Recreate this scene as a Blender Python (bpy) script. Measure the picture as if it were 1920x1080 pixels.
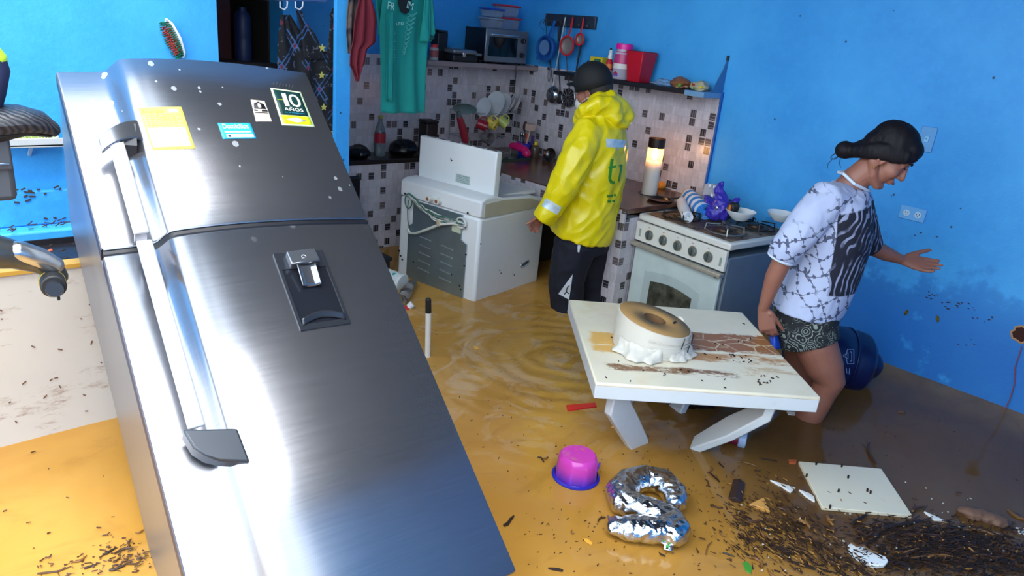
import bpy, bmesh, math, random
import numpy as np
from mathutils import Vector as V, Matrix, noise
from mathutils.bvhtree import BVHTree
for o in list(bpy.data.objects): bpy.data.objects.remove(o)
sc = bpy.context.scene
col = sc.collection
R = math.radians
PI = math.pi
random.seed(7)

# ---------------------------------------------------------------- camera
YAW, PITCH, ROLL, FPX = .767755387, .342478207, -.0992236928, 1341.20409
CAM = V((0, 0, 1.5))                       # z = 0 is the surface of the flood water, the floor lies 0.35 m below
_f = V((math.sin(YAW)*math.cos(PITCH), math.cos(YAW)*math.cos(PITCH), -math.sin(PITCH)))
_r = _f.cross(V((0, 0, 1))).normalized()
_d = _f.cross(_r)
CR = _r*math.cos(ROLL) + _d*math.sin(ROLL)
CD = -_r*math.sin(ROLL) + _d*math.cos(ROLL)
cd = bpy.data.cameras.new('camera')
cd.sensor_width = 36; cd.lens = FPX/1920*36; cd.clip_start = .02; cd.clip_end = 60
cam = bpy.data.objects.new('camera', cd); col.objects.link(cam)
cam.matrix_world = Matrix(((CR.x, -CD.x, -_f.x, CAM.x), (CR.y, -CD.y, -_f.y, CAM.y), (CR.z, -CD.z, -_f.z, CAM.z), (0, 0, 0, 1)))
sc.camera = cam

# ---------------------------------------------------------------- sky, daylight and exposure
w = bpy.data.worlds.new('overcast_sky'); sc.world = w; w.use_nodes = True
bg = w.node_tree.nodes['Background']
bg.inputs[0].default_value = (.80, .91, 1, 1); bg.inputs[1].default_value = 3.7
def area(name, loc, target, size, size_y, power, color):
    l = bpy.data.lights.new(name, 'AREA'); l.shape = 'RECTANGLE'; l.size = size; l.size_y = size_y
    l.energy = power; l.color = color
    o = bpy.data.objects.new(name, l); col.objects.link(o); o.location = loc
    o.rotation_euler = (V(target)-V(loc)).to_track_quat('-Z', 'Y').to_euler()
    return o
sun = bpy.data.lights.new('veiled_sun', 'SUN'); sun.energy = 3.2; sun.angle = R(40); sun.color = (1, .97, .92)
so = bpy.data.objects.new('veiled_sun', sun); col.objects.link(so); so.rotation_euler = V((.12, .34, -.93)).to_track_quat('-Z', 'Y').to_euler()
sc.view_settings.view_transform = 'Standard'; sc.view_settings.look = 'None'
sc.view_settings.exposure = 0.38; sc.view_settings.gamma = 1; sc.view_settings.use_curve_mapping = False

# ---------------------------------------------------------------- measuring helpers: a sight line meets a real plane of the room
def ray(px, py):
    return (CR*(px-960) + CD*(py-540) + _f*FPX).normalized()
def on(px, py, ax, val):
    d = ray(px, py); return CAM + d*((val-CAM[ax])/d[ax])
def onX(px, py, X): return on(px, py, 0, X)
def onY(px, py, Y): return on(px, py, 1, Y)
def onZ(px, py, Z=0): return on(px, py, 2, Z)
class Station:                            # an upright plane through a standing person; d is the distance behind it
    def __init__(s, x, y):
        s.A = V((x, y, 0)); s.n = V((x, y, 0)).normalized()
    def __call__(s, px, py, d=0):
        r = ray(px, py); return CAM + r*(((s.A-CAM).dot(s.n)+d)/r.dot(s.n))

# ---------------------------------------------------------------- materials
def lin(c): return tuple((x/12.92 if x <= .04045 else ((x+.055)/1.055)**2.4) for x in c)
def h(s):
    return lin(tuple(int(s[i:i+2], 16)/255 for i in (0, 2, 4)))+(1,)
class N:                                  # tiny node-graph writer
    def __init__(s, name):
        s.m = bpy.data.materials.new(name); s.m.use_nodes = True; s.t = s.m.node_tree
        s.b = s.t.nodes['Principled BSDF']; s._tc = None
    def n(s, typ, **kw):
        x = s.t.nodes.new('ShaderNode'+typ)
        for k, v in kw.items(): setattr(x, k, v)
        return x
    def l(s, a, b): s.t.links.new(a, b)
    def put(s, sock, v):
        if hasattr(v, 'links') or isinstance(v, bpy.types.NodeSocket): s.l(v, sock)
        else: sock.default_value = v
    def obj(s):
        if not s._tc: s._tc = s.n('TexCoord').outputs['Object']
        return s._tc
    def math(s, op, a, b=0, c=None, clamp=False):
        x = s.n('Math', operation=op, use_clamp=clamp); s.put(x.inputs[0], a); s.put(x.inputs[1], b)
        if c is not None: s.put(x.inputs[2], c)
        return x.outputs[0]
    def mapping(s, scale=(1, 1, 1), rot=(0, 0, 0), loc=(0, 0, 0), src=None):
        x = s.n('Mapping'); s.l(src or s.obj(), x.inputs[0]); x.inputs['Scale'].default_value = scale
        x.inputs['Rotation'].default_value = rot; x.inputs['Location'].default_value = loc; return x.outputs[0]
    def noise(s, scale, detail=3, rough=.5, vec=None, dist=0, out=0):
        x = s.n('TexNoise'); s.l(vec or s.obj(), x.inputs['Vector']); x.inputs['Scale'].default_value = scale
        x.inputs['Detail'].default_value = detail; x.inputs['Roughness'].default_value = rough; x.inputs['Distortion'].default_value = dist
        return x.outputs[out]
    def voro(s, scale, feature='F1', vec=None, out=0, rnd=1):
        x = s.n('TexVoronoi', feature=feature); s.l(vec or s.obj(), x.inputs['Vector']); x.inputs['Scale'].default_value = scale
        x.inputs['Randomness'].default_value = rnd
        return x.outputs[out]
    def ramp(s, f, stops, mode='LINEAR'):
        x = s.n('ValToRGB'); s.l(f, x.inputs[0]); x.color_ramp.interpolation = mode; e = x.color_ramp.elements
        while len(e) < len(stops): e.new(.5)
        for k, (p, c) in enumerate(stops):
            e[k].position = p; e[k].color = c if len(c) == 4 else tuple(c)+(1,)
        return x.outputs[0]
    def step(s, f, a, b):                 # 0 below a, 1 above b
        x = s.n('MapRange', interpolation_type='SMOOTHSTEP'); s.l(f, x.inputs[0]); x.inputs[1].default_value = a; x.inputs[2].default_value = b
        return x.outputs[0]
    def mix(s, f, a, b):
        x = s.n('Mix', data_type='RGBA'); s.put(x.inputs[0], f); s.put(x.inputs[6], a); s.put(x.inputs[7], b); return x.outputs[2]
    def bump(s, hgt, strength=.3, dist=.01):
        x = s.n('Bump'); s.l(hgt, x.inputs['Height']); x.inputs['Strength'].default_value = strength; x.inputs['Distance'].default_value = dist
        s.l(x.outputs[0], s.b.inputs['Normal']); return x
    def xyz(s, src=None):
        x = s.n('SeparateXYZ'); s.l(src or s.obj(), x.inputs[0]); return x.outputs
    def base(s, v): s.put(s.b.inputs['Base Color'], v)
    def rough(s, v): s.put(s.b.inputs['Roughness'], v)
    def set(s, **kw):
        for k, v in kw.items(): s.put(s.b.inputs[k.replace('_', ' ')], v)
        return s
MC = {}
def mat(name, c, rough=.5, metal=0, var=.12, scale=12, bump=0, bscale=60, **kw):   # plain stuff with a little mottling of its own colour
    if name in MC: return MC[name]
    n = N(name); c = h(c) if isinstance(c, str) else c
    dark = tuple(x*(1-var) for x in c[:3])+(1,); lite = tuple(min(1, x*(1+var)) for x in c[:3])+(1,)
    n.base(n.mix(n.noise(scale, 4), dark, lite)); n.rough(rough); n.set(Metallic=metal)
    if bump: n.bump(n.noise(bscale, 3), bump, .004)
    for k, v in kw.items(): n.put(n.b.inputs[k.replace('_', ' ')], v)
    MC[name] = n.m; return n.m
def glassy(name, c, rough=.08, trans=.9, ior=1.35):
    return mat(name, c, rough, Transmission_Weight=trans, IOR=ior)

def m_wall():
    n = N('blue_wall_paint')
    big = n.noise(1.6, 5, .6); fine = n.noise(34, 4, .7)
    c = n.mix(n.step(big, .35, .7), h('2f97e2'), h('43abef'))
    c = n.mix(n.math('MULTIPLY', n.step(fine, .45, .75), .28), c, h('3fb0f2'))
    z = n.xyz()[2]
    low = n.math('SUBTRACT', 1, n.step(z, .2, .95))
    damp = n.math('MULTIPLY', n.step(n.math('ADD', n.noise(2.2, 6, .65), n.math('MULTIPLY', low, .22)), .58, .66), n.math('MULTIPLY', low, .75))
    c = n.mix(damp, c, h('0f60b8'))
    mud = n.math('MULTIPLY', n.step(n.noise(7, 8, .8, n.mapping((1, 1, 2.2))), .67, .76), low)
    c = n.mix(n.math('MULTIPLY', mud, .7), c, h('4a4a52'))
    sp = n.voro(9); dots = n.math('MULTIPLY', n.math('LESS_THAN', sp, .055), n.step(n.noise(3, 2), .45, .55))
    c = n.mix(n.math('MULTIPLY', dots, .85), c, h('152238'))
    n.base(c); n.rough(.55)
    n.bump(n.noise(22, 6, .7), .35, .006)
    return n.m
def m_tile():
    n = N('mosaic_tile'); xx = n.xyz(); u = n.math('ADD', xx[0], xx[1]); v = xx[2]
    S = 1/.047
    us = n.math('MULTIPLY', u, S); vs = n.math('MULTIPLY', v, S*.9)
    cell = n.n('CombineXYZ'); n.l(n.math('FLOOR', us), cell.inputs[0]); n.l(n.math('FLOOR', vs), cell.inputs[1])
    wn = n.n('TexWhiteNoise', noise_dimensions='2D'); n.l(cell.outputs[0], wn.inputs['Vector'])
    dark = n.math('LESS_THAN', wn.outputs['Value'], .19)
    fu = n.math('FRACT', us); fv = n.math('FRACT', vs)
    ed = n.math('MINIMUM', n.math('MINIMUM', fu, n.math('SUBTRACT', 1, fu)), n.math('MINIMUM', fv, n.math('SUBTRACT', 1, fv)))
    inside = n.math('GREATER_THAN', ed, .06)
    seps = n.n('SeparateColor'); n.l(wn.outputs['Color'], seps.inputs[0])
    pick = n.math('GREATER_THAN', seps.outputs[1], .5)
    along = n.math('ADD', n.math('MULTIPLY', pick, fu), n.math('MULTIPLY', n.math('SUBTRACT', 1, pick), fv))
    bars = n.math('GREATER_THAN', n.math('SINE', n.math('MULTIPLY', along, 19)), -.75)
    dk = n.math('MULTIPLY', n.math('MULTIPLY', dark, inside), n.math('ADD', n.math('MULTIPLY', bars, .3), .7))
    grain = n.noise(60, 3, .6, n.mapping((1, 1, .25)))
    lite = n.mix(grain, h('a9a4ae'), h('e6dfe4'))
    lite = n.mix(n.math('MULTIPLY', n.step(seps.outputs[0], .6, .7), .3), lite, h('a8a2a6'))
    dcol = n.mix(seps.outputs[2], h('24242c'), h('6b5f60'))
    c = n.mix(dk, lite, dcol)
    c = n.mix(n.math('MULTIPLY', n.math('LESS_THAN', ed, .02), .25), c, h('777580'))
    n.base(c); n.rough(.25); n.bump(ed, .15, .002); return n.m
def m_water():
    n = N('muddy_flood_water'); xx = n.xyz()
    big = n.noise(.9, 5, .6, dist=.6)
    c = n.mix(n.step(big, .35, .68), h('b17f35'), h('c7964a'))
    swirl = n.noise(3.0, 6, .6, n.mapping((1, 1.8, 1), (0, 0, .7)), dist=1.8)
    c = n.mix(n.math('MULTIPLY', n.step(swirl, .5, .72), .4), c, h('94672e'))
    px_ = n.math('SUBTRACT', xx[0], 2.35); py_ = n.math('SUBTRACT', xx[1], 2.3); pr = n.math('SQRT', n.math('ADD', n.math('POWER', px_, 2), n.math('POWER', py_, 2)))
    scum = n.math('MULTIPLY', n.step(n.noise(2.6, 8, .62, n.mapping((1, 1, 1), (0, 0, .4)), dist=2.6), .50, .60), n.math('SUBTRACT', 1, n.step(pr, .5, 1.25)))
    c = n.mix(n.math('MULTIPLY', scum, .5), c, h('c9a985'))
    # the water turns darker brown around the drifting litter at the right
    dx = n.math('SUBTRACT', xx[0], 3.0); dy = n.math('SUBTRACT', xx[1], .55)
    rr = n.math('SQRT', n.math('ADD', n.math('POWER', dx, 2), n.math('MULTIPLY', n.math('POWER', dy, 2), .9)))
    brown_zone = n.math('SUBTRACT', 1, n.step(n.math('ADD', rr, n.math('MULTIPLY', n.noise(1.7, 5), .7)), .95, 1.75))
    c = n.mix(n.math('MULTIPLY', brown_zone, .85), c, h('4b3424'))
    n.base(c); n.rough(.10); n.set(IOR=1.33)
    # ripples spreading around the wading man, and a gentle chop
    rx = n.math('SUBTRACT', xx[0], 2.45); ry = n.math('SUBTRACT', xx[1], 2.15)
    rad = n.math('SQRT', n.math('ADD', n.math('POWER', rx, 2), n.math('POWER', ry, 2)))
    wob = n.math('ADD', rad, n.math('MULTIPLY', n.noise(5, 3), .12))
    ring = n.math('MULTIPLY', n.math('SINE', n.math('MULTIPLY', wob, 62)), n.math('SUBTRACT', 1, n.step(rad, .15, 1.0)))
    hgt = n.math('ADD', n.math('MULTIPLY', ring, .55), n.math('MULTIPLY', n.noise(6, 3), .8))
    n.bump(hgt, .3, .014); return n.m
def m_steel(name='brushed_steel', c0='8b8c93', c1='9a9ba2', spots=True):
    n = N(name)
    br = n.noise(7, 3, .6, n.mapping((1, 1, 24)))
    c = n.mix(br, h(c0), h(c1)); r = n.math('ADD', n.math('MULTIPLY', br, .03), .21)
    metal = .92
    if spots:
        p = n.mapping((1, 1, .8)); d = n.voro(26, vec=p); k = n.n('SeparateColor'); n.l(n.voro(26, vec=p, out=1), k.inputs[0])
        zz = n.xyz()[2]
        s = n.math('MULTIPLY', n.math('LESS_THAN', n.math('ADD', d, n.math('MULTIPLY', n.noise(90, 2), .16)), n.math('ADD', n.math('MULTIPLY', n.math('POWER', k.outputs[0], 3), .22), .10)), n.math('GREATER_THAN', k.outputs[1], .38))
        s = n.math('MULTIPLY', s, n.math('MULTIPLY', n.step(zz, .95, 1.35), .62))
        c = n.mix(s, c, h('c9cdd2')); metal = n.math('SUBTRACT', .92, n.math('MULTIPLY', s, .7))
    n.base(c); n.rough(r); n.set(Metallic=metal); n.b.inputs['Anisotropic'].default_value = .3
    return n.m
def m_dirtywhite(name, c='e4e4e0', dirt='8a6a3c', amt=.5, scale=5, rough=.4, str_=(1, 1, 1), lo=.60):
    n = N(name)
    f = n.step(n.noise(scale, 8, .75, n.mapping(str_)), lo, lo+.12)
    cc = n.mix(n.noise(8, 3), tuple(x*.93 for x in h(c)[:3])+(1,), h(c)); cc = n.mix(n.math('MULTIPLY', f, amt), cc, h(dirt))
    n.base(cc); n.rough(rough); return n.m
M = dict(wall=m_wall(), tile=m_tile(), water=m_water(), steel=m_steel())

# ---------------------------------------------------------------- mesh builder
def basis(t, ref):
    t = t.normalized(); a = ref - t*ref.dot(t)
    if a.length < 1e-4: a = V((1, 0, 0)) - t*t.x
    if a.length < 1e-4: a = V((0, 1, 0)) - t*t.y
    a.normalize(); return a, t.cross(a)
class MB:
    def __init__(s): s.v = []; s.f = []
    def add(s, vs, fs, M=None):
        k = len(s.v)
        s.v += [(M @ V(p)) if M else V(p) for p in vs]; s.f += [tuple(i+k for i in f) for f in fs]; return s
    def box(s, c, sz, M=None, taper=1):
        x, y, z = sz[0]/2, sz[1]/2, sz[2]/2; c = V(c)
        vs = [c+V((sx*x*(taper if q < 0 else 1), sy*y*(taper if q < 0 else 1), q*z)) for q in (-1, 1) for sx, sy in ((-1, -1), (1, -1), (1, 1), (-1, 1))]
        return s.add(vs, [(3, 2, 1, 0), (4, 5, 6, 7), (0, 1, 5, 4), (1, 2, 6, 5), (2, 3, 7, 6), (3, 0, 4, 7)], M)
    def bar(s, p, q, wd, th, ref=(0, 0, 1), M=None):     # rectangular bar from p to q, th along ref
        p, q = V(p), V(q); a, b = basis(q-p, V(ref)); vs = []
        for e in (p, q): vs += [e+a*x*th/2+b*y*wd/2 for x, y in ((-1, -1), (1, -1), (1, 1), (-1, 1))]
        return s.add(vs, [(3, 2, 1, 0), (4, 5, 6, 7), (0, 1, 5, 4), (1, 2, 6, 5), (2, 3, 7, 6), (3, 0, 4, 7)], M)
    def prism(s, pts, d, M=None):                         # outline in XY, extruded along +Z by d
        n = len(pts); vs = [(p[0], p[1], 0) for p in pts]+[(p[0], p[1], d) for p in pts]
        return s.add(vs, [tuple(range(n))[::-1], tuple(range(n, 2*n))]+[(i, (i+1) % n, (i+1) % n+n, i+n) for i in range(n)], M)
    def lathe(s, prof, c=(0, 0, 0), seg=32, M=None, a0=0, a1=2*PI, sq=(1, 1)):   # profile (r, z); closed where r = 0
        c = V(c); vs = []; fs = []; full = abs(a1-a0-2*PI) < 1e-6; n = seg if full else seg+1
        for r, z in prof:
            for k in range(n):
                a = a0+(a1-a0)*k/seg; vs.append(c+V((r*math.cos(a)*sq[0], r*math.sin(a)*sq[1], z)))
        for j in range(len(prof)-1):
            for k in range(seg):
                a, b = j*n+k, j*n+(k+1) % n; fs.append((a, b, b+n, a+n))
        return s.add(vs, fs, M)
    def tube(s, pts, rad, seg=10, ref=(0, 0, 0), caps=True, round_=True, M=None, closed=False, square=False):
        ph, kk = (PI/4, math.sqrt(2)) if square else (0, 1)
        if square: seg = 4; round_ = False
        pts = [V(p) for p in pts]; ref = V(ref); n = len(pts)
        if not isinstance(rad, (list, tuple)): rad = [rad]*n
        elif len(rad) == 2 and n != 2 and not isinstance(rad[0], (list, tuple)): rad = [rad]*n
        rad = [(r, r) if not isinstance(r, (list, tuple)) else r for r in rad]
        tang = []
        for i in range(n):
            if closed: t = (pts[(i+1) % n]-pts[i]).normalized()+(pts[i]-pts[i-1]).normalized()
            else:
                t = V((0, 0, 0))
                if i < n-1: t += (pts[i+1]-pts[i]).normalized()
                if i > 0: t += (pts[i]-pts[i-1]).normalized()
            if t.length < 1e-5: t = V((0, 0, 1))
            tang.append(t.normalized())
        rings = []; prev = None
        for i in range(n):
            if prev is None or ref.length > .5: a, b = basis(tang[i], ref)
            if prev is not None and ref.length <= .5: a, b = basis(tang[i], prev)
            prev = a; rings.append((pts[i], a, b, rad[i], tang[i]))
        if caps and round_ and not closed:
            h0, h1 = rings[0], rings[-1]; pre = []; post = []
            for q in (.25, .6, .87):
                k = math.sqrt(1-q*q)
                pre.insert(0, (h0[0]-h0[4]*q*min(h0[3]), h0[1], h0[2], (h0[3][0]*k, h0[3][1]*k), h0[4]))
                post.append((h1[0]+h1[4]*q*min(h1[3]), h1[1], h1[2], (h1[3][0]*k, h1[3][1]*k), h1[4]))
            rings = pre+rings+post
        vs = []; fs = []
        for p, a, b, r, t in rings:
            for k in range(seg):
                g = 2*PI*k/seg+ph; vs.append(p+a*r[0]*kk*math.cos(g)+b*r[1]*kk*math.sin(g))
        m = len(rings)
        for j in range(m if closed else m-1):
            for k in range(seg):
                a, b = j*seg+k, j*seg+(k+1) % seg; jj = ((j+1) % m)*seg
                fs.append((a, b, jj+(k+1) % seg, jj+k))
        if caps and not closed: fs += [tuple(range(seg))[::-1], tuple(range((m-1)*seg, m*seg))]
        return s.add(vs, fs, M)
    def ball(s, c, r, seg=16, M=None):
        if not isinstance(r, (list, tuple)): r = (r, r, r)
        vs = []; fs = []; n = seg//2; c = V(c)
        for j in range(1, n):
            t = PI*j/n
            for k in range(seg): a = 2*PI*k/seg; vs.append(c+V((r[0]*math.sin(t)*math.cos(a), r[1]*math.sin(t)*math.sin(a), r[2]*math.cos(t))))
        top = len(vs); vs += [c+V((0, 0, r[2])), c-V((0, 0, r[2]))]
        for j in range(n-2):
            for k in range(seg): a, b = j*seg+k, j*seg+(k+1) % seg; fs.append((a, a+seg, b+seg, b))
        for k in range(seg): fs.append((top, k, (k+1) % seg)); fs.append((top+1, (n-2)*seg+(k+1) % seg, (n-2)*seg+k))
        return s.add(vs, fs, M)
    def grid(s, fn, nu, nv, M=None):
        vs = [fn(i/nu, j/nv) for j in range(nv+1) for i in range(nu+1)]
        return s.add(vs, [(j*(nu+1)+i, j*(nu+1)+i+1, (j+1)*(nu+1)+i+1, (j+1)*(nu+1)+i) for j in range(nv) for i in range(nu)], M)
    def text(s, t, size, depth=.001, M=None, align='CENTER', fn=None, sx=1):
        cu = bpy.data.curves.new('t', 'FONT'); cu.body = t; cu.size = size; cu.extrude = depth/2; cu.align_x = align; cu.align_y = 'CENTER'; cu.resolution_u = 3
        o = bpy.data.objects.new('t', cu); col.objects.link(o); dg = bpy.context.evaluated_depsgraph_get(); me = bpy.data.meshes.new_from_object(o.evaluated_get(dg))
        vs = [v.co.copy() for v in me.vertices]; fs = [tuple(p.vertices) for p in me.polygons]
        for v in vs: v.x *= sx
        if fn: vs = [fn(v) for v in vs]
        bpy.data.objects.remove(o); bpy.data.curves.remove(cu); bpy.data.meshes.remove(me)
        return s.add(vs, fs, M)
    def mesh(s, name, xf=None):
        me = bpy.data.meshes.new(name); me.from_pydata([tuple((xf @ p) if xf else p) for p in s.v], [], s.f); me.update(); return me
def clean(me, angle=38):
    bm = bmesh.new(); bm.from_mesh(me); bmesh.ops.remove_doubles(bm, verts=bm.verts, dist=1e-6)
    bmesh.ops.recalc_face_normals(bm, faces=bm.faces); bm.to_mesh(me); bm.free()
    me.shade_smooth(); me.set_sharp_from_angle(angle=R(angle))
def tag(o, label=None, cat=None, group=None, kind=None):
    for k, v in (('label', label), ('category', cat), ('group', group), ('kind', kind)):
        if v: o[k] = v
    return o
XF = {}                                    # world matrix of each thing's Empty
def thing(name, label, cat, loc=(0, 0, 0), rz=0, group=None, M4=None):
    o = bpy.data.objects.new(name, None); col.objects.link(o); o.empty_display_size = .05
    o.matrix_world = M4 if M4 is not None else Matrix.Translation(V(loc)) @ Matrix.Rotation(rz, 4, 'Z')
    XF[o.name] = o.matrix_world.copy()
    return tag(o, label, cat, group)
def part(name, mb, m, parent=None, bevel=0, label=None, world=False, angle=38, solid=0, subd=0, origin=None, M4=None):
    xf = None
    if world and parent is not None:
        w_ = Matrix.Identity(4); q = parent; chain = []
        while q is not None: chain.append(q); q = q.parent
        for q in reversed(chain): w_ = w_ @ (XF[q.name] if q.name in XF else q.matrix_basis)
        xf = w_.inverted()
    if origin is not None: xf = Matrix.Translation(-V(origin))
    me = mb.mesh(name, xf) if isinstance(mb, MB) else mb
    clean(me, angle); me.materials.append(m)
    o = bpy.data.objects.new(name, me); col.objects.link(o)
    if parent is not None: o.parent = parent
    if origin is not None: o.location = origin
    if M4 is not None: o.matrix_world = M4
    if solid: md = o.modifiers.new('solid', 'SOLIDIFY'); md.thickness = solid; md.offset = 0
    if bevel: md = o.modifiers.new('bevel', 'BEVEL'); md.width = bevel; md.segments = 2; md.limit_method = 'ANGLE'; md.angle_limit = R(40)
    if subd: md = o.modifiers.new('subd', 'SUBSURF'); md.levels = subd; md.render_levels = subd
    if label: o['label'] = label
    return o
def solo(name, mb, m, label, cat, group=None, loc=(0, 0, 0), rz=0, M4=None, kind=None, **kw):
    o = part(name, mb, m, None, M4=M4 if M4 is not None else Matrix.Translation(V(loc)) @ Matrix.Rotation(rz, 4, 'Z'), **kw)
    return tag(o, label, cat, group, kind)
def struct(name, mb, m, parent=None, **kw):
    o = part(name, mb, m, parent, **kw)
    if parent is None: o['kind'] = 'structure'
    return o
def copy_tree(o, M4=None, label=None, parent=None):
    c = o.copy(); col.objects.link(c)
    if parent is not None: c.parent = parent
    else:
        if M4 is not None: c.matrix_world = M4; XF[c.name] = M4.copy()
        if label: c['label'] = label
    for ch in list(o.children): copy_tree(ch, parent=c)
    return c
def mx(x, y, z, origin=(0, 0, 0)):         # matrix whose axes are the given directions
    x, y, z = V(x).normalized(), V(y).normalized(), V(z).normalized(); o = V(origin)
    return Matrix(((x.x, y.x, z.x, o.x), (x.y, y.y, z.y, o.y), (x.z, y.z, z.z, o.z), (0, 0, 0, 1)))
def T(x, y, z, rz=0, s=1): return Matrix.Translation((x, y, z)) @ Matrix.Rotation(rz, 4, 'Z') @ Matrix.Scale(s, 4)
def skin(mb, voxel, smooth=6, wr=None, fac=.5):   # one continuous surface from overlapping limbs; wr displaces it along its normals
    me = mb.mesh('skin'); o = bpy.data.objects.new('skin', me); col.objects.link(o)
    md = o.modifiers.new('r', 'REMESH'); md.mode = 'VOXEL'; md.voxel_size = voxel
    md = o.modifiers.new('s', 'SMOOTH'); md.iterations = smooth; md.factor = fac
    dg = bpy.context.evaluated_depsgraph_get(); out = bpy.data.meshes.new_from_object(o.evaluated_get(dg))
    bpy.data.objects.remove(o)
    if wr:
        ns = [v.normal.copy() for v in out.vertices]
        for v, n in zip(out.vertices, ns): v.co += n*wr(v.co)
    out.update(); return out
def localise(me, xf): me.transform(xf); me.update(); return me

# ================================================================ THE ROOM
XR, YB, YL, FZ, ZC = 3.985, 4.35, 3.2, -.35, 2.7
grey = mat('cement_grey', '8c8c88', .8)
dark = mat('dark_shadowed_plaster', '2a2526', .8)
ceilm = mat('zinc_roof_underside', '3a3d43', .6)
mud = mat('settled_mud', '6b4a24', .9)
struct('floor', MB().box((1, 1.5, FZ-.05), (9, 10, .1)), mud)
struct('wall_right', MB().box((XR+.06, 1.3, 1.18), (.12, 6.3, 3.06)), M['wall'])
struct('wall_back', MB().box((2.9, YB+.06, 1.18), (2.17, .12, 3.06)), M['wall'])
mb = MB().box((-.49, YL+.06, 1.18), (3.434, .12, 3.06))
struct('wall_left', mb, M['wall'])
mb = MB().box((1.822, YL+.015, 1.18), (.076, .03, 3.06)).box((1.822, YL+.86, 1.18), (.076, .60, 3.06))
struct('wall_partition', mb, M['wall'])
struct('trim_storeroom_dark_skin', MB().box((1.779, 4.14, 1.18), (.010, .44, 3.06)), dark)  # dark skin added over the blue partition; its colour stands in for shade
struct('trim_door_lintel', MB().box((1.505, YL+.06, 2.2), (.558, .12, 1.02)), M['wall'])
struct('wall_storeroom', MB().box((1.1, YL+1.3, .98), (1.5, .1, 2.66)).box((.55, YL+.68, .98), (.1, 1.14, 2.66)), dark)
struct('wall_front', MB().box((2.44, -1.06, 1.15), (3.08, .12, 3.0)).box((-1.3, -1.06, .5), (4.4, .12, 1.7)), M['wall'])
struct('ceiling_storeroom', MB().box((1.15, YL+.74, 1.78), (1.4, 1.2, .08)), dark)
struct('ceiling', MB().box((2.49, 1.6, ZC+.04), (3.22, 5.9, .08)), ceilm)
# tiled splash areas: thin tiled skins on the block walls
struct('trim_tile_right', MB().box((XR-.007, 3.405, .46), (.014, 1.89, 1.63)), M['tile'])
struct('trim_tile_back', MB().box((2.925, YB-.007, .46), (2.09, .014, 1.63)), M['tile'])
struct('trim_tile_edge', MB().box((XR-.008, 2.455, .46), (.018, .012, 1.63)), mat('blue_edge_paint', '1a5fb0', .5))

# flood water, gently uneven around everything that stands in it
def wf(u, v):
    x, y = -3.4+u*7.385, -3.4+v*7.75
    return (x, y, .004*noise.noise(V((x*2.2, y*2.2, 0)))+.002*noise.noise(V((x*7, y*7, 3))))
wt = solo('flood_water', MB().grid(wf, 200, 200).box((.29, .48, -.02), (7.36, 7.7, .02)), M['water'], 'brown muddy flood water covering the whole floor', 'flood water', kind='stuff', angle=180)

# ---------------------------------------------------------------- washing tank against the left wall
t = thing('washing_tank', 'long white mud-spattered wash tank below the left blue wall', 'wash tank', (0, 2.69, FZ))
wt1 = m_dirtywhite('tank_white', 'd6d2cc', '8a6248', .7, 5, .5, (.7, 1, 2.2), .535)
x0, x1 = -1.6, 1.2
f = part('front_panel', MB().box(((x0+x1)/2, .0, .48), (x1-x0, .05, .96)), wt1, t, bevel=.008)
part('rim', MB().box(((x0+x1)/2, -.002, .967), (x1-x0, .06, .014)), mat('ochre_rim', 'c99a3e', .5), t, label='ochre mud line along the rim')
part('end_panel', MB().box((x1-.03, .27, .47), (.06, .5, .94)), wt1, t, bevel=.008)
part('back_rim', MB().box(((x0+x1)/2, .445, .49), (x1-x0, .11, .98)), M['wall'], t, bevel=.01, label='blue painted back ledge')
part('basin_bed', MB().box(((x0+x1)/2, .205, .90), (x1-x0, .37, .05)), mat('tank_black', '1d1b20', .35, bump=.6, bscale=30), t, label='black bed of the tank')
part('black_band', MB().box(((x0+x1)/2, .386, .93), (x1-x0, .008, .035)), mat('tank_black', '1d1b20', .35, bump=.6, bscale=30), t)  # black band low on the ledge face, just above the black bed
struct('trim_plinth', MB().box((-.19, YL-.02, .697), (2.8, .04, .134)), M['wall'], bevel=.006)
# litter left along the ledge by the flood
rnd = random.Random(3)
mb = MB()
for k in range(130):
    x = rnd.uniform(.0, .95); y = 2.69+rnd.uniform(.40, .465) if k % 3 else 2.69+rnd.uniform(.12, .4)
    z = FZ+.984 if y > 3.07 else FZ+.929
    a = rnd.uniform(-.7, .7); L = rnd.uniform(.008, .035)
    mb.bar((x, y, z+rnd.uniform(.0, .012)), (x+math.cos(a)*L, y+math.sin(a)*L, z+rnd.uniform(0, .02)), .003, .003)
solo('ledge_litter', mb, mat('wet_plant_litter', '3a2c1c', .7), 'dark wet leaves and straw caught on the ledge behind the wash tank', 'plant litter', kind='stuff')
mb = MB()
for k in range(80):
    x = rnd.uniform(-.1, .95); z = FZ+1.118+rnd.uniform(-.004, .008) if k < 46 else FZ+rnd.uniform(.99, 1.11)
    a = rnd.uniform(-.5, .5); L = rnd.uniform(.006, .022)
    mb.bar((x, YL-.042, z), (x+math.cos(a)*L, YL-.042, z+math.sin(a)*L), .006, .005)
solo('stuck_straw', mb, MC['wet_plant_litter'], 'bits of straw stuck in a line on the left blue wall', 'plant litter', kind='stuff')
mb = MB()
for k in range(40):
    x = rnd.uniform(-.2, .62); z = rnd.uniform(.03, .56); a = rnd.uniform(-1.2, 1.2); L = rnd.uniform(.004, .016)
    mb.bar((x, 2.69-.0265, z), (x+math.cos(a)*L, 2.69-.0265, z+math.sin(a)*L), .003, .003)
solo('stuck_crumbs', mb, mat('rusty_crumbs', '6e4430', .7), 'brown crumbs of debris stuck on the front of the white tank', 'plant litter', kind='stuff')
p0, p1 = onY(62, 428, 2.98), onY(20, 420, 2.98)
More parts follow.
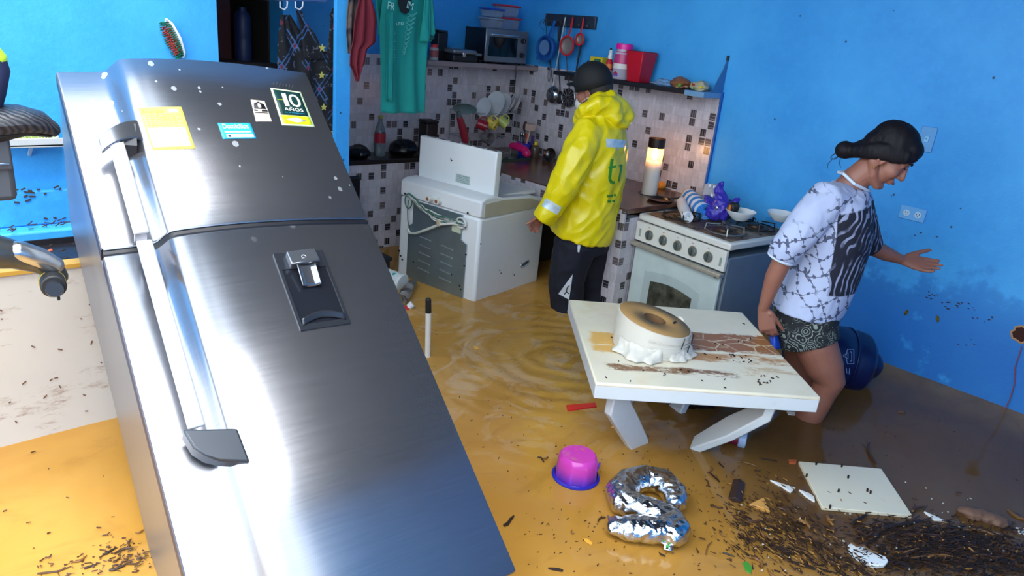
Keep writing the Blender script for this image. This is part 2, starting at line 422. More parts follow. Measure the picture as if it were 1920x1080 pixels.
mb = MB().tube([(p1.x, 2.98, .535), (p1.x+.03, 2.99, .56), (p0.x, 2.97, .565), (p0.x+.05, 3.0, .575)], .006)
solo('orange_cord', mb, mat('orange_plastic', 'd0623c', .5), 'short orange cord lying in the wash tank', 'cord')
q = onY(85, 466, 2.80)
solo('plastic_disc', MB().lathe([(0, 0), (.035, 0), (.038, .008), (.035, .014), (0, .016)], (q.x, 2.86, .52)), mat('red_plastic', 'c8202c', .35), 'small flat red disc lying in the dark tank bed', 'disc')

# ---------------------------------------------------------------- motorcycle at the left edge
black = mat('black_rubber', '17181b', .55); seatm = N('seat_vinyl')
wv = seatm.n('TexWave', wave_type='BANDS', bands_direction='DIAGONAL'); seatm.l(seatm.obj(), wv.inputs[0]); wv.inputs['Scale'].default_value = 30; wv.inputs['Distortion'].default_value = 3
seatm.base(seatm.mix(wv.outputs['Fac'], h('1a1a1f'), h('3b3c44'))); seatm.rough(.42); seatm.bump(wv.outputs['Fac'], .5, .003)
chrome = mat('scuffed_chrome', 'b9bcc0', .22, .95, var=.35, scale=40)
bx = thing('motorcycle', 'black motorcycle with ribbed seat and scuffed chrome exhaust at the left edge', 'motorcycle', (-.1, 2.3, FZ))
def so_(px, py, d=2.2): return onY(px, py, d)
sp = [so_(94, 240, 2.3), so_(74, 230, 2.3), so_(38, 224, 2.3), so_(-6, 226, 2.3), so_(-76, 232, 2.3), so_(-166, 215, 2.3)]
mb = MB().tube(sp, [(.022, .06), (.032, .08), (.038, .09), (.042, .10), (.045, .10), (.045, .1)], seg=20, ref=(0, 0, 1))
part('seat', mb, seatm.m, bx, world=True, label='ribbed black seat')
sp = [so_(88, 250, 2.3), so_(44, 240, 2.3), so_(-6, 248, 2.3), so_(-80, 262, 2.3)]
part('seat_pan', MB().tube(sp, [(.008, .05), (.018, .07), (.022, .08), (.022, .08)], seg=16, ref=(0, 0, 1)), black, bx, world=True)
part('side_cover', MB().box(so_(-66, 300, 2.28), (.2, .05, .22)), mat('graphite_plastic', '4a4c52', .4), bx, world=True, bevel=.015)
part('side_panel', MB().box(so_(-4, 288, 2.26), (.055, .03, .085)), mat('graphite_plastic', '4a4c52', .4), bx, world=True, bevel=.006)
part('panel_badge', MB().box(so_(0, 308, 2.24), (.04, .005, .006)), chrome, bx, world=True, bevel=.001)
ep = [so_(-90, 470, 2.2), so_(-20, 470, 2.2), so_(30, 478, 2.2), so_(70, 490, 2.2), so_(98, 503, 2.2), so_(108, 518, 2.2)]
part('exhaust_pipe', MB().tube(ep, [.05, .048, .038, .032, .03, .026], seg=20), mat('soot_chrome', '5b5e60', .3, .8, var=.5, scale=25), bx, world=True)
part('heat_shield', MB().tube([p+V((.004, -.012, .012)) for p in ep[2:5]], [.03, .029, .024], seg=20), chrome, bx, world=True, label='bright scuffed pipe shield')
e = part('exhaust_tip', MB().tube([so_(97, 522, 2.2), so_(101, 538, 2.12)], [.030, .031], seg=24, round_=False), black, bx, world=True, bevel=.004)
part('tip_ring', MB().tube([so_(97, 525, 2.192), so_(98, 529, 2.17)], [.0325, .0325], seg=24, round_=False), mat('yellow_brass', 'd2ba5a', .3, .5), e, world=True, label='yellow ring')
part('tip_cap', MB().tube([so_(102, 541, 2.12), so_(102.5, 543, 2.10)], [.024, .02], seg=24, round_=False), mat('black_cap', '26272c', .25), e, world=True)
part('tip_stem', MB().tube([so_(109, 550, 2.15), so_(110, 561, 2.14)], .004), black, e, world=True)
wc = so_(-420, 470, 2.3)
fr = MB()
for a, b in (((-60, 280), (-20, 470)), ((-140, 270), (-90, 480)), ((-20, 470), (-160, 480))): fr.tube([so_(*a, 2.3), so_(*b, 2.3)], .02)
part('frame', fr, black, bx, world=True)
w1 = part('wheel', MB().tube([wc+V((math.cos(a)*.29, 0, math.sin(a)*.29-.22)) for a in [2*PI*k/32 for k in range(32)]], .05, closed=True, ref=(0, 1, 0)), black, bx, world=True)
part('hub', MB().tube([wc+V((0, -.08, -.22)), wc+V((0, .08, -.22))], .05), chrome, w1, world=True)
# the bag resting on the seat end
q = so_(-8, 150, 2.3)
b_ = thing('travel_bag', 'dark blue bag with a lime top standing on the motorcycle seat', 'bag', (q.x, 2.3, so_(0, 192, 2.3).z))
mb = MB().tube([so_(-20, 206, 2.3), so_(-20, 170, 2.3), so_(-18, 130, 2.3), so_(-22, 112, 2.3)], [(.025, .05), (.036, .06), (.042, .06), (.04, .05)], seg=18, ref=(1, 0, 0))
part('bag_body', mb, mat('navy_fabric', '1b2448', .7), b_, world=True)
part('bag_top', MB().tube([so_(-20, 108, 2.3), so_(-26, 92, 2.3)], [(.038, .05), (.03, .04)], seg=18, ref=(1, 0, 0)), mat('lime_fabric', 'c4ec3a', .6), b_, world=True, label='lime top')

# scrub brushes
def brush(name, label, c, xd, nd, L, Wd, backm, brm, brm2):
    """c centre of the back, xd along the brush, nd the way the bristles point"""
    M4 = mx(xd, V(nd).cross(V(xd)), nd, c); o = thing(name, label, 'brush', M4=M4, group=None)
    mb = MB(); pr = [(.0, -.012), (.5, -.016), (.85, -.012), (1, 0)]
    mb.tube([(-L/2, 0, 0), (-L*.4, 0, -.003), (0, 0, -.009), (L*.4, 0, -.003), (L/2, 0, 0)], [(.005, .008), (.007, Wd*.40), (.008, Wd*.5), (.007, Wd*.40), (.005, .008)], seg=16, ref=(0, 0, 1))
    part('brush_back', mb, backm, o)
    rr = random.Random(5); m1, m2 = MB(), MB()
    for i in range(17):
        for j in range(6):
            x = (i/16-.5)*L*.88; ww = Wd*.42*math.sqrt(max(.1, 1-(2*x/L)**2)); y = (j/5-.5)*2*ww
            tp = (x*1.08+rr.uniform(-.003, .003), y*1.15+rr.uniform(-.003, .003), .032+rr.uniform(-.002, .002))
            (m2 if abs(j-2.5) < 1.6 and abs(x) < L*.34 else m1).tube([(x, y, .004), tp], [.0028, .0022], seg=5, caps=True, round_=False)
    part('bristles', m1, brm, o); part('centre_bristles', m2, brm2, o)
    return o
gb, rb = mat('green_bristle', '0f6b52', .6), mat('red_bristle', 'a8433a', .6)
c = onY(322, 72, YL-.02)
brush('scrub_brush', 'oval scrub brush with green and red bristles hanging high on the left blue wall', c+V((.012, 0, 0)), V((.38, 0, -1)), V((-.93, -.5, -.38)), .15, .052, mat('white_plastic', 'e3e6ea', .35), gb, rb)
solo('nail', MB().tube([onY(312, 38, YL), onY(312, 38, YL-.045)], .003), chrome, 'small nail in the left blue wall above the scrub brush', 'nail')
z = onY(60, 267, YL-.09)
sh = thing('soap_dish', 'small grey wall shelf holding a brush behind the motorcycle seat', 'shelf', (z.x, YL, z.z-.012))
part('tray', MB().box((0, -.05, .0), (.22, .1, .012)).box((0, -.097, .012), (.22, .006, .03)), mat('grey_plastic', 'b4b8bc', .4), sh, bevel=.002)
part('bracket', MB().bar((0, -.003, -.05), (0, -.07, -.004), .01, .01), mat('grey_plastic', 'b4b8bc', .4), sh)
brush('scrub_brush', 'brush with yellow-green bristles lying on the small grey shelf', V((z.x, YL-.05, z.z+.012)), V((1, 0, 0)), V((0, -.2, 1)), .18, .05, mat('white_plastic', 'e3e6ea', .35), mat('lime_bristle', 'b5c92a', .6), mat('olive_bristle', '8d9a30', .6))

# ---------------------------------------------------------------- storeroom seen through the narrow doorway
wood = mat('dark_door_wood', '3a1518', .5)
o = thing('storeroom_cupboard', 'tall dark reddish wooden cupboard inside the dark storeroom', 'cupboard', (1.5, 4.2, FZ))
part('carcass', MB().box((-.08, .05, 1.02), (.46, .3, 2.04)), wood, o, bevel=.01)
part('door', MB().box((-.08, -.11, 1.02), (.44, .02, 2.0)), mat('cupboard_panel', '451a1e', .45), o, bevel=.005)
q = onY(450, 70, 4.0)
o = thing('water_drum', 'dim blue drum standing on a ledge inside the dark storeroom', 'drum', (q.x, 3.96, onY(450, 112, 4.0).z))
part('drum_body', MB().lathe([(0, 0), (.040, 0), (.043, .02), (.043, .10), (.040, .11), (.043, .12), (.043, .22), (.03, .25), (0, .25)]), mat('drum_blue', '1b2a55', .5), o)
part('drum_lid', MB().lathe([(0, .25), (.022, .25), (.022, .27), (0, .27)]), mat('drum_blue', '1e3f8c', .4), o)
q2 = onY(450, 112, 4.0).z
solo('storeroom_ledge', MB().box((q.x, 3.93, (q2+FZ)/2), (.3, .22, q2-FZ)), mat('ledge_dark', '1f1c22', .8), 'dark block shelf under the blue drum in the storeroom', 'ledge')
q = onY(592, 35, 4.3)

# ================================================================ REFRIGERATOR: leaning back on the wash tank, foot on the floor
FS = V((.41798138, 1.87541652, .90119799)); FW = V((.99292739, -.11136792, .04113849)); FU = V((.06047917, .77265158, .63194288)); FN = FW.cross(FU)
FH0 = 1.10                                # the split between the doors is 1.10 m above the foot
FM = mx(FW, -FN, FU, FS-FU*FH0)
fr = thing('refrigerator', 'large brushed steel refrigerator toppled back onto the wash tank', 'refrigerator', M4=FM)
prof = [(0, 0), (.02, .0), (.10, .001), (.118, .006), (.132, .022), (.145, .041), (.157, .0495), (.20, .053), (.26, .054), (.34, .051), (.42, .044), (.50, .0345), (.58, .022), (.64, .011), (.70, 0)]
def fy(x):
    n = len(prof)
    for i in range(n-1):
        (a, p), (b, q) = prof[i], prof[i+1]
        if x <= b:
            m0 = (q-prof[i-1][1])/(b-prof[i-1][0]) if i else 0
            m1 = (prof[i+2][1]-p)/(prof[i+2][0]-a) if i < n-2 else (q-p)/(b-a)
            h_ = b-a; t = (x-a)/h_; return p*(2*t**3-3*t*t+1)+q*(3*t*t-2*t**3)+h_*(m0*(t**3-2*t*t+t)+m1*(t**3-t*t))
    return 0
def door_mb(z0, z1, back=0):
    xs = sorted(set([k*.7/112 for k in range(113)])); m = MB()
    front = [(x, -fy(x)+back) for x in xs]
    pts = front+[(.70, .055), (0, .055)]
    n = len(pts); vs = []
    for z, ins in ((z0, .004), (z0+.005, 0), (z1-.005, 0), (z1, .004)):
        for i, (x, y) in enumerate(pts): vs.append((min(max(x, ins), .7-ins), y+(ins if i < len(front) else 0), z))
    fs = [tuple(range(n))[::-1], tuple(range(3*n, 4*n))]
    for j in range(3): fs += [(j*n+i, j*n+(i+1) % n, (j+1)*n+(i+1) % n, (j+1)*n+i) for i in range(n)]
    return m.add(vs, fs)
sidem = N('fridge_side_enamel'); sidem.base(h('84868c')); sidem.rough(.33); sidem.set(Metallic=.6); sidem = sidem.m
part('cabinet', MB().box((.35, .38, .855), (.70, .62, 1.69)), sidem, fr, bevel=.012)
part('gasket', MB().box((.35, .064, .86), (.672, .022, 1.66)), mat('gasket_grey', '30323a', .6), fr)
part('gap_strip', door_mb(FH0-.0095, FH0+.0095, .003), mat('gap_black', '0b0d16', .5), fr)
fd = part('freezer_door', door_mb(FH0+.009, FH0+.605), M['steel'], fr, angle=50)
md_ = part('fridge_door', door_mb(.03, FH0-.009), M['steel'], fr, angle=50)
for d__, z0, z1 in ((fd, FH0+.012, FH0+.598), (md_, .036, FH0-.012)): part('edge_trim', MB().box((-.0012, .028, (z0+z1)/2), (.003, .046, z1-z0)), mat('edge_navy', '262c44', .45), d__, label='dark navy door edge')
part('kick_plate', MB().box((.35, .10, .025), (.66, .10, .05)), mat('gap_black', '0b0d16', .4), fr)
for x in (.06, .64):
    for y in (.12, .62): part('foot', MB().tube([(x, y, -.012), (x, y, .01)], .018, round_=False), black, fr)
for z in (1.0, ): pass
gun = mat('gunmetal_bracket', '9a9da5', .25, .9); white_bar = mat('satin_bar', 'd8dadd', .4, .5)
# handles: curved bracket growing from the ridge, long flat grip along the recess
hd = part('freezer_handle', MB().box((.085, -.062, FH0+.145), (.036, .010, .285)), white_bar, fd, bevel=.004)
def bracket(z, s):
    m = MB(); P = []
    for k in range(13):
        a = k/12; x = .152-.105*a; y = -(.05+.022*math.sin(a*PI*.62)); zz = z-s*.062*a**1.6; hh = .040*(1-.35*a)
        P.append((x, y, zz, hh))
    vs = []
    for x, y, zz, hh in P: vs += [(x, y, zz+hh*(1 if s > 0 else .6)), (x, y, zz-hh*(.6 if s > 0 else 1)), (x, y+.012, zz-hh*(.6 if s > 0 else 1)), (x, y+.012, zz+hh*(1 if s > 0 else .6))]
    fs = [(0, 1, 2, 3), tuple(4*12+k for k in (3, 2, 1, 0))]
    for i in range(12):
        for k in range(4): fs.append((4*i+k, 4*i+(k+1) % 4, 4*i+4+(k+1) % 4, 4*i+4+k))
    return m.add(vs, fs)
part('handle_bracket', bracket(FH0+.335, 1), gun, hd, bevel=.002, label='curved grey upper bracket')
part('handle_post', MB().bar((.118, -.03, FH0+.285), (.13, -.03, FH0+.36), .03, .05, (0, 1, 0)), mat('bracket_dark', '2c2f36', .4), hd)
part('handle_clip', MB().box((.085, -.04, FH0+.008), (.03, .045, .010)), gun, hd, bevel=.002)
hd = part('fridge_handle', MB().box((.085, -.062, FH0-.27), (.036, .010, .50)), white_bar, md_, bevel=.004)
m = MB(); ol = [(.055, FH0-.520), (.165, FH0-.545), (.170, FH0-.628), (.14, FH0-.618), (.11, FH0-.606), (.085, FH0-.590), (.066, FH0-.566)]
m.prism(ol, .055); m.v = [V((p.x, -.022-p.z*(.95 if p.x < .1 else .75), p.y)) for p in m.v]
part('handle_bracket', m, mat('slate_bracket', '42474f', .35, .5), hd, bevel=.005, label='dark slate lower bracket')
part('handle_post', MB().box((.085, -.035, FH0-.05), (.024, .04, .03)), gun, hd)
# water dispenser
dsp = MB(); dx0, dx1, dz0, dz1 = .378, .517, FH0-.335, FH0-.10
bl = mat('dispenser_black', '1b1d24', .18); grm = mat('dispenser_grey', '3d4149', .2, .6)
def fp(x, z, off=0): return V((x, -fy(x)-off, z))
g = MB()
for (xa, xb, za, zb) in ((dx0, dx0+.008, dz0, dz1), (dx1-.008, dx1, dz0, dz1), (dx0, dx1, dz0, dz0+.016), (dx0, dx1, dz1-.052, dz1)):
    g.add([fp(xa, za, -.01), fp(xb, za, -.01), fp(xb, zb, -.01), fp(xa, zb, -.01), fp(xa, za, .004), fp(xb, za, .004), fp(xb, zb, .004), fp(xa, zb, .004)], [(3, 2, 1, 0), (4, 5, 6, 7), (0, 1, 5, 4), (1, 2, 6, 5), (2, 3, 7, 6), (3, 0, 4, 7)])
d_ = part('dispenser', g, grm, md_, bevel=.001, label='water dispenser frame')
g = MB().add([fp(dx0+.006, dz0+.01, .001), fp(dx1-.006, dz0+.01, .001), fp(dx1-.006, dz1-.045, .001), fp(dx0+.006, dz1-.045, .001)], [(0, 1, 2, 3)])
part('recess', g, bl, d_, solo if False else 0, label='black dispenser recess')
g = MB().bar(fp(.447, dz1-.008, .012), fp(.447, dz1-.052, .018), .078, .024, (0, 1, 0))
part('dispenser_hood', g, mat('hood_grey', '7b7f87', .2, .8), d_, bevel=.003)
g = MB().tube([fp(.447, dz1-.022, .0245), fp(.447, dz1-.022, .0255)], .001)
lk = MB().tube([fp(.447, dz1-.034, .027)+V((math.cos(a)*.006, 0, math.sin(a)*.0075)) for a in [2*PI*k/16 for k in range(16)]], .0007, seg=5, closed=True, ref=(0, 1, 0)).tube([fp(.441, dz1-.036, .0275), fp(.453, dz1-.036, .0275)], .0007, seg=5)
part('lock_mark', lk, mat('mark_white', 'd8dce2', .4), d_)
g = MB().grid(lambda u, v: fp(.447+(u-.5)*.052, dz1-.055-v*.058, .006+.012*(1-v)+.010*abs(2*u-1)**3), 14, 6)
part('dispenser_lever', g, mat('lever_grey', '888c94', .15, .85), d_, solid=.003)
g = MB().grid(lambda u, v: fp(dx0+.01+u*(dx1-dx0-.02), dz0+.012+v*.016+.016*math.sin(u*PI), .004+.008*v), 16, 4)
part('drip_lip', g, grm, d_, solid=.003)
# stickers on the freezer door, following its bowed face
def fpix(px, py, off=.001):
    b = .03
    for _ in range(8):
        r = ray(px, py); P0 = FS+FN*b; t_ = FN.dot(P0-CAM)/FN.dot(r); P = CAM+r*t_-FS; x = P.dot(FW); b = fy(min(max(x, 0), .7))
    return x, P.dot(FU)+FH0
def onface(v, off): return fp(min(max(v.x, .0), .7), v.y, off)
def sticker(corners, m, off=.0008, label=None, parent=None, rag=0):
    a, b, c_, d = [V(fpix(*q)) for q in corners]
    def fn(u, v):
        p = (a*(1-u)+b*u)*(1-v)+(d*(1-u)+c_*u)*v; return fp(p.x, p.y, off)
    return part('sticker' if label else 'print', MB().grid(fn, 12, 6), m, parent or fd, label=label, solid=.0006), (a, b, c_, d)
def prt(stk, u0, v0, u1, v1, m, off=.0014):
    o, (a, b, c_, d) = stk
    def fn(u, v):
        u = u0+(u1-u0)*u; v = v0+(v1-v0)*v; p = (a*(1-u)+b*u)*(1-v)+(d*(1-u)+c_*u)*v; return fp(p.x, p.y, off)
    part('print', MB().grid(fn, 8, 2), m, o, solid=.0004)
def txt(stk, u, v, hgt, s, m, wd=None, off=.0018):
    o, (a, b, c_, d) = stk
    mb = MB().text(s, 1, 0); xs = [p.x for p in mb.v]; ys = [p.y for p in mb.v]; W = max(xs)-min(xs); H = max(ys)-min(ys); cx_ = (max(xs)+min(xs))/2; cy_ = (max(ys)+min(ys))/2
    hx = (b-a).length; hy = (d-a).length; k = hgt/H; wd = wd or k*W*hy/hx
    def fn(p):
        uu = u+(p.x-cx_)/W*wd; vv = v-(p.y-cy_)*k; q = (a*(1-uu)+b*uu)*(1-vv)+(d*(1-uu)+c_*uu)*vv; return fp(q.x, q.y, off)
    mb.v = [fn(p) for p in mb.v]; part('lettering', mb, m, o, angle=180)
ye, wh, inkg = mat('label_yellow', 'f2e05c', .5), mat('label_white', 'f4f2e6', .5), mat('ink_olive', 'b6a526', .5)
pk, cy, dk, ykl = mat('ink_pink', 'e8829c', .5), mat('sticker_cyan', '2ba3cf', .4), mat('ink_dark', '0c3530', .5), mat('sticker_lime', 'd8e61e', .4)
s = sticker([(259, 203), (340, 201), (366, 279), (286, 282)], ye, label='yellow energy label')
prt(s, .05, .5, .93, .94, wh); prt(s, .66, .06, .88, .13, wh, .0014); txt(s, .30, .115, .09, 'Energía', inkg, .5)
txt(s, .77, .10, .035, '-----', pk, .16)
for k in range(6): txt(s, .5-.06*(k % 2), .19+.05*k, .012, '- --- -- ---- -- --', inkg, .8-.12*(k % 2))
txt(s, .22, .84, .05, '-----', pk, .26)
s = sticker([(408, 231), (469, 231), (481, 260), (418, 261)], cy, label='light blue delivery sticker')
txt(s, .5, .22, .30, 'Domicilios', wh, .78); prt(s, .12, .52, .92, .62, wh); prt(s, .14, .72, .95, .92, wh); prt(s, .18, .76, .26, .90, mat('ink_navy', '16325e', .5), .0018)
s = sticker([(507, 165), (564, 173), (590, 238), (529, 235)], ye and mat('sticker_rim', 'dff0c0', .4), label='green and lime warranty sticker with 10 AÑOS')
prt(s, .06, .04, .94, .72, dk); prt(s, .05, .73, .95, .96, ykl); 
txt(s, .36, .30, .36, '1', wh, .14, .0024); txt(s, .66, .30, .36, '0', wh, .36, .0024); txt(s, .52, .55, .105, 'AÑOS', wh, .6, .0024); txt(s, .52, .655, .035, 'en el compresor', cy, .62, .0024); txt(s, .21, .31, .035, 'garantía', ykl, .2, .0024)
o, (a, b, c_, d) = s
def qd(u, v, off=.0022):
    p = (a*(1-u)+b*u)*(1-v)+(d*(1-u)+c_*u)*v; return fp(p.x, p.y, off)
part('print', MB().add([qd(.18, .85), qd(.5, .78), qd(.82, .85), qd(.5, .92)], [(0, 1, 2, 3)]), wh, o, solid=.0004, label='white diamond')
cream = mat('sticker_cream', 'e6d6bc', .5); ink = mat('ink_black', '1d1822', .5)
s = sticker([(470, 187), (496, 190), (510, 228), (480, 228)], cream, label='cream crest sticker')
o, (a, b, c_, d) = s
part('print', MB().add([qd(.08, .42, .0016), qd(.14, .18, .0016), qd(.5, .06, .0016), qd(.86, .18, .0016), qd(.92, .42, .0016)], [(0, 1, 2, 3, 4)]), ink, o, solid=.0003)
part('print', MB().add([qd(.40, .36), qd(.38, .2), qd(.5, .13), qd(.62, .2), qd(.60, .36)], [(0, 1, 2, 3, 4)]), cream, o, solid=.0003)
prt(s, .04, .46, .3, .52, ink); prt(s, .55, .46, .95, .54, ink); prt(s, .08, .58, .92, .62, ink)
# faint embossed mark high on the freezer door
g = MB()
for k in range(7):
    x, z = fpix(512+k*6, 156+k*.9); g.tube([fp(x, z-.004, .001), fp(x+.003, z+.004, .001)], .0011, seg=5)
part('maker_mark', g, mat('mark_grey', '55585c', .3, .8), fd)

# ================================================================ WASHING MACHINE
wh2 = m_dirtywhite('washer_enamel', 'dfe2e4', '9a958c', .35, 6, .35)
WY = R(9.5); WL, WD, WT = .65, .635, .95
WM = T(2.555, 2.956, FZ, WY)              # local x into the machine away from its back, local y along its back
ws = thing('washing_machine', 'white top-loading washing machine turned with its vented back outward', 'washing machine', M4=WM)
def wbox(x, y, z): return (x, y, z)
part('cabinet', MB().box((WD/2, WL/2, .42), (WD, WL, .86)), wh2, ws, bevel=.018)
beige = mat('washer_beige', 'b5b09c', .5)
m = MB()
def wtop(u, v):
    return (u*WD, v*WL, .955-.05*(u**2)*0-.012*(2*v-1)**2)
out = [(0, .85), (0, .945), (.04, .962), (.12, .965), (.2, .945), (.45, .93), (.60, .90), (WD, .875), (WD, .85)]
m = MB().prism([(x, z) for x, z in out], WL); m.v = [V((p.x, p.z, p.y)) for p in m.v]
part('top_cover', m, wh2, ws, bevel=.01)
part('side_cover', MB().prism([(.03, .85), (.03, .93), (.2, .935), (.45, .915), (WD-.02, .868), (WD-.02, .85)], .006, M=Matrix(((1, 0, 0, 0), (0, 0, 1, -.004), (0, 1, 0, 0), (0, 0, 0, 1)))), beige, ws, label='beige side band')
ld = part('lid', MB().box((.40, WL/2, .925), (.40, .52, .03)), mat('lid_white', 'e6e6e2', .3), ws, bevel=.012)
cs = part('control_console', MB().box((.155, .33, 1.075), (.05, .61, .27)), wh2, ws, bevel=.008)
for k in range(6): part('slot', MB().box((.150, .08+.095*k, 1.2105), (.012, .07, .004)), mat('slot_brown', '5a4a44', .7), cs)
part('rating_label', MB().box((.1285, .265, 1.01), (.002, .11, .05)), mat('label_grey', 'a5b4b2', .5), cs)
g = MB()
for j in range(5):
    for i in range(7): g.box((.127, .22+.013*i+.006*(j % 2), .992+.009*j), (.001, .008, .003))
part('rating_print', g, mat('print_grey', '6f7f80', .6), cs)
part('rust_spot', MB().tube([(.1285, .37, 1.115), (.1285, .365, 1.10), (.1285, .36, 1.105)], .003, seg=6), mat('rust', '38302c', .8), cs)
zinc = mat('zinc_sheet', '8fa0a6', .38, .75, var=.2, scale=9)
zl = mat('zinc_light', 'b9c4c8', .3, .8)
m = MB().prism([(.09, .02), (.09, .68), (.125, .70), (.125, .845), (.525, .845), (.525, .70), (.57, .68), (.57, .02)], .006)
m.v = [V((-.008+p.z, WL-p.x, p.y)) for p in m.v]
bp = part('back_panel', m, zinc, ws, bevel=.002, label='galvanised vented back panel')
for cx_, n0 in ((.41, 0), (.23, 1)):
    for k in range(5):
        z = .635-.050*k-.01*n0; g = MB().tube([(-.008, cx_+.045, z), (-.008, cx_-.045, z-.006)], (.005, .004), seg=8, ref=(1, 0, 0))
        part('louvre', g, zl, bp)
part('notice', MB().box((-.0095, .165, .77), (.002, .07, .075)), mat('notice_cream', 'b9c0a8', .6), bp)
for y, z in ((.10, .40), (.085, .55), (.08, .62), (.60, .45), (.615, .47), (.10, .78), (.60, .87), (.09, .865), (.18, .47), (.5, .46), (.63, .5), (.11, .42)):
    part('screw', MB().tube([(-.010, y, z), (-.006, y, z)], .006, seg=10, round_=False), mat('screw_dark', '3a3f42', .4, .7), ws)
for y in (.385, .315):
    p = part('hose_port', MB().tube([(.0, y, .885), (-.035, y, .885)], [.019, .019], seg=20, round_=False), mat('port_white', 'd9dad4', .4), ws, bevel=.002)
    part('port_thread', MB().tube([(-.035, y, .885), (-.0355, y, .885)], [.011, .011], seg=16, round_=False), mat('port_rust', '8a5a3a', .6), p)
# coiled flex and hose hung across the back
rr = random.Random(11); cols = [mat('flex_white', 'cfd2cc', .5), mat('flex_green', '3f6a5e', .5), mat('flex_grey', '8a8c88', .5)]
for k in range(9):
    pts = []; ys, ye_ = .56-rr.uniform(0, .02), .10+rr.uniform(-.01, .03); sag = rr.uniform(.01, .05)
    for i in range(15):
        a = i/14; pts.append((-.018-rr.uniform(0, .010)-.01*math.sin(a*PI), ys+(ye_-ys)*a, .872-.075*a-sag*math.sin(a*PI)+rr.uniform(-.003, .003)+.012*math.sin(a*9+k)))
    part('flex', MB().tube(pts, .0035+.001*(k % 2), seg=6), cols[k % 3], ws)
pts = [(-.02, .555+.03*math.cos(a), .835+.045*math.sin(a)) for a in [2*PI*k/14 for k in range(14)]]
part('flex', MB().tube(pts, .004, seg=6, closed=True, ref=(1, 0, 0)), cols[1], ws)
pts = [(-.02, .125+.035*math.cos(a), .80+.03*math.sin(a)) for a in [2*PI*k/14 for k in range(14)]]
part('flex', MB().tube(pts, .005, seg=6, closed=True, ref=(1, 0, 0)), cols[0], ws)
part('drain_hose', MB().tube([(-.025, .16, .79), (-.035, .27, .76), (-.04, .38, .70), (-.03, .47, .655), (-.02, .53, .64), (-.02, .55, .66)], .008, seg=8), cols[0], ws)
part('flex', MB().tube([(-.02, .555, .84), (-.02, .56, .78), (-.02, .555, .72), (-.02, .54, .67)], .003, seg=6), cols[1], ws)
part('plug', MB().box((-.035, .28, .765), (.02, .028, .035)), mat('plug_cream', 'b8a890', .5), ws, bevel=.004)
# carrying recess on the side facing the room
g = MB().tube([(.47+.045*math.cos(a)*1, -.002, .495+.016*math.sin(a)+.008*math.cos(a)) for a in [2*PI*k/20 for k in range(20)]], .004, seg=6, closed=True, ref=(0, 1, 0))
hs = part('side_grip', g, mat('grip_grey', 'aab2b8', .4), ws)
part('grip_recess', MB().box((.47, -.0005, .495), (.08, .003, .026)), mat('grip_dark', '4c555e', .6), hs)
for x, z in ((.22, .50), (.235, .48), (.37, .44), (.02, .70)): part('screw', MB().tube([(x, -.001, z), (x, .002, z)], .005, seg=8, round_=False), MC['screw_dark'], ws)

# ================================================================ GAS STOVE
SA = onZ(1371, 457, .585); SB = onZ(1216, 398, .585)
sy = (SB-SA); SLn = sy.length; yv = sy.normalized(); xv = V((yv.y, -yv.x, 0)); xv = (xv+V((.0, .10, 0))).normalized(); xv.z = 0; yv = V((-xv.y, xv.x, 0))
SM = mx(xv, yv, (0, 0, 1), (SA.x, SA.y, FZ)); SLn = .645; SDp = .60; ST = .585-FZ
st = thing('gas_stove', 'white four-burner gas stove with a muddy cooktop', 'stove', M4=SM)
enam = m_dirtywhite('stove_enamel', 'e2ded4', '7a5b3a', .45, 6, .3)
sidegrey = mat('stove_side_grey', '76828e', .5, .1)
part('body', MB().box((SDp/2+.01, SLn/2, .425), (SDp-.02, SLn-.01, .85)), sidegrey, st, bevel=.006)
part('cooktop', MB().box((SDp/2, SLn/2, ST-.02), (SDp+.01, SLn+.01, .04)), enam, st, bevel=.01)
muddy = N('cooktop_mud'); f = muddy.noise(9, 8, .7); muddy.base(muddy.ramp(f, [(.3, h('2b1a0e')), (.52, h('5a3a1c')), (.72, h('a98d68'))])); muddy.rough(.45); muddy.bump(f, .4, .005)
part('cooktop_well', MB().box((SDp/2, SLn/2, ST+.0015), (SDp-.05, SLn-.05, .004)), muddy.m, st, bevel=.001, label='mud-covered cooktop well')
cpz0, cpz1 = ST-.155, ST-.043
cp = part('control_panel', MB().box((-.006, SLn/2, (cpz0+cpz1)/2), (.024, SLn-.004, cpz1-cpz0)), enam, st, bevel=.004)
knm = mat('knob_grey', '6d7470', .35, .3)
for k in range(5):
    y = SLn*.83-SLn*.165*k; z = (cpz0+cpz1)/2-.004
    kb = part('knob', MB().tube([(-.018, y, z), (-.022, y, z), (-.030, y, z)], [.028, .026, .024], seg=24, round_=False), knm, cp, bevel=.002)
    part('knob_rim', MB().tube([(-.0185, y, z), (-.020, y, z)], [.031, .031], seg=24, round_=False), mat('rim_tan', 'a8967a', .4), kb)
    part('knob_grip', MB().box((-.034, y, z), (.012, .009, .046)), mat('knob_dark', '565c5a', .35, .3), kb, bevel=.002)
    part('red_mark', MB().box((-.0185, y+.006, z+.043), (.001, .012, .003)), mat('ink_red', 'c23a30', .5), cp)
for y in (SLn*.94, SLn*.045): part('rocker_switch', MB().box((-.019, y, (cpz0+cpz1)/2-.006), (.006, .012, .045)), mat('switch_green', '8f9f94', .4), cp, bevel=.001)
part('handle_rail', MB().box((-.035, SLn/2, cpz0-.016), (.04, SLn+.012, .022)), mat('rail_tan', 'b9b0a0', .3, .4, var=.3, scale=18), st, bevel=.004, label='tarnished door handle rail')
for y in (.02, SLn-.02): part('rail_end', MB().box((-.028, y, cpz0-.019), (.05, .016, .026)), mat('rail_black', '2a2422', .5), st, bevel=.003)
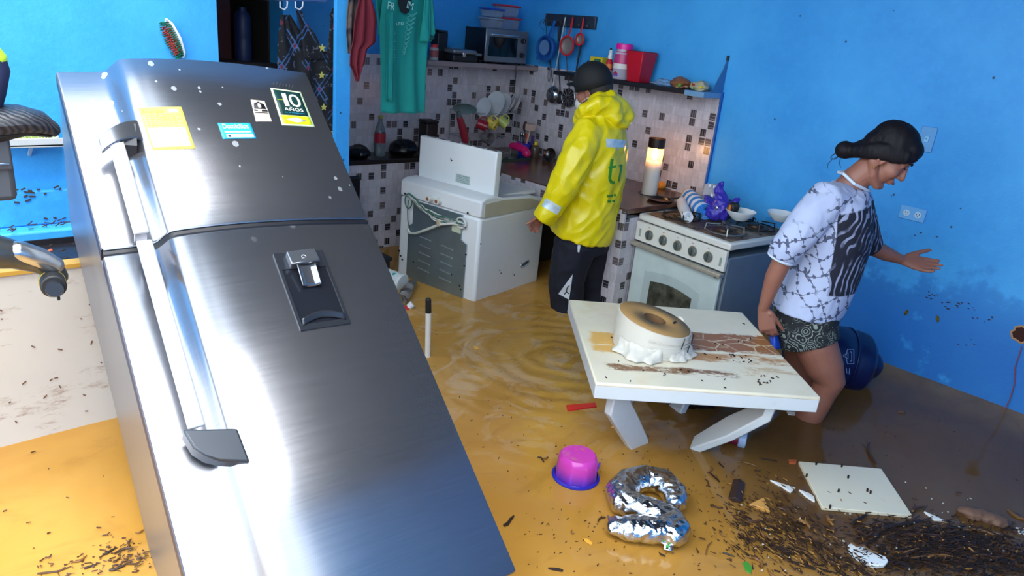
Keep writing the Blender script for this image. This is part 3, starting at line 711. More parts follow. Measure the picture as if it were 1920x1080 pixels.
od = part('oven_door', MB().box((-.004, SLn/2, .455), (.022, SLn-.03, .60)), mat('door_greenwhite', 'c3d0cc', .3), st, bevel=.006)
def arch(y0, y1, z0, z1, r, xo, th, rise):
    pts = [(y0, z0), (y1, z0)]
    for k in range(11): a = k/10; pts.append((y1+(y0-y1)*a, z1+rise*math.sin(a*PI)))
    g = MB().prism(pts, th); g.v = [V((xo-p.z, p.x, p.y)) for p in g.v]; return g
og = N('oven_glass'); f = og.noise(14, 7, .7); og.base(og.ramp(f, [(.35, h('23261f')), (.7, h('68695c'))])); og.rough(.3)
part('door_surround', arch(.12, SLn-.12, .30, .62, 0, -.014, .005, .03), mat('door_inner', 'b5c3c0', .3), od, bevel=.003)
part('oven_window', arch(.165, SLn-.175, .36, .575, 0, -.018, .004, .02), og.m, od, label='smeared oven window')
part('drawer_front', MB().box((-.004, SLn/2, .09), (.022, SLn-.03, .12)), MC['door_greenwhite'], st, bevel=.006)
for (x, y) in ((.16, .17), (.16, .475), (.44, .17), (.44, .475)):
    b_ = part('burner', MB().lathe([(0, .0), (.075, .0), (.07, .006), (.045, .008), (.042, .018), (.036, .022), (0, .024)], (x, y, ST+.003)), mat('burner_rust', '4a3423', .5, .4), st)
    gr = MB(); 
    for a in range(4):
        an = PI/4+a*PI/2; c_, s_ = math.cos(an), math.sin(an)
        gr.tube([(x+c_*.105, y+s_*.105, ST+.004), (x+c_*.10, y+s_*.10, ST+.040), (x+c_*.03, y+s_*.03, ST+.044)], .0045, seg=6)
    gr.tube([(x+.105*math.cos(a), y+.105*math.sin(a), ST+.010) for a in [2*PI*k/20 for k in range(20)]], .004, seg=6, closed=True, ref=(0, 0, 1))
    part('pan_support', gr, mat('grate_iron', '2b2a2c', .4, .6) if y > .3 or x > .3 else mat('grate_steel', '9c9a94', .3, .8), st)
def sw(px, py, up=0.0):                  # point above the cooktop
    return onZ(px, py, .585+up)

# ================================================================ COUNTER
CZ = .61
ct = thing('kitchen_counter', 'L-shaped tiled concrete counter with brown mud-coated top', 'counter', (3.2, 2.45, FZ))
brn = N('counter_mud'); f = brn.noise(5, 7, .65); brn.base(brn.ramp(f, [(.3, h('3c241a')), (.55, h('6b4634')), (.8, h('8d6a58'))])); brn.rough(.22); brn.bump(f, .2, .006)
part('countertop', MB().box((.375, .93, .955), (.78, 1.88, .03)), brn.m, ct, bevel=.004)
part('fascia', MB().box((-.012, .93, .925), (.014, 1.88, .075)), M['tile'], ct)
part('pillar', MB().box((.06, .10, .455), (.12, .20, .91)), M['tile'], ct)
part('end_wall', MB().box((.45, .05, .455), (.64, .10, .91)), M['tile'], ct)
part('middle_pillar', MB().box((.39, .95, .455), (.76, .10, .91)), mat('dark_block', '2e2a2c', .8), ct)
bc = thing('back_counter', 'narrow dark ledge counter along the tiled back wall', 'counter', (2.5, 4.2, FZ))
part('countertop', MB().box((.05, .01, .955), (1.25, .27, .03)), mat('dark_top', '241c1c', .3), bc, bevel=.004)
part('tiled_front', MB().box((.05, -.10, .47), (1.25, .03, .94)), M['tile'], bc)

# ================================================================ SHELF AND OVEN ON THE BACK WALL
wplastic = mat('white_plastic', 'e3e6ea', .35); redp = mat('red_plastic', 'c8202c', .35)
bshz = 1.27
bs = solo('back_shelf', MB().box((3.46, 4.205, bshz-.0175), (1.03, .28, .035)), mat('shelf_stone', '8d7f80', .35), 'thin stone shelf holding the toaster oven on the tiled back wall', 'shelf', bevel=.006)
def BY(px, py, Y=4.1): return onY(px, py, Y)
a, b = BY(908, 104, 4.08), BY(986, 108, 4.08); zt = BY(908, 52, 4.08).z
ov = thing('toaster_oven', 'small steel toaster oven standing on the back shelf under food boxes', 'toaster oven', (a.x, 4.08, bshz+.0), 0)
ow, oh = b.x-a.x, zt-bshz
steel2 = mat('oven_steel', '8e9298', .3, .7)
part('housing', MB().box((ow/2, .12, oh/2+.008), (ow-.01, .235, oh-.016)), mat('oven_black', '101216', .4), ov, bevel=.005)
part('front_frame', MB().box((ow/2, .0, oh/2+.008), (ow, .012, oh-.014)), steel2, ov, bevel=.003)
part('glass_door', MB().box((ow*.40, -.008, oh*.5), (ow*.68, .006, oh*.56)), mat('oven_glass_dark', '0e1c20', .08), ov, bevel=.002)
part('door_handle', MB().tube([(ow*.10, -.028, oh*.84), (ow*.70, -.028, oh*.84)], .007).tube([(ow*.12, -.028, oh*.84), (ow*.12, 0, oh*.84)], .004).tube([(ow*.68, -.028, oh*.84), (ow*.68, 0, oh*.84)], .004), mat('bright_steel', 'd5d8da', .15, .95), ov)
for z in (.72, .30):
    k = part('dial', MB().tube([(ow*.87, -.006, oh*z), (ow*.87, -.024, oh*z)], [.019, .016], seg=20, round_=False), mat('dial_black', '14151a', .3), ov)
    part('dial_mark', MB().box((ow*.87, -.0245, oh*z), (.004, .002, .02)), mat('bright_steel', 'd5d8da', .15, .95), k)
for x in (.03, ow-.03):
    for y in (.03, .2): part('foot', MB().box((x, y, .004), (.02, .02, .008)), MC['oven_black'], ov)
mb = MB().tube([(ow*.72, .0, 0)], .003) if False else MB()
pts = [BY(968, 118, 4.06), BY(967, 140, 4.2), BY(964, 165, 4.3), BY(961, 180, 4.3)]
o = thing('oven_cord', 'black cord with a plug hanging below the back shelf over the dishes', 'cord', tuple(pts[-1]))
part('wire', MB().tube([V((pts[0].x, 4.06, bshz-.03))]+pts, .003, seg=6), MC['oven_black'], o, world=True)
part('plug', MB().tube([pts[-1]-V((0, 0, .0)), pts[-1]+V((0, 0, -.045))], [.009, .013], seg=10), MC['oven_black'], o, world=True)
# food boxes on the oven
clearp = N('frosted_plastic'); clearp.base(h('b9c6d4')); clearp.rough(.25); clearp.set(Transmission_Weight=.6, IOR=1.2, Alpha=.75); clearp = clearp.m
def foodbox(label, c, sx, sy, sz, lidm, rz=0):
    o = thing('food_container', label, 'food box', c, rz, 'food boxes stacked on the toaster oven')
    part('box', MB().box((0, 0, sz/2), (sx, sy, sz), taper=.86), clearp, o, bevel=.008)
    part('lid', MB().box((0, 0, sz+.005), (sx+.014, sy+.014, .012)), lidm, o, bevel=.004)
zo = bshz+oh+.001; bluep = mat('blue_lid', '2348b4', .35)
q = BY(918, 40, 4.17); q2 = BY(952, 38, 4.20)
foodbox('clear food box with a pale grey lid, bottom of the left stack on the oven', (q.x+.0, 4.15, zo), .13, .12, .060, mat('grey_lid', '8b96a8', .4))
foodbox('clear food box with a blue lid, top of the left stack on the oven', (q.x, 4.15, zo+.073), .125, .12, .050, bluep)
foodbox('clear food box with a red lid, bottom of the right stack on the oven', (q2.x+.012, 4.225, zo), .16, .13, .075, redp)
foodbox('clear food box with a red lid, top of the right stack on the oven', (q2.x, 4.225, zo+.09), .15, .13, .070, redp)
# sandwich maker
q = BY(862, 92, 4.14)
sm = thing('sandwich_maker', 'silver sandwich maker with black base beside the toaster oven', 'sandwich maker', (q.x, 4.16, bshz))
part('base', MB().box((0, 0, .025), (.22, .19, .05)), MC['oven_black'], sm, bevel=.01)
part('top_plate', MB().box((0, 0, .068), (.21, .18, .035)), steel2, sm, bevel=.014)
part('handle', MB().box((.13, -.02, .055), (.07, .10, .02)), steel2, sm, bevel=.006)
part('latch', MB().box((-.02, -.098, .05), (.03, .012, .03)), MC['bright_steel'], sm, bevel=.002)
q = BY(827, 78, 4.2)
bj = thing('coffee_jug', 'black square canister standing behind the small bottle on the back shelf', 'canister', (q.x, 4.22, bshz))
part('body', MB().box((0, 0, .09), (.085, .085, .18)), mat('jug_black', '0d0e14', .4), bj, bevel=.006)
part('cap', MB().box((0, 0, .188), (.08, .08, .016)), mat('jug_lid', '16181f', .4), bj, bevel=.004)
q = BY(811, 100, 4.12)
bt = thing('seasoning_jar', 'small white jar with a red cap beside the teal shirt on the back shelf', 'jar', (q.x+.012, 4.12, bshz))
part('jar_body', MB().lathe([(0, 0), (.028, 0), (.030, .004), (.030, .075), (.026, .082), (0, .082)]), mat('jar_grey', 'a8a6a4', .4), bt)
part('jar_label', MB().lathe([(.0305, .02), (.0305, .065)]), mat('jar_label_red', '9a4a48', .5), bt)
part('cap', MB().lathe([(0, .102), (.022, .102), (.024, .098), (.024, .082), (0, .082)]), redp, bt)

# ================================================================ UTENSIL RACK ON THE RIGHT WALL
XW = XR-.001
ra, rb_ = onX(1022, 36, XR-.02), onX(1117, 39, XR-.02)
rk = thing('utensil_rack', 'dark wall rack with hooks high on the right blue wall', 'rack', (XR, ra.y, ra.z))
rl = rb_.y-ra.y
part('board', MB().box((-.012, rl/2, 0), (.022, abs(rl), .085)), mat('rack_dark', '2b3442', .45), rk, bevel=.006)
hooks = [.03, .14, .22, .30, .42, .56, .75, .9]
for k in hooks:
    y = rl*k; part('hook', MB().tube([(-.022, y, .0), (-.04, y, -.012), (-.048, y, -.03), (-.055, y, -.022)], .003, seg=6), chrome, rk)
for k in (.02, .98): part('screw', MB().tube([(-.022, rl*k, .03), (-.026, rl*k, .03)], .005, round_=False), chrome, rk)
def U(px, py, off=.06): return onX(px, py, XR-off)
def strainer(nm, label, cat, hp, c, r, rim, mesh_m, deep, hw=.008, off=.07):
    c = onX(c[0], c[1], XR-off); hp = onX(hp[0], hp[1], XR-.055)
    o = thing(nm, label, cat, tuple(c))
    part('rim', MB().tube([c+V((-.012, math.cos(a)*r, math.sin(a)*r)) for a in [2*PI*k/32 for k in range(32)]], .0065, seg=8, closed=True, ref=(1, 0, 0)), rim, o, world=True)
    g = MB().lathe([(r, 0), (r*.92, deep*.5), (r*.6, deep*.9), (0, deep)], seg=32); g.v = [c+V((-.012+p.z if deep > 0 else p.z, p.x, p.y)) for p in g.v]
    part('bowl', g, mesh_m, o, world=True, solid=.002)
    e = c+(hp-c).normalized()*r
    part('handle', MB().tube([hp, (hp+e)/2, e+V((-.01, 0, 0))], [(.004, hw), (.004, hw*1.1), (.004, hw*.9)], ref=(1, 0, 0)), rim, o, world=True)
    return o, c
bluec = mat('colander_blue', '1f5fae', .4)
o, c = strainer('colander', 'round blue plastic colander hanging from the rack', 'colander', (1040, 40), (1024, 91), .086, bluec, bluec, .05, .014, .09)
g = MB()
for s_ in (1, -1): pass
part('side_wall', MB().tube([c+V((-.0, math.cos(a)*.080, math.sin(a)*.080)) for a in [2*PI*k/32 for k in range(32)]], (.024, .006), seg=8, closed=True, ref=(1, 0, 0)), bluec, o, world=True)
part('loop', MB().tube([c+V((-.012, .070+.012*math.cos(a), -.072+.010*math.sin(a))) for a in [2*PI*k/12 for k in range(12)]], .003, seg=6, closed=True, ref=(1, 0, 0)), bluec, o, world=True)
part('mesh_disc', MB().tube([c+V((-.014, .008, .006)), c+V((-.0135, .008, .006))], [.052, .052], seg=24, round_=False), mat('strainer_mesh', '5f88b8', .4), o, world=True)
redm = mat('strainer_red', 'd8262e', .35)
strainer('strainer', 'large red fine-mesh strainer hanging in the middle of the rack', 'strainer', (1074, 33), (1065, 86), .064, redm, mat('mesh_grey', '8f8480', .4, .3), .03, .008, .10)
strainer('strainer', 'small oval red strainer hanging at the right of the rack', 'strainer', (1094, 34), (1089, 74), .038, redm, mat('mesh_grey', '8f8480', .4, .3), .02, .007, .07)
stl = mat('ladle_steel', 'a9acb0', .18, .95)
def utensil(nm, label, cat, pts, rad, m, head=None, off=.05, hm=None):
    P = [onX(p[0], p[1], XR-(p[2] if len(p) > 2 else off)) for p in pts]
    o = thing(nm, label, cat, tuple(P[0])); part('handle', MB().tube(P, rad, seg=8), m, o, world=True)
    if head: head(o, P[-1], hm or m)
    return o
def bowlhead(r, deep=.03):
    def f(o, p, m):
        g = MB().lathe([(0, -deep), (r*.6, -deep*.8), (r*.92, -deep*.35), (r, 0)], seg=28); c = p+V((0, 0, -r*.9)); g.v = [c+V((q.z, q.x, q.y)) for q in g.v]
        part('bowl', g, m, o, world=True, solid=.002)
    return f
def skimhead(r):
    def f(o, p, m):
        c = p+V((0, 0, -r*.9)); g = MB()
        for k in range(13):
            a = 2*PI*k/13; g.bar(c+V((-.01, math.cos(a)*r*.2, math.sin(a)*r*.2)), c+V((-.006, math.cos(a)*r, math.sin(a)*r)), .004, .002, (1, 0, 0))
        part('slotted_disc', g, mat('bright_steel', 'd5d8da', .15, .95), o, world=True)
        part('disc_rim', MB().tube([c+V((-.004, math.cos(a)*r, math.sin(a)*r)) for a in [2*PI*k/28 for k in range(28)]], .003, seg=6, closed=True, ref=(1, 0, 0)), m, o, world=True)
        part('disc_back', MB().tube([c, c+V((.002, 0, 0))], [r, r], seg=28, round_=False), mat('disc_dark', '3a3234', .4, .5), o, world=True)
    return f
utensil('ladle', 'steel ladle with a round bowl catching a bright glint, hanging beside the man', 'ladle', [(1024, 40), (1026, 90), (1032, 130), (1039, 163)], .004, stl, bowlhead(.064, .04), .045)
utensil('skimmer', 'steel slotted skimmer hanging partly behind the man', 'skimmer', [(1060, 45, .05), (1062, 110, .05), (1068, 168, .05)], .004, stl, skimhead(.064))
utensil('serving_spoon', 'large dark steel serving spoon hanging behind the ladle', 'spoon', [(1046, 40), (1047, 110), (1050, 172)], .004, mat('spoon_dark', '57565c', .3, .8), bowlhead(.046, .02), .03)
utensil('tongs', 'pair of white-tipped tongs hanging open beside the blue colander', 'tongs', [(1060, 33), (1053, 70), (1042, 130), (1037, 160)], .0045, mat('tongs_white', 'd9dcdc', .3, .3), None, .07)
utensil('spatula', 'steel spatula with a dark grip hanging at the right of the rack', 'spatula', [(1089, 85, .04), (1084, 112, .04), (1080, 135, .04)], [.008, .007, .004], mat('grip_brown', '241a1c', .5), lambda o, p, m: part('blade', MB().box(p+V((0, 0, -.05)), (.003, .035, .1)), stl, o, world=True), .04)
utensil('wire_whisk', 'wire whisk hanging below the blue colander', 'whisk', [(1030, 112, .03), (1032, 124, .03)], .006, mat('spoon_dark', '57565c', .3, .8),
        lambda o, p, m: [part('wire', MB().tube([p, p+V((0, .018*s, -.04)), p+V((0, .016*s, -.09)), p+V((0, 0, -.115))], .0015, seg=5), stl, o, world=True) for s in (-1.1, -.5, .3, 1)], .03)
utensil('turner', 'black kitchen turner hanging behind the tongs', 'turner', [(1052, 38, .03), (1048, 75, .03)], .008, mat('grip_brown', '241a1c', .5), None, .03)
utensil('wire_ring', 'thin wire ring hook at the left end of the utensil rack', 'wire hook', [(1024, 34, .03), (1013, 40, .03), (1012, 50, .03), (1020, 56, .03)], .0018, stl, None, .03)

# ================================================================ SHELF ON THE RIGHT WALL
rs0, rs1 = onX(1075, 132, XR-.18), onX(1296, 163, XR-.18)
shz = 1.27; ya, yb = 2.46, 3.72
blk = mat('shelf_black', '1c1a20', .45)
rsf = thing('right_shelf', 'long black shelf board with a grey steel end bracket on the right wall', 'shelf', (XR, ya, shz))
part('board', MB().box((-.10, (yb-ya)/2+.07, -.014), (.2, yb-ya-.14, .028)), blk, rsf, bevel=.003)
part('board_end', MB().box((-.10, .07, -.016), (.2, .14, .032)), mat('shelf_bluegrey', '6f9cc4', .4), rsf, bevel=.003, label='pale blue end piece')
g = MB().prism([(0, 0), (-.13, 0), (-.11, .02), (-.04, .13), (-.015, .19), (0, .20)], .006); g.v = [V((p.x, -.0+p.z, p.y)) for p in g.v]
part('end_bracket', g, mat('bracket_blue', '4a7fae', .4, .3), rsf, bevel=.001, label='triangular blue-grey end bracket')
part('bracket_tip', MB().box((-.010, .003, .203), (.02, .012, .03)), mat('tip_dark', '232a33', .5), rsf, bevel=.003)
def SX(px, py, off=.1): return onX(px, py, XR-off)
def shelf_at(px, py, off=.1):
    """where a thing seen at this column stands on the right shelf"""
    p = SX(px, py, off); return (XR-off, p.y, shz)
# cube-shaped yellow and green packet
q = shelf_at(1122, 130)
o = thing('tea_box', 'yellow and green printed box at the left end of the right shelf', 'box', q)
part('carton', MB().box((0, 0, .062), (.07, .11, .124)), mat('carton_yellow', 'd9c02e', .5), o, bevel=.002)
part('print_panel', MB().box((-.0355, -.012, .066), (.002, .055, .09)), mat('carton_green', '1f6b45', .5), o)
part('print_ring', MB().tube([(-.0375, -.012+.018*math.cos(a), .078+.020*math.sin(a)) for a in [2*PI*k/18 for k in range(18)]], .003, seg=6, closed=True, ref=(1, 0, 0)), mat('carton_pale', 'a9c68a', .5), o)
part('white_band', MB().box((-.0355, .038, .05), (.002, .03, .03)), wplastic, o)
q = shelf_at(1127, 128, .155)
o = thing('spray_bottle', 'white round-topped bottle in front of the yellow and green box', 'bottle', q)
part('bottle_body', MB().lathe([(0, 0), (.021, 0), (.023, .004), (.023, .052), (.018, .066), (.010, .074), (0, .076)]), wplastic, o)
q = shelf_at(1141, 132, .13)
o = thing('sauce_bottle', 'red sauce bottle with a white spotted cap on the right shelf', 'bottle', q)
part('bottle_body', MB().lathe([(0, 0), (.022, 0), (.024, .004), (.024, .095), (.014, .115), (.012, .12), (0, .12)]), redp, o)
part('label_band', MB().lathe([(.0245, .025), (.0245, .05)]), wplastic, o); part('label_band', MB().lathe([(.0246, .06), (.0246, .088)]), mat('label_orange', 'e07a3a', .5), o)
part('cap', MB().lathe([(0, .12), (.016, .12), (.016, .14), (.012, .17), (.006, .18), (0, .182)]), wplastic, o)
part('cap_spots', MB().ball((-.012, .008, .15), .004, 8).ball((-.014, -.004, .165), .003, 8).ball((-.006, -.012, .14), .004, 8).ball((-.004, .0, .184), .008, 8), black, o)
q = shelf_at(1165, 136, .12)
o = thing('pink_lid_jar', 'large clear jar with a bright pink lid on the right shelf', 'jar', q)
part('jar_body', MB().lathe([(0, .002), (.054, .002), (.058, .008), (.058, .08), (.060, .085), (.060, .13), (.058, .165), (.050, .182), (.050, .19)]), mat('jar_clear', 'b9b2c4', .2), o)
part('pink_contents', MB().lathe([(.0602, .10), (.0602, .15), (.055, .175)]), mat('jar_pink', 'c23a78', .35), o)
part('label_band', MB().lathe([(.0604, .068), (.0604, .10)]), mat('label_paper', 'e9e4e0', .6), o)
part('label_emblem', MB().prism([(-.017, 0), (.017, 0), (.017, .014), (0, .028), (-.017, .014)], .002, M=mx((0, -1, 0), (0, 0, 1), (-1, 0, 0), (-.0585, 0, .022))), mat('emblem_violet', '6a4fb0', .5), o)
part('emblem_roof', MB().prism([(-.018, .014), (.018, .014), (0, .030)], .003, M=mx((0, -1, 0), (0, 0, 1), (-1, 0, 0), (-.0590, 0, .022))), redp, o)
part('lid', MB().lathe([(0, .226), (.050, .226), (.056, .222), (.056, .19), (0, .19)]), mat('hot_pink', 'f01f9e', .35), o, bevel=.001)
q = shelf_at(1198, 142, .115)
o = thing('red_planter', 'square tapering red plastic box on the right shelf', 'box', q)
part('bin', MB().box((0, 0, .0925), (.155, .135, .185), taper=.74), mat('planter_red', 'c0122a', .4), o, bevel=.004)
part('bin_rim', MB().box((0, 0, .183), (.158, .138, .008)), mat('planter_red', 'c0122a', .4), o, bevel=.001)
part('bin_inside', MB().box((0, 0, .1885), (.142, .122, .003)), mat('planter_dark', '5c1420', .6), o)
def crumple(c, r, amp, seed, seg=36, floor=None):
    g = MB().ball((0, 0, 0), 1, seg); rv = V((seed*3.1, seed*1.7, seed))
    out = []
    for p in g.v:
        k = 1+amp*(noise.noise(p*1.6+rv)+.6*abs(noise.noise(p*3.7+rv))+.3*noise.noise(p*8+rv))
        q = V((p.x*r[0]*k, p.y*r[1]*k, p.z*r[2]*k))+V(c)
        if floor is not None and q.z < floor: q.z = floor+.0005*(p.x+1)
        out.append(q)
    g.v = out; return g
film = N('clear_film'); film.base(h('dfe6ea')); film.rough(.18); film.set(Transmission_Weight=.75, IOR=1.15, Alpha=.45); film = film.m
snack = [('clear crumpled bag at the left of the snack bags on the right shelf', (1247, 148), (.05, .07, .022), film, 1), ('brown and yellow snack bag in the middle of the right shelf', (1278, 148), (.055, .065, .034), mat('snack_brown', '8d5a3c', .35), 2), ('pale green and yellow snack bag near the end bracket', (1314, 153), (.05, .055, .032), mat('snack_pale', 'b9ae8e', .35), 3)]
for lab, (px, py), r, m, sd in snack:
    q = shelf_at(px, py, .11); c = V((q[0], q[1], shz+r[2]*.8))
    o = thing('snack_bag', lab, 'snack bag', (q[0], q[1], shz)); part('bag_film', crumple(c, r, .3, sd, floor=shz+.001), m, o, world=True, angle=25)
    if sd > 1:
        for k in range(3):
            a = k*2.1+sd; part('print', crumple(c+V((-r[0]*.72, r[1]*.5*math.cos(a), r[2]*.3*math.sin(a))), (.012, .018, .012), .3, sd+k, 12), [mat('snack_yellow', 'e2c62a', .4), mat('snack_green', '6f9c3c', .4), mat('snack_red', 'a63c2e', .4)][k], o, world=True, angle=25)

# ================================================================ ON THE COUNTER
cz = CZ+.001
def CT(px, py, up=0): return onZ(px, py, cz+up)
# candle lamp
q = CT(1216, 366)
cn = thing('candle', 'tall lit candle in a clear glass sleeve on the counter beside the stove', 'candle', (q.x, q.y, cz))
part('saucer', MB().lathe([(0, 0), (.055, 0), (.068, .010), (.066, .012), (.054, .004), (0, .004)]), mat('saucer_dark', '3c3430', .3), cn)
wax = N('candle_wax'); wax.base(h('e9e4dc')); wax.rough(.4); wax.set(Subsurface_Weight=.35, Subsurface_Scale=.03); 
part('wax', MB().lathe([(0, .004), (.042, .004), (.043, .02), (.043, .20), (.036, .215), (.012, .205), (0, .20)]), wax.m, cn)
gl = N('sleeve_glass'); gl.base(h('fff4e6')); gl.rough(.25); gl.set(Alpha=.42, IOR=1.2)
part('glass_sleeve', MB().lathe([(.050, .004), (.050, .325)]), gl.m, cn)
part('sooty_rim', MB().lathe([(.0508, .30), (.0518, .352), (.0508, .358)]), mat('soot_brown', '2a1408', .5), cn, label='soot-dark rim of the glass')
part('sooty_lip', MB().lathe([(.0492, .30), (.0492, .352)]), mat('soot_brown', '2a1408', .5), cn)
part('wick', MB().tube([(0, 0, .205), (.001, 0, .23)], .0015, seg=6), black, cn)
fl = N('flame'); fl.set(Emission_Strength=22.0); fl.b.inputs['Emission Color'].default_value = (1, .50, .10, 1); fl.base(h('ffb040'))
part('flame', MB().lathe([(0, .222), (.012, .230), (.021, .246), (.022, .262), (.015, .284), (.006, .300), (0, .312)]), fl.m, cn)
l = bpy.data.lights.new('candle_light', 'POINT'); l.energy = 3.5; l.color = (1, .5, .2); l.shadow_soft_size = .03
lo = bpy.data.objects.new('candle_light', l); col.objects.link(lo); lo.location = (q.x, q.y, cz+.268)
q = CT(1237, 356)
solo('lemon', MB().tube([(q.x, q.y, cz+.03), (q.x+.02, q.y, cz+.03)], [.026, .024], seg=16), mat('lemon_amber', 'e89a2c', .4), 'amber yellow lemon just behind the candle', 'fruit')
q = CT(1238, 380)
o = thing('frying_pan', 'small black frying pan lying beside the candle on the counter', 'pan', (q.x, q.y, cz))
part('pan_bowl', MB().lathe([(0, 0), (.062, 0), (.082, .022), (.085, .024), (.081, .023), (.060, .004), (0, .004)]), mat('iron_black', '1e1c20', .25, .4), o)
part('handle', MB().bar((.07, .0, .02), (.15, -.05, .03), .018, .008), black, o, bevel=.003)
# dish rack at the far corner
wire = mat('rack_wire', 'b4b6ba', .3, .6)
ry = 4.02; rx0, rx1 = 3.30, 3.76; rz1 = cz+.30
def RK(px, py, Y=4.0): return onY(px, py, Y)
p_tl, p_tr = RK(884, 213), RK(964, 213)
rx0, rx1, rtz = p_tl.x, p_tr.x, p_tl.z
dr = thing('dish_rack', 'white wire dish rack crowded with plates in the dark back corner', 'dish rack', (rx0, 4.0, cz))
g = MB()
for y in (-.0, .24):
    for x in (0, rx1-rx0): part('leg', MB().tube([(x, y, 0), (x, y, rtz-cz)], .004, seg=6), wire, dr)
for z in (rtz-cz, .14, .02):
    part('rail', MB().tube([(0, 0, z), (rx1-rx0, 0, z), (rx1-rx0, .24, z), (0, .24, z)], .0035, seg=6, closed=True, ref=(0, 0, 1)), wire, dr)
for k in range(9): part('wire', MB().tube([((rx1-rx0)*k/8, 0, rtz-cz), ((rx1-rx0)*k/8, .24, rtz-cz)], .002, seg=5), wire, dr)
for k in range(9): part('wire', MB().tube([((rx1-rx0)*k/8, 0, .14), ((rx1-rx0)*k/8, .24, .14)], .002, seg=5), wire, dr)
plm = mat('plate_white', 'c9cfd4', .15)
def plate_mb(r): return MB().lathe([(0, .0), (r*.55, 0), (r*.62, .006), (r, .018), (r, .022), (r*.6, .010), (0, .004)], seg=36)
pl = [('round white plate upright at the left front of the dish rack', (911, 193), .070, .15, 15), ('large white plate leaning in the middle of the dish rack', (932, 184), .095, .35, 24), ('white plate behind the large one in the dish rack', (946, 186), .088, .5, 30), ('white plate seen nearly edge-on in the dish rack', (962, 182), .085, 1.15, 30), ('white plate at the right end of the dish rack, edge toward the room', (973, 182), .085, 1.25, 26)]
for k, (lab, (px, py), r, yaw, tilt) in enumerate(pl):
    c = RK(px, py, 4.03+.02*k); zz = V([(-1, -.1, .25), (-1, -.05, .3), (-1, .05, .35), (-.8, .55, .45), (-.75, .6, .4)][k])
    c.z = rtz+r*.80-.02
    solo('plate', plate_mb(r), plm, lab, 'plate', 'plates in the dish rack', M4=mx(zz.cross(V((0, 0, 1))) if False else V((0, 0, 1)).cross(zz), zz.cross(V((0, 0, 1)).cross(zz)), zz, c))
c = RK(868, 205, 4.02); zz = V((-.3, -.35, -.75))
solo('glass_dish', plate_mb(.085), mat('dish_green', '7f9a9c', .12), 'greenish glass dish tipped over the left side of the dish rack', 'dish', M4=mx(V((1, 0, -.35)), zz.cross(V((1, 0, -.35))), zz, V((c.x, 4.0, rtz+.05))))
def mug(label, c, r, hh, m, axis, hm=None, inner='2c2a2e'):
    axis = V(axis).normalized(); a, b = basis(axis, V((0, 0, 1)) if abs(axis.z) < .9 else V((1, 0, 0)))
    o = thing('mug', label, 'mug', M4=mx(a, b, axis, c), group='mugs hanging on the dish rack')
    part('mug_body', MB().lathe([(0, 0), (r*.86, 0), (r*.94, .006), (r, hh*.5), (r, hh), (r*.93, hh), (r*.9, hh*.1), (0, hh*.08)]), m, o)
    part('handle', MB().tube([(r*.95, 0, hh*.8), (r*1.5, 0, hh*.75), (r*1.6, 0, hh*.45), (r*1.35, 0, hh*.2), (r*.92, 0, hh*.2)], .005, seg=8), m, o)
    return o
mugy = N('mug_print'); f = mugy.voro(24); mugy.base(mugy.mix(mugy.step(f, .2, .3), h('6b4a2c'), h('c9b24a'))); mugy.rough(.35)
c = RK(894, 230, 3.96); mug('dark red mug hanging at the left of the dish rack', c, .036, .075, mat('mug_red', '8c1a2c', .3), (.6, -.5, -.25))
c = RK(913, 226, 3.95); mug('yellow printed mug hanging in the middle of the dish rack', c, .036, .08, mugy.m, (.4, -.7, -.35))
c = RK(934, 222, 3.96); mug('lime and grey mug hanging at the right of the dish rack', c, .036, .08, mat('mug_lime', 'a8b25c', .35), (.55, -.5, -.5))
c = RK(906, 257, 4.02); o = mug('grey mug lying with its mouth outward low in the dish rack', c, .042, .08, mat('mug_grey', '6f6a6e', .4), (.0, -1, .05))
c = RK(862, 228, 4.0)
o = thing('red_flask', 'dull red flask leaning beside the left end of the dish rack', 'flask', (c.x, 4.0, cz))
part('flask_body', MB().tube([RK(872, 262, 4.0), RK(868, 242, 4.0), RK(862, 222, 4.0)], [.026, .028, .022], seg=18), mat('flask_red', '8a1c2e', .4), o, world=True)
part('flask_cap', MB().tube([RK(861, 219, 4.0), RK(860, 212, 4.0)], [.018, .016], seg=16), mat('flask_cap', '4f5a5c', .4), o, world=True)
# cutlery cup, leaning, with its cutlery
q = CT(985, 280); cp0 = V((3.83, q.y, cz)); 
c0 = on(982, 277, 0, 3.82); cupb = V((c0.x, c0.y, cz))
o = thing('cutlery_cup', 'bright blue plastic cup full of cutlery beside the dish rack', 'cup', tuple(cupb))
cupm = mat('cup_blue', '3438c8', .4)
part('cup_body', MB().lathe([(0, 0), (.036, 0), (.038, .004), (.056, .085), (.062, .105), (.058, .104), (.034, .006), (0, .006)], seg=32), cupm, o)
rr = random.Random(4)
items = [('spoon', 'steel teaspoon at the left of the blue cutlery cup', stl, -.05, .01), ('spoon', 'steel spoon beside the leftmost one in the cutlery cup', stl, -.03, .02), ('fork', 'steel fork in the middle of the cutlery cup', stl, -.01, .0), ('knife', 'orange-handled knife standing in the cutlery cup', mat('knife_orange', 'd2502c', .4), .012, .0), ('spatula', 'dark violet spatula leaning right out of the cutlery cup', mat('spatula_violet', '4a3a72', .5), .07, .01), ('wooden_spoon', 'large dark wooden spoon standing tall in the cutlery cup', mat('spoon_wood', '4a3230', .6), -.015, .03), ('meat_mallet', 'pale wooden meat mallet standing in the cutlery cup', mat('mallet_wood', 'c8aca0', .6), .035, .03)]
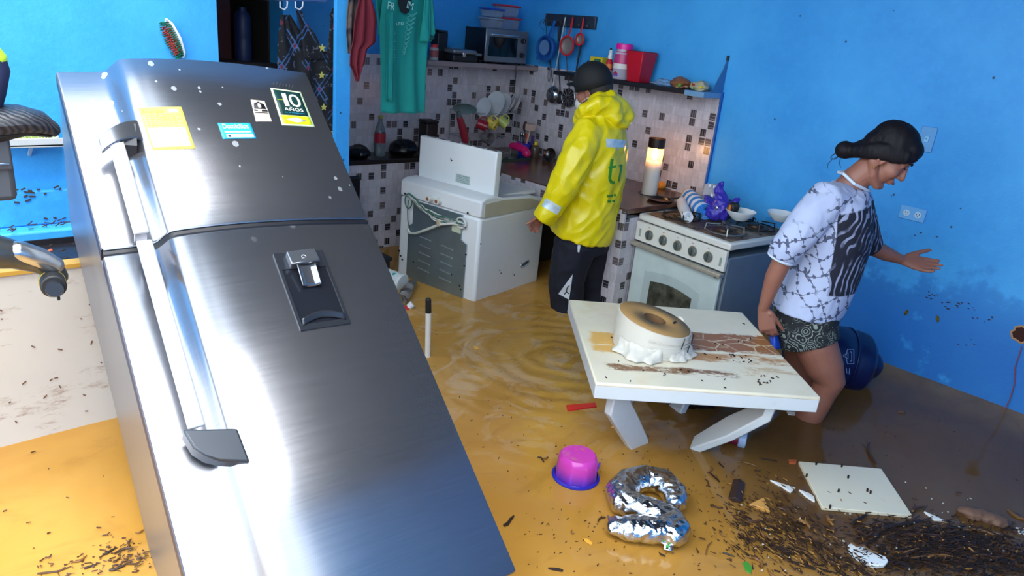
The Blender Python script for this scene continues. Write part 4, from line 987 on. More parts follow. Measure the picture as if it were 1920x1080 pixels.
for nm, lab, m, dx, dy in items:
    L = dict(wooden_spoon=.19, meat_mallet=.21).get(nm, .14); b0 = cupb+V((dx*.0, -dx*.3, .012)); tp = cupb+V((.01, -dx*1.1, L))
    it = thing(nm, lab, nm.replace('_', ' '), tuple(b0))
    part('handle', MB().tube([b0, (b0+tp)/2, tp], .004 if nm != 'meat_mallet' else .006, seg=8), m, it, world=True)
    if nm in ('spoon', 'wooden_spoon'): rr_ = .016 if nm == 'spoon' else .032; part('bowl', MB().ball(tp+V((0, 0, rr_)), (.006, rr_*.8, rr_*1.3), 14), m, it, world=True)
    elif nm == 'fork': part('tines', MB().box(tp+V((0, 0, .02)), (.003, .022, .04)), m, it, world=True)
    elif nm == 'knife': part('grip', MB().box(tp, (.010, .016, .07)), m, it, world=True, bevel=.003)
    elif nm == 'spatula': part('blade', MB().box(tp+V((0, 0, .0)), (.004, .04, .06)), m, it, world=True, bevel=.003)
    else:
        part('head', MB().box(tp+V((0, 0, .015)), (.05, .062, .05)), m, it, world=True, bevel=.004)
q = onZ(968, 283, cz)
g = MB()
gp = [on(960, 273, 0, 3.66), on(972, 275, 0, 3.66), on(984, 281, 0, 3.66), on(988, 288, 0, 3.66)]
for p in gp: p.z = max(p.z, cz+.03)
solo('rubber_glove', localise(skin(MB().tube(gp, [(.024, .03), (.03, .034), (.026, .03), (.03, .03)], seg=16, ref=(0, 0, 1)), .005, 4, lambda c: .005*noise.noise(c*45)), Matrix.Identity(4)), mat('glove_pink', 'c81468', .45), 'bright pink rubber glove lying in front of the blue cutlery cup', 'glove', angle=60)
c0 = on(1005, 262, 0, 3.86)
o = thing('oil_bottle', 'small brown bottle with a yellow cap near the corner of the counter', 'bottle', (c0.x, c0.y, cz))
part('bottle_body', MB().lathe([(0, 0), (.034, 0), (.036, .006), (.036, .07), (.030, .09), (.016, .10), (0, .10)]), mat('bottle_brown', '55483c', .25), o)
part('cap', MB().lathe([(0, .125), (.015, .125), (.018, .12), (.018, .10), (0, .10)]), mat('cap_yellow', 'd8c416', .4), o)
c0 = on(1030, 285, 0, 3.83)
o = thing('metal_bowl', 'dented metal bowl tipped against the tiles beside the man', 'bowl', tuple(c0))
part('bowl_shell', MB().lathe([(0, -.035), (.03, -.032), (.052, -.016), (.060, .0), (.058, .002), (.050, -.014), (.028, -.028), (0, -.030)], M=mx((0, 1, .1), (.5, 0, 1), (-1, -.1, .5), (c0.x, c0.y, cz+.055))), mat('bowl_dark_steel', '5c5654', .25, .9), o, world=True)
c0 = onZ(955, 305, cz)
solo('green_tray', MB().box((c0.x+.08, c0.y+.12, cz+.012), (.30, .22, .02)), mat('tray_glass_green', '1c3a34', .1), 'dark green glass tray on the counter in front of the dish rack', 'tray', bevel=.005)
c0 = onZ(1020, 312, cz)
solo('drift_stick', MB().tube([(c0.x-.04, c0.y+.03, cz+.004), (c0.x, c0.y, cz+.006), (c0.x+.03, c0.y-.05, cz+.004)], [.004, .006, .003], seg=6), mat('wet_twig', '2c1c12', .6), 'short dark twig stranded on the muddy counter top', 'twig')
# back ledge objects
def KZ(px, py, Y=4.2): return onY(px, py, Y)
c0 = KZ(712, 272); 
o = thing('soda_bottle', 'clear drink bottle with a yellow-green cap and red label on the back ledge', 'bottle', (c0.x, 4.2, CZ+.011))
bz = KZ(712, 222).z-CZ-.011
part('bottle_body', MB().lathe([(0, 0), (.034, 0), (.038, .01), (.038, bz*.6), (.030, bz*.75), (.014, bz*.92), (.014, bz), (0, bz)]), glassy('pet_clear', 'aab4b8', .08, .8), o)
part('bottle_label', MB().lathe([(.0385, bz*.36), (.0385, bz*.62)]), mat('label_crimson', 'a3182e', .4), o)
part('cap', MB().lathe([(0, bz+.02), (.015, bz+.02), (.016, bz), (0, bz)]), mat('cap_olive', '9aa022', .4), o)
for nm, lab, px0, px1, py, m, sd in (('dark_bag', 'low black plastic bag at the left end of the back ledge', 655, 690, 268, mat('bin_bag', '0c0d16', .35), 4), ('dark_bag', 'black plastic bag on the back ledge beside the washing machine', 735, 777, 262, mat('bin_bag', '0c0d16', .35), 6)):
    a, b = KZ(px0, py), KZ(px1, py); hh = .045 if sd == 4 else .06
    solo(nm, crumple(((a.x+b.x)/2, 4.2, CZ+.011+hh*.7), ((b.x-a.x)/2, .09, hh), .22, sd, floor=CZ+.012), m, lab, 'bag', angle=30)
c0 = KZ(803, 245)
o = thing('brown_canister', 'tall dark brown canister on the ledge behind the washing machine', 'canister', (c0.x, 4.2, CZ+.011))
part('canister_body', MB().box((0, 0, .11), (.10, .10, .22)), mat('canister_brown', '1f1614', .5), o, bevel=.01)
part('canister_lid', MB().box((0, 0, .23), (.106, .106, .02)), mat('canister_brown', '1f1614', .5), o, bevel=.006)
c0 = onY(672, 350, 3.9)
o = thing('plastic_chair', 'dark plastic chair standing half hidden behind the refrigerator', 'chair', (c0.x-.12, 3.8, FZ))
chm = mat('chair_dark', '15171f', .4)
part('backrest', MB().box((0, .2, .68), (.38, .03, .42)), chm, o, bevel=.09 if False else .03); part('seat', MB().box((0, 0, .44), (.40, .40, .03)), chm, o, bevel=.012)
for x in (-.17, .17):
    for y in (-.17, .17): part('leg', MB().tube([(x*1.1, y*1.1, 0), (x, y, .43)], [.016, .02], seg=8), chm, o)

# ================================================================ ON THE STOVE
SZ = .589
def SV(px, py, up=0): return onZ(px, py, SZ+up)
terry = N('striped_towel'); xx = terry.xyz(); s_ = terry.math('SINE', terry.math('MULTIPLY', xx[2], 66)); terry.base(terry.mix(terry.step(s_, -.1, .1), h('2186dd'), h('dfe6f2'))); terry.rough(.9); terry.bump(terry.noise(220, 2), .5, .002)
def roll(name, label, p, q, r, m, swirl=True):
    d = (q-p); L = d.length; a, b = basis(d, V((0, 0, 1)))
    o = thing(name, label, 'towel', M4=mx(a, b, d, p)); g = MB(); 
    def fn(u, v):
        t_ = u*2*PI*3.4; rr = r*(.28+.72*u)*(1+.04*noise.noise(V((math.cos(t_)*2, v*3, 1)))); return (rr*math.cos(t_), rr*math.sin(t_), v*L+.004*math.sin(t_*2))
    part('rolled_cloth', MB().grid(fn, 110, 12), m, o, solid=.005, angle=60)
    part('inner_fold', MB().tube([(0, 0, .006), (0, 0, L-.006)], r*.28, seg=12), m, o)
p, q = SV(1300, 385, .045), SV(1322, 395, .045); 
p = SV(1297, 373, .042); q = SV(1322, 398, .042); p = p+(p-q)*.25
roll('towel_roll', 'rolled towel with blue and white stripes lying on the stove', p, q, .050, terry.m)
p = SV(1277, 378, .026); q = SV(1290, 408, .026)
roll('towel_roll', 'smaller plain white rolled cloth at the left of the stove top', p, q, .031, mat('cloth_white', 'e8eaee', .9, bump=.4, bscale=200))
porc = mat('porcelain_white', 'e9eceb', .12)
def bowl(label, px, py, r, up):
    c = SV(px, py, up); return solo('bowl', MB().lathe([(0, 0), (r*.45, 0), (r*.5, .004), (r*.85, r*.38), (r, r*.62), (r*.985, r*.64), (r*.82, r*.40), (r*.45, .012), (0, .010)], seg=48), porc, label, 'bowl', 'white bowls on the stove', loc=(c.x, c.y, SZ+up))
bowl('white bowl standing on the front burner beside the purple bag', 1386, 412, .084, .047)
bowl('white bowl at the back right of the stove, half hidden by the woman', 1462, 414, .078, .047)
c = SV(1386, 412, .047)
o = thing('black_pouch', 'black pouch with an orange strap propped in the front white bowl', 'pouch', (c.x, c.y, SZ+.06))
part('pouch_body', crumple(c+V((-.01, .045, .06)), (.025, .032, .032), .25, 8, 24), black, o, world=True)
part('strap', MB().box(c+V((-.035, .052, .06)), (.004, .014, .03)), mat('strap_orange', 'd8762c', .5), o, world=True)
pb = mat('bag_purple', '3c2fa8', .4); 
o = thing('purple_bag', 'knotted purple fabric bag heaped behind the towel on the stove', 'bag', tuple(SV(1350, 390)))
g = MB()
P = lambda px, py, d=0: on(px, py, 0, 3.62+d)
g.tube([P(1350, 398), P(1352, 370, .02), P(1347, 352, .03), P(1354, 342, .04)], [(.05, .05), (.04, .035), (.018, .022), (.006, .010)], seg=16)
g.tube([P(1338, 400, -.02), P(1330, 378, .02), P(1322, 366, .05)], [(.045, .04), (.03, .02), (.01, .01)], seg=14)
g.tube([P(1355, 395), P(1370, 385, .04), P(1384, 374, .06)], [(.04, .035), (.02, .02), (.012, .012)], seg=14)
me = skin(g, .005, 3, lambda c: .012*noise.noise(c*28)+.006*noise.noise(c*60))
for v in me.vertices: v.co.z = max(v.co.z, SZ+.002)
part('bag_cloth', localise(me, XF[o.name].inverted()), pb, o, angle=50)
part('snap', MB().ball(P(1343, 390, -.045), (.004, .012, .012), 12), chrome, o, world=True)
part('dark_lining', crumple(P(1366, 384, .06), (.03, .045, .028), .3, 3, 24), mat('lining_navy', '141a3c', .5), o, world=True)
o = thing('silver_bag', 'crumpled silvery plastic bag leaning on the tiles behind the towel', 'bag', tuple(SV(1330, 372)))
part('bag_film', crumple(P(1333, 362, .12)+V((0, 0, .0)), (.04, .06, .05), .35, 5, 30), mat('film_grey', 'b4b6c2', .25, .2), o, world=True, angle=25)
c = on(1363, 374, 0, 3.8)
solo('lime_wrapper', crumple((c.x, c.y, SZ+.045), (.02, .03, .042), .4, 7, 20, floor=SZ+.002), mat('wrapper_lime', 'c6cc5a', .4), 'small lime and white wrapper behind the purple bag', 'wrapper', angle=25)
rr = random.Random(9); g = MB()
for k in range(26):
    u, v = rr.random(), rr.random(); p = SM @ V((.03+u*.5, .03+v*.58, ST+.006)); a = rr.uniform(0, PI); L = rr.uniform(.006, .03)
    g.tube([p, p+V((math.cos(a)*L, math.sin(a)*L, .002))], .002, seg=5)
solo('stove_litter', g, mat('wet_twig', '2c1c12', .6), 'scraps of twig and leaf stuck in the mud on the stove top', 'plant litter', kind='stuff')
# ================================================================ RIGHT WALL FITTINGS
platem = mat('outlet_plate', '6fb4ea', .35); plate_edge = mat('outlet_face', 'c4dcee', .35)
def wallplate(name, label, cat, quad, m):
    P = [onX(x, y, XR-.004) for x, y in quad]; c = sum(P, V((0, 0, 0)))/4; wy = (P[0].y-P[1].y+P[3].y-P[2].y)/2; hz = (P[0].z-P[3].z+P[1].z-P[2].z)/2
    o = thing(name, label, cat, (XR, c.y, c.z)); part('plate', MB().box((-.004, 0, 0), (.008, abs(wy), abs(hz))), m, o, bevel=.003); return o, abs(wy), abs(hz)
o, wy, hz = wallplate('power_outlet', 'double wall socket on the blue wall above the woman\'s hand', 'wall socket', [(1689, 384), (1738, 393), (1733, 418), (1685, 409)], platem)
for s in (1, -1):
    r_ = part('receptacle', MB().tube([(-.008, wy*.22*s, 0), (-.010, wy*.22*s, 0)], [.016, .016], seg=20, round_=False), plate_edge, o)
    for y in (-.006, .006): part('slot', MB().box((-.0105, wy*.22*s+y, .003), (.001, .0025, .008)), black, r_)
    part('slot', MB().box((-.0105, wy*.22*s, -.008), (.001, .005, .004)), black, r_)
o, wy, hz = wallplate('light_switch', 'blue-painted light switch plate beside the woman\'s forehead', 'light switch', [(1728, 236), (1759, 239), (1746, 287), (1719, 282)], mat('switch_plate', '5c9fd6', .4))
part('rocker', MB().box((-.010, 0, .0), (.006, .022, .03)), mat('rocker_blue', '8cc2ea', .35), o, bevel=.002)
part('switch_dot', MB().ball((-.014, .0, .002), .004, 8), mat('dot_cyan', '46d0e8', .3), o)
c = onX(1914, 627, XR-.004)
o = thing('wall_hole', 'rough brown broken hole with a dangling cord low at the right edge', 'wall hole', (XR, c.y, c.z))
g = MB(); n_ = 18; rr = random.Random(2)
part('broken_rim', MB().tube([(-.002, (.036+rr.uniform(-.005, .005))*math.cos(2*PI*k/n_), (.04+rr.uniform(-.006, .006))*math.sin(2*PI*k/n_)) for k in range(n_)], .005, seg=6, closed=True, ref=(1, 0, 0)), mat('broken_render', 'b88a5c', .8), o)
part('cavity', MB().tube([(-.001, 0, 0), (-.003, 0, 0)], [.036, .036], seg=18, round_=False), mat('brick_brown', '3a1710', .9), o)
pts = [onX(1916, 650, XR-.008), onX(1903, 690, XR-.01), onX(1902, 720, XR-.012), onX(1893, 750, XR-.015), onX(1880, 775, XR-.03), onX(1875, 792, XR-.05)]
part('cord', MB().tube(pts, .0025, seg=6), mat('cord_rust', '8a4a5a', .6), o, world=True)
for lab, (px, py), a in (('small olive leaf stuck on the right blue wall, the larger of the two', (1758, 598), -.3), ('small dark leaf stuck on the right blue wall, nearer the outlet', (1699, 586), .3)):
    c = onX(px, py, XR-.003); solo('leaf', MB().add([(-.002*math.sin(k), .008*math.sin(2*PI*k/12)*1, .018*math.cos(2*PI*k/12)) for k in range(12)], [tuple(range(12))]), mat('leaf_olive', '6e6428', .6), lab, 'leaf', M4=Matrix.Translation(c) @ Matrix.Rotation(a, 4, 'X'), solid=.001)
rr = random.Random(21); g = MB()
for cx_, cy_, sx_, n_ in ((1800, 575, 34, 16), (1750, 553, 12, 8), (1845, 600, 22, 6), (1725, 440, 50, 3), (1820, 640, 30, 6)):
    for k in range(n_):
        c = onX(cx_+rr.uniform(-sx_, sx_), cy_+rr.uniform(-8, 8)+(0), XR-.002); L = rr.uniform(.003, .012); g.bar(c, c+V((0, L, L*rr.uniform(-.4, .4))), .004, .002, (1, 0, 0))
solo('mud_flecks', g, mat('fleck_brown', '3a2438', .8), 'dark flecks of mud dried on the right blue wall', 'mud flecks', kind='stuff')
# ================================================================ HANGING CLOTHES
YC = 3.1
def cloth(rows, Y, folds, amp, seed=0, nu=40, nv=50, xs=None):
    """rows: (py, px_left, px_right) measured on the upright plane Y"""
    L = [(onY(r[1], r[0], Y), onY(r[2], r[0] if len(r) < 4 else r[3], Y)) for r in rows]
    def fn(u, v):
        t_ = v*(len(L)-1); i = min(int(t_), len(L)-2); k = t_-i; k = k
        a = L[i][0].lerp(L[i+1][0], k); b = L[i][1].lerp(L[i+1][1], k); p = a.lerp(b, u)
        p.y += amp*(math.sin(u*folds*PI+seed+.8*math.sin(v*3))*(.4+.6*v)*.8+.5*noise.noise(V((u*6, v*2, seed)))); return p
    return MB().grid(fn, nu, nv), fn
wire_m = mat('line_wire', '8f99a8', .4, .5)
pz = onY(560, 3, 3.32)
solo('hanging_rail', MB().tube([(1.3, 3.34, onY(470, -2, 3.34).z), (1.80, 3.34, onY(640, 4, 3.34).z)], .010), mat('rail_blue', '4b78b8', .4, .3), 'thin blue rail across the top of the narrow doorway', 'rail')
lz = 1.86
solo('clothes_line', MB().tube([(1.79, 3.17, lz), (1.95, 3.1, lz), (2.3, 3.5, lz-.01), (3.98, 4.1, lz)], .003, seg=6), wire_m, 'clothes line strung above the teal shirt and the red garment', 'clothes line')
def hook(px, name, label):
    P0 = onY(px, 0, 3.34); g = [P0+V((0, 0, .03)), onY(px+2, 8, 3.34), onY(px, 16, 3.34), onY(px-6, 19, 3.34)]
    return g
dressm = N('dress_print'); xx = dressm.xyz(); u = xx[0]; v = xx[2]
d1 = dressm.math('ABSOLUTE', dressm.math('SUBTRACT', dressm.math('FRACT', dressm.math('ADD', dressm.math('MULTIPLY', u, 7.5), dressm.math('MULTIPLY', v, 5))), .5))
d2 = dressm.math('ABSOLUTE', dressm.math('SUBTRACT', dressm.math('FRACT', dressm.math('SUBTRACT', dressm.math('MULTIPLY', u, 7.5), dressm.math('MULTIPLY', v, 5))), .5))
ln = dressm.math('MAXIMUM', dressm.math('LESS_THAN', dressm.math('ABSOLUTE', dressm.math('SUBTRACT', d1, .08)), .025), dressm.math('LESS_THAN', dressm.math('ABSOLUTE', dressm.math('SUBTRACT', d2, .08)), .025))
ln = dressm.math('MULTIPLY', ln, dressm.step(dressm.noise(11, 3), .46, .56)); c = dressm.mix(dressm.math('MULTIPLY', ln, .8), h('0c0e16'), h('35639e'))
c = dressm.mix(dressm.math('MULTIPLY', dressm.step(dressm.noise(50, 4), .6, .68), .5), c, h('77809a'))
cr = dressm.math('MULTIPLY', dressm.math('LESS_THAN', d1, .07), dressm.math('LESS_THAN', d2, .07)); c = dressm.mix(dressm.math('MULTIPLY', cr, .7), c, h('7a2242'))
dressm.base(c); dressm.rough(.8)
o = thing('hanging_dress', 'black sleeveless dress with blue diamonds and yellow stars hanging in the doorway', 'dress', tuple(onY(580, 5, 3.36)))
g, f1 = cloth([(28, 527, 545), (60, 523, 565), (90, 521, 600), (110, 521, 634), (170, 522, 634), (215, 545, 634), (300, 590, 640)], 3.38, 6, .012, 1)
part('dress_body', g, dressm.m, o, world=True, solid=.003)
g, _ = cloth([(14, 625, 634), (28, 618, 641), (45, 619, 636), (66, 617, 634), (112, 612, 634)], 3.375, 2, .004, 2, 10, 20); part('shoulder_strap', g, dressm.m, o, world=True, solid=.003)
g, _ = cloth([(20, 555, 566), (40, 560, 572), (66, 565, 592), (112, 570, 612)], 3.372, 2, .004, 3, 10, 20); part('shoulder_strap', g, dressm.m, o, world=True, solid=.003)
star = mat('star_yellow', 'b8b35a', .7)
for px, py, s_ in ((604, 90, .020), (603, 141, .019), (607, 201, .019), (629, 56, .017), (625, 248, .017)):
    c = onY(px, py, 3.345); pts = [(s_*(1 if k % 2 == 0 else .45)*math.cos(PI/2+PI*k/5), s_*(1 if k % 2 == 0 else .45)*math.sin(PI/2+PI*k/5)) for k in range(10)]
    part('star', MB().prism(pts, .002, M=mx((1, 0, 0), (0, 0, 1), (0, -1, 0), c)), star, o, world=True)
for px, lab in ((533, 'white plastic hanger hook at the left of the doorway rail'), (562, 'white plastic hanger hook beside the dress straps')):
    P0 = onY(px, -6, 3.34); solo('hanger_hook', MB().tube([P0, onY(px+6, 4, 3.34), onY(px+5, 13, 3.34), onY(px, 18, 3.34), onY(px-8, 14, 3.34), onY(px-8, 4, 3.34)], .0035, seg=8), wplastic, lab, 'hanger')
o = thing('red_garment', 'dark red garment hanging folded beside the blue door post', 'garment', tuple(onY(680, 0, 3.1)))
rg = mat('red_cloth', '640c20', .85, bump=.3, bscale=90)
g, _ = cloth([(-60, 672, 700), (0, 672, 697), (20, 668, 703), (40, 664, 707), (80, 660, 705), (92, 657, 690), (105, 655, 688), (122, 654, 684), (135, 660, 678), (152, 669, 671)], 3.1, 5, .012, 4); part('cloth', g, rg, o, world=True, solid=.004)
camo = N('brown_pattern_cloth'); camo.base(camo.ramp(camo.noise(18, 3), [(.4, h('1c1a22')), (.55, h('4a3c3c')), (.65, h('5a4a40'))])); camo.rough(.85)
o = thing('brown_garment', 'brown patterned garment hanging between the door post and the red one', 'garment', tuple(onY(660, 0, 3.12)))
g, _ = cloth([(-60, 652, 690), (0, 653, 680), (30, 651, 674), (65, 651, 668), (100, 653, 664)], 3.13, 4, .01, 6); part('cloth', g, camo.m, o, world=True, solid=.004)
# teal shirt
teal = mat('teal_cotton', '088c86', .85, bump=.3, bscale=120, var=.08)
YT = 3.45
o = thing('teal_shirt', 'teal printed T-shirt hanging half folded below the clothes line', 'T-shirt', tuple(onY(760, 0, YT)))
g, f1 = cloth([(-70, 722, 806), (0, 718, 806), (50, 712, 803), (90, 714, 800), (150, 716, 797), (212, 716, 797)], YT, 4.5, .018, 1.2)
part('shirt_body', g, teal, o, world=True, solid=.003)
g, _ = cloth([(-60, 785, 818), (0, 796, 813), (40, 792, 815), (62, 790, 817), (78, 789, 812)], YT-.03, 2, .02, 2, 16, 20); part('sleeve', g, teal, o, world=True, solid=.003)
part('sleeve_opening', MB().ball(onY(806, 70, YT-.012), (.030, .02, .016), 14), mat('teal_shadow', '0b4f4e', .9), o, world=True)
g, _ = cloth([(-70, 700, 722), (0, 703, 722), (45, 708, 720), (66, 709, 716)], YT+.05, 2, .01, 3, 10, 20); part('far_sleeve', g, teal, o, world=True, solid=.003)
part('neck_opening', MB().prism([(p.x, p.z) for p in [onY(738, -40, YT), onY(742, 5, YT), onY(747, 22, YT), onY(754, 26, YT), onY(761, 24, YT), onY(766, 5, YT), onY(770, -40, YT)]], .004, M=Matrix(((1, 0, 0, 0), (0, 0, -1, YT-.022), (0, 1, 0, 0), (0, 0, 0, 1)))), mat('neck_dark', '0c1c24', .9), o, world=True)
prm = mat('print_pale', '9fd8d2', .7); prm2 = mat('print_faint', '4fb0ac', .7)
def shirt_txt(s, px, py, size, rot, m, sx=1):
    c = onY(px, py, YT-.026); g = MB().text(s, size, .001, M=Matrix.Translation(c) @ Matrix.Rotation(R(90), 4, 'X') @ Matrix.Rotation(rot, 4, 'Z'), sx=sx); part('print', g, m, o, world=True)
shirt_txt('FR', 733, 12, .055, -.12, prm, .8); shirt_txt('IM', 769, 11, .055, -.2, prm, .8)
shirt_txt('UTO', 750, 45, .022, .15, prm)
g = MB()
for k in range(9):
    t_ = k/8; px = 773-15*t_; py = 28+70*t_; hw = (9-6*t_)
    for s_ in (-1, 1): g.bar(onY(px-hw*s_, py-3, YT-.027), onY(px+hw*s_*.3, py+4, YT-.027), .003, .002, (0, 1, 0))
    g.bar(onY(px-hw, py+4, YT-.027), onY(px+hw, py-4, YT-.027), .003, .002, (0, 1, 0))
part('print', g, prm2, o, world=True, label='pale zigzag print')
g = MB()
for k in range(13):
    py = 52+k*5; g.bar(onY(733, py, YT-.03), onY(739+(k % 3), py+1, YT-.03), .004, .002, (0, 1, 0))
part('print', g, prm2, o, world=True)
g, _ = cloth([(20, 724, 738), (100, 725, 738), (190, 723, 735)], YT-.03, 2, .006, 5, 8, 20); part('fold', g, teal, o, world=True, solid=.003)

# ================================================================ PEOPLE
def add_hand(mb, wrist, d, n, th, s=1.0, curls=(.3, .35, .4, .45), thumb=(.75, .6, .15), spread=.12):
    """wrist point, d towards the fingertips, n out of the palm, th the side the thumb is on"""
    d = V(d).normalized(); th = (V(th)-d*V(th).dot(d)).normalized(); n0 = th.cross(d); n = n0 if n0.dot(V(n)) > 0 else -n0
    mb.tube([wrist-d*.01*s, wrist+d*.02*s, wrist+d*.055*s, wrist+d*.088*s], [(.017*s, .024*s), (.015*s, .030*s), (.0135*s, .038*s), (.011*s, .038*s)], seg=16, ref=n)
    for k, (off, L) in enumerate(((.029, .070), (.0095, .079), (-.010, .073), (-.029, .058))):
        p = wrist+d*(.084-.004*abs(k-1))*s+th*off*s; a = spread*(1.2-k*.8); dd = (d*math.cos(a)+th*math.sin(a)).normalized(); pts = [p]; ang = curls[k]*.5
        for seg_ in (.46, .30, .24):
            v = dd*math.cos(ang)+n*math.sin(ang); p = p+v*L*seg_*s; pts.append(p); ang += curls[k]
        mb.tube(pts, [.0092*s, .0086*s, .0078*s, .0066*s], seg=10)
    p = wrist+d*.022*s+th*.024*s; v1 = (d*thumb[0]+th*thumb[1]+n*thumb[2]).normalized(); q = p+v1*.046*s; v2 = (v1+d*.35).normalized()
    mb.tube([p, q], [.015*s, .0115*s], seg=12); mb.tube([q, q+v2*.034*s, q+v2*.055*s], [.0108*s, .0098*s, .0075*s], seg=12)
def add_head(mb, Hd, sc_=1, jaw=1.0):
    def b(c, r, seg=18):
        g = MB().ball((0, 0, 0), 1, seg)
        for p in g.v: pass
        o = Hd(*c); X, Y, Z = Hd.f, Hd.l, Hd.u
        mb.add([o+(X*p.x*r[0]+Y*p.y*r[1]+Z*p.z*r[2])*Hd.k for p in g.v], g.f)
    b((-.015, 0, .03), (.098, .074, .090), 24); b((.040, 0, -.035), (.052, .058, .085), 24); b((.055, 0, .035), (.040, .056, .045))
    for s in (-1, 1):
        b((.058, .034*s, -.042), (.030, .027, .030)); mb.tube([Hd(-.025, .052*s, -.055), Hd(.015, .047*s, -.098), Hd(.062, .018*s, -.122)], [.022, .020, .018], seg=12)
        # ear: rim, lobe and hollow
        mb.tube([Hd(-.004, .070*s, -.055), Hd(.004, .075*s, -.035), Hd(.002, .078*s, -.015), Hd(-.012, .080*s, -.006), Hd(-.022, .080*s, -.022), Hd(-.016, .077*s, -.045), Hd(-.006, .073*s, -.066)], .006, seg=8)
        b((-.008, .072*s, -.035), (.012, .006, .024), 12)
        b((.071, .030*s, .002), (.013, .017, .010), 12)
    b((.070, 0, -.118), (.020, .022, .018)); b((.078, 0, .022), (.014, .042, .011))
    mb.tube([Hd(.088, 0, .008), Hd(.101, 0, -.018), Hd(.112, 0, -.040)], [.008, .0095, .0115], seg=12)
    for s in (-1, 1): b((.098, .011*s, -.044), (.011, .008, .008), 10)
    b((.090, 0, -.070), (.013, .024, .0075), 12); b((.086, 0, -.084), (.013, .021, .0085), 12)
class Head:
    def __init__(s, O, f, l, u, k=1): s.O, s.f, s.l, s.u, s.k = O, f, l, u, k
    def __call__(s, x, y, z): return s.O+s.f*x*s.k+s.l*y*s.k+s.u*z*s.k
skinm = mat('tan_skin', '94604e', .5, var=.10, scale=30, Subsurface_Weight=.12, Subsurface_Scale=.01)
skinm.node_tree.nodes['Principled BSDF'].inputs['Subsurface Radius'].default_value = (1, .35, .2)
hairm = N('black_hair'); hv = hairm.noise(55, 3, .6, hairm.mapping((1, 1, .25))); hairm.base(hairm.mix(hv, h('08070c'), h('1a151c'))); hairm.rough(.6); hairm.bump(hv, .5, .004); hairm.b.inputs['Specular IOR Level'].default_value = .22; hairm = hairm.m
def addfig(mb): return mb

# ---------------------------------------------------------------- the woman: wading to the right, leaning forward, left hand held out
W = Station(3.07, 1.12)
wm = thing('person', 'woman in a white patterned shirt and grey printed shorts wading beside the table', 'person', (3.07, 1.12, FZ))
eR = (W(1600, 450)-W(1500, 450)); eR.z = 0; eR.normalize(); eN = W.n
def img(dx, dy, c=(1670, 283)): return (W(c[0]+dx, c[1]+dy)-W(*c)).normalized()
hf = img(73, 66); hl = eN.copy(); hl = (hl-hf*hl.dot(hf)).normalized(); hu = hf.cross(hl)
if hu.z < 0: hu = -hu
HW = Head(W(1668, 289, 0), hf, hl, hu, .94)
B = MB()
B.tube([W(1512, 612), W(1522, 560), W(1550, 490), W(1568, 430), W(1578, 385), W(1588, 358)], [(.095, .13), (.10, .125), (.105, .13), (.105, .14), (.08, .13), (.045, .08)], seg=24, ref=eR)
B.tube([W(1586, 360), W(1606, 335), W(1628, 318)], [.062, .056, .056], seg=20)
add_head(B, HW)
# right arm, hanging; left arm, reaching forward
B.tube([W(1552, 376, -.14), W(1508, 432, -.20), W(1472, 478, -.23), W(1452, 520, -.225), W(1433, 574, -.205)], [.052, .046, .041, .038, .0235], seg=18)
add_hand(B, W(1432, 580, -.203), img(8, 48), -eR*.3+eN*.8, eR, .98, (.55, .6, .65, .7), (.85, .35, .4), .03)
B.tube([W(1604, 378, .15), W(1620, 432, .25), W(1632, 462, .30), W(1662, 476, .35), W(1688, 486, .385)], [.05, .044, .040, .034, .0225], seg=18)
add_hand(B, W(1692, 487, .39), W(1757, 502, .42)-W(1692, 487, .39), -eN*.8+V((0, 0, .6)), V((0, 0, 1))+eN*.9, 1.02, (.05, .12, .2, .3), (.80, .62, .05), .05)
# legs: right leg forward with the knee just above the water
kR = W(1556, 716, -.075); kL = W(1513, 716, .11)
aR = kR-eR*.115+V((0, 0, -.40)); aR.z = FZ+.075; aL = kL-eR*.19+V((0, 0, -.38)); aL.z = FZ+.075
B.tube([W(1514, 608, -.08), W(1530, 650, -.085), W(1546, 690, -.08), kR, kR+(aR-kR)*.12, kR+(aR-kR)*.35, kR+(aR-kR)*.7, aR], [.085, .090, .080, .064, .056, .060, .042, .034], seg=24)
B.tube([W(1504, 608, .08), W(1506, 655, .09), W(1508, 690, .10), kL, kL+(aL-kL)*.12, kL+(aL-kL)*.35, kL+(aL-kL)*.7, aL], [.083, .086, .075, .062, .054, .058, .042, .034], seg=24)
for a in (aR, aL):
    B.tube([a+V((0, 0, -.01))-eR*.03, a+V((0, 0, -.035))+eR*.06, a+V((0, 0, -.05))+eR*.15], [(.04, .036), (.034, .042), (.02, .042)], seg=16, ref=(0, 0, 1))
body = skin(B, .0045, 4)
inv = XF[wm.name].inverted()
def wpart(name, me, m, label=None, parent=wm, angle=180, **kw): return part(name, localise(me, inv), m, parent, label=label, angle=angle, **kw)
bw = part('body', localise(body, inv), skinm, wm, angle=180, label='bare tan skin of face, arms and legs')
# face details
g = MB()
for s in (-1, 1):
    part('eyebrow', MB().tube([HW(.096, .014*s, .024), HW(.094, .030*s, .030), HW(.082, .046*s, .024)], [.0035, .004, .002], seg=8), hairm, wm, world=True)
    part('eye', MB().tube([HW(.0865, .018*s, .002), HW(.0885, .030*s, -.002), HW(.0815, .042*s, .002)], [.002, .0034, .002], seg=8), mat('eye_dark', '1a1012', .3), wm, world=True)
part('lips', MB().tube([HW(.094, .020, -.077), HW(.1025, .0, -.0755), HW(.094, -.020, -.077)], [.003, .006, .003], seg=10), mat('lip_rose', '8a3d3c', .45), wm, world=True)
part('earring', MB().ball(HW(-.006, -.082, -.071), .0045, 10), mat('earring_gold', 'c9a24a', .2, .9), wm, world=True)
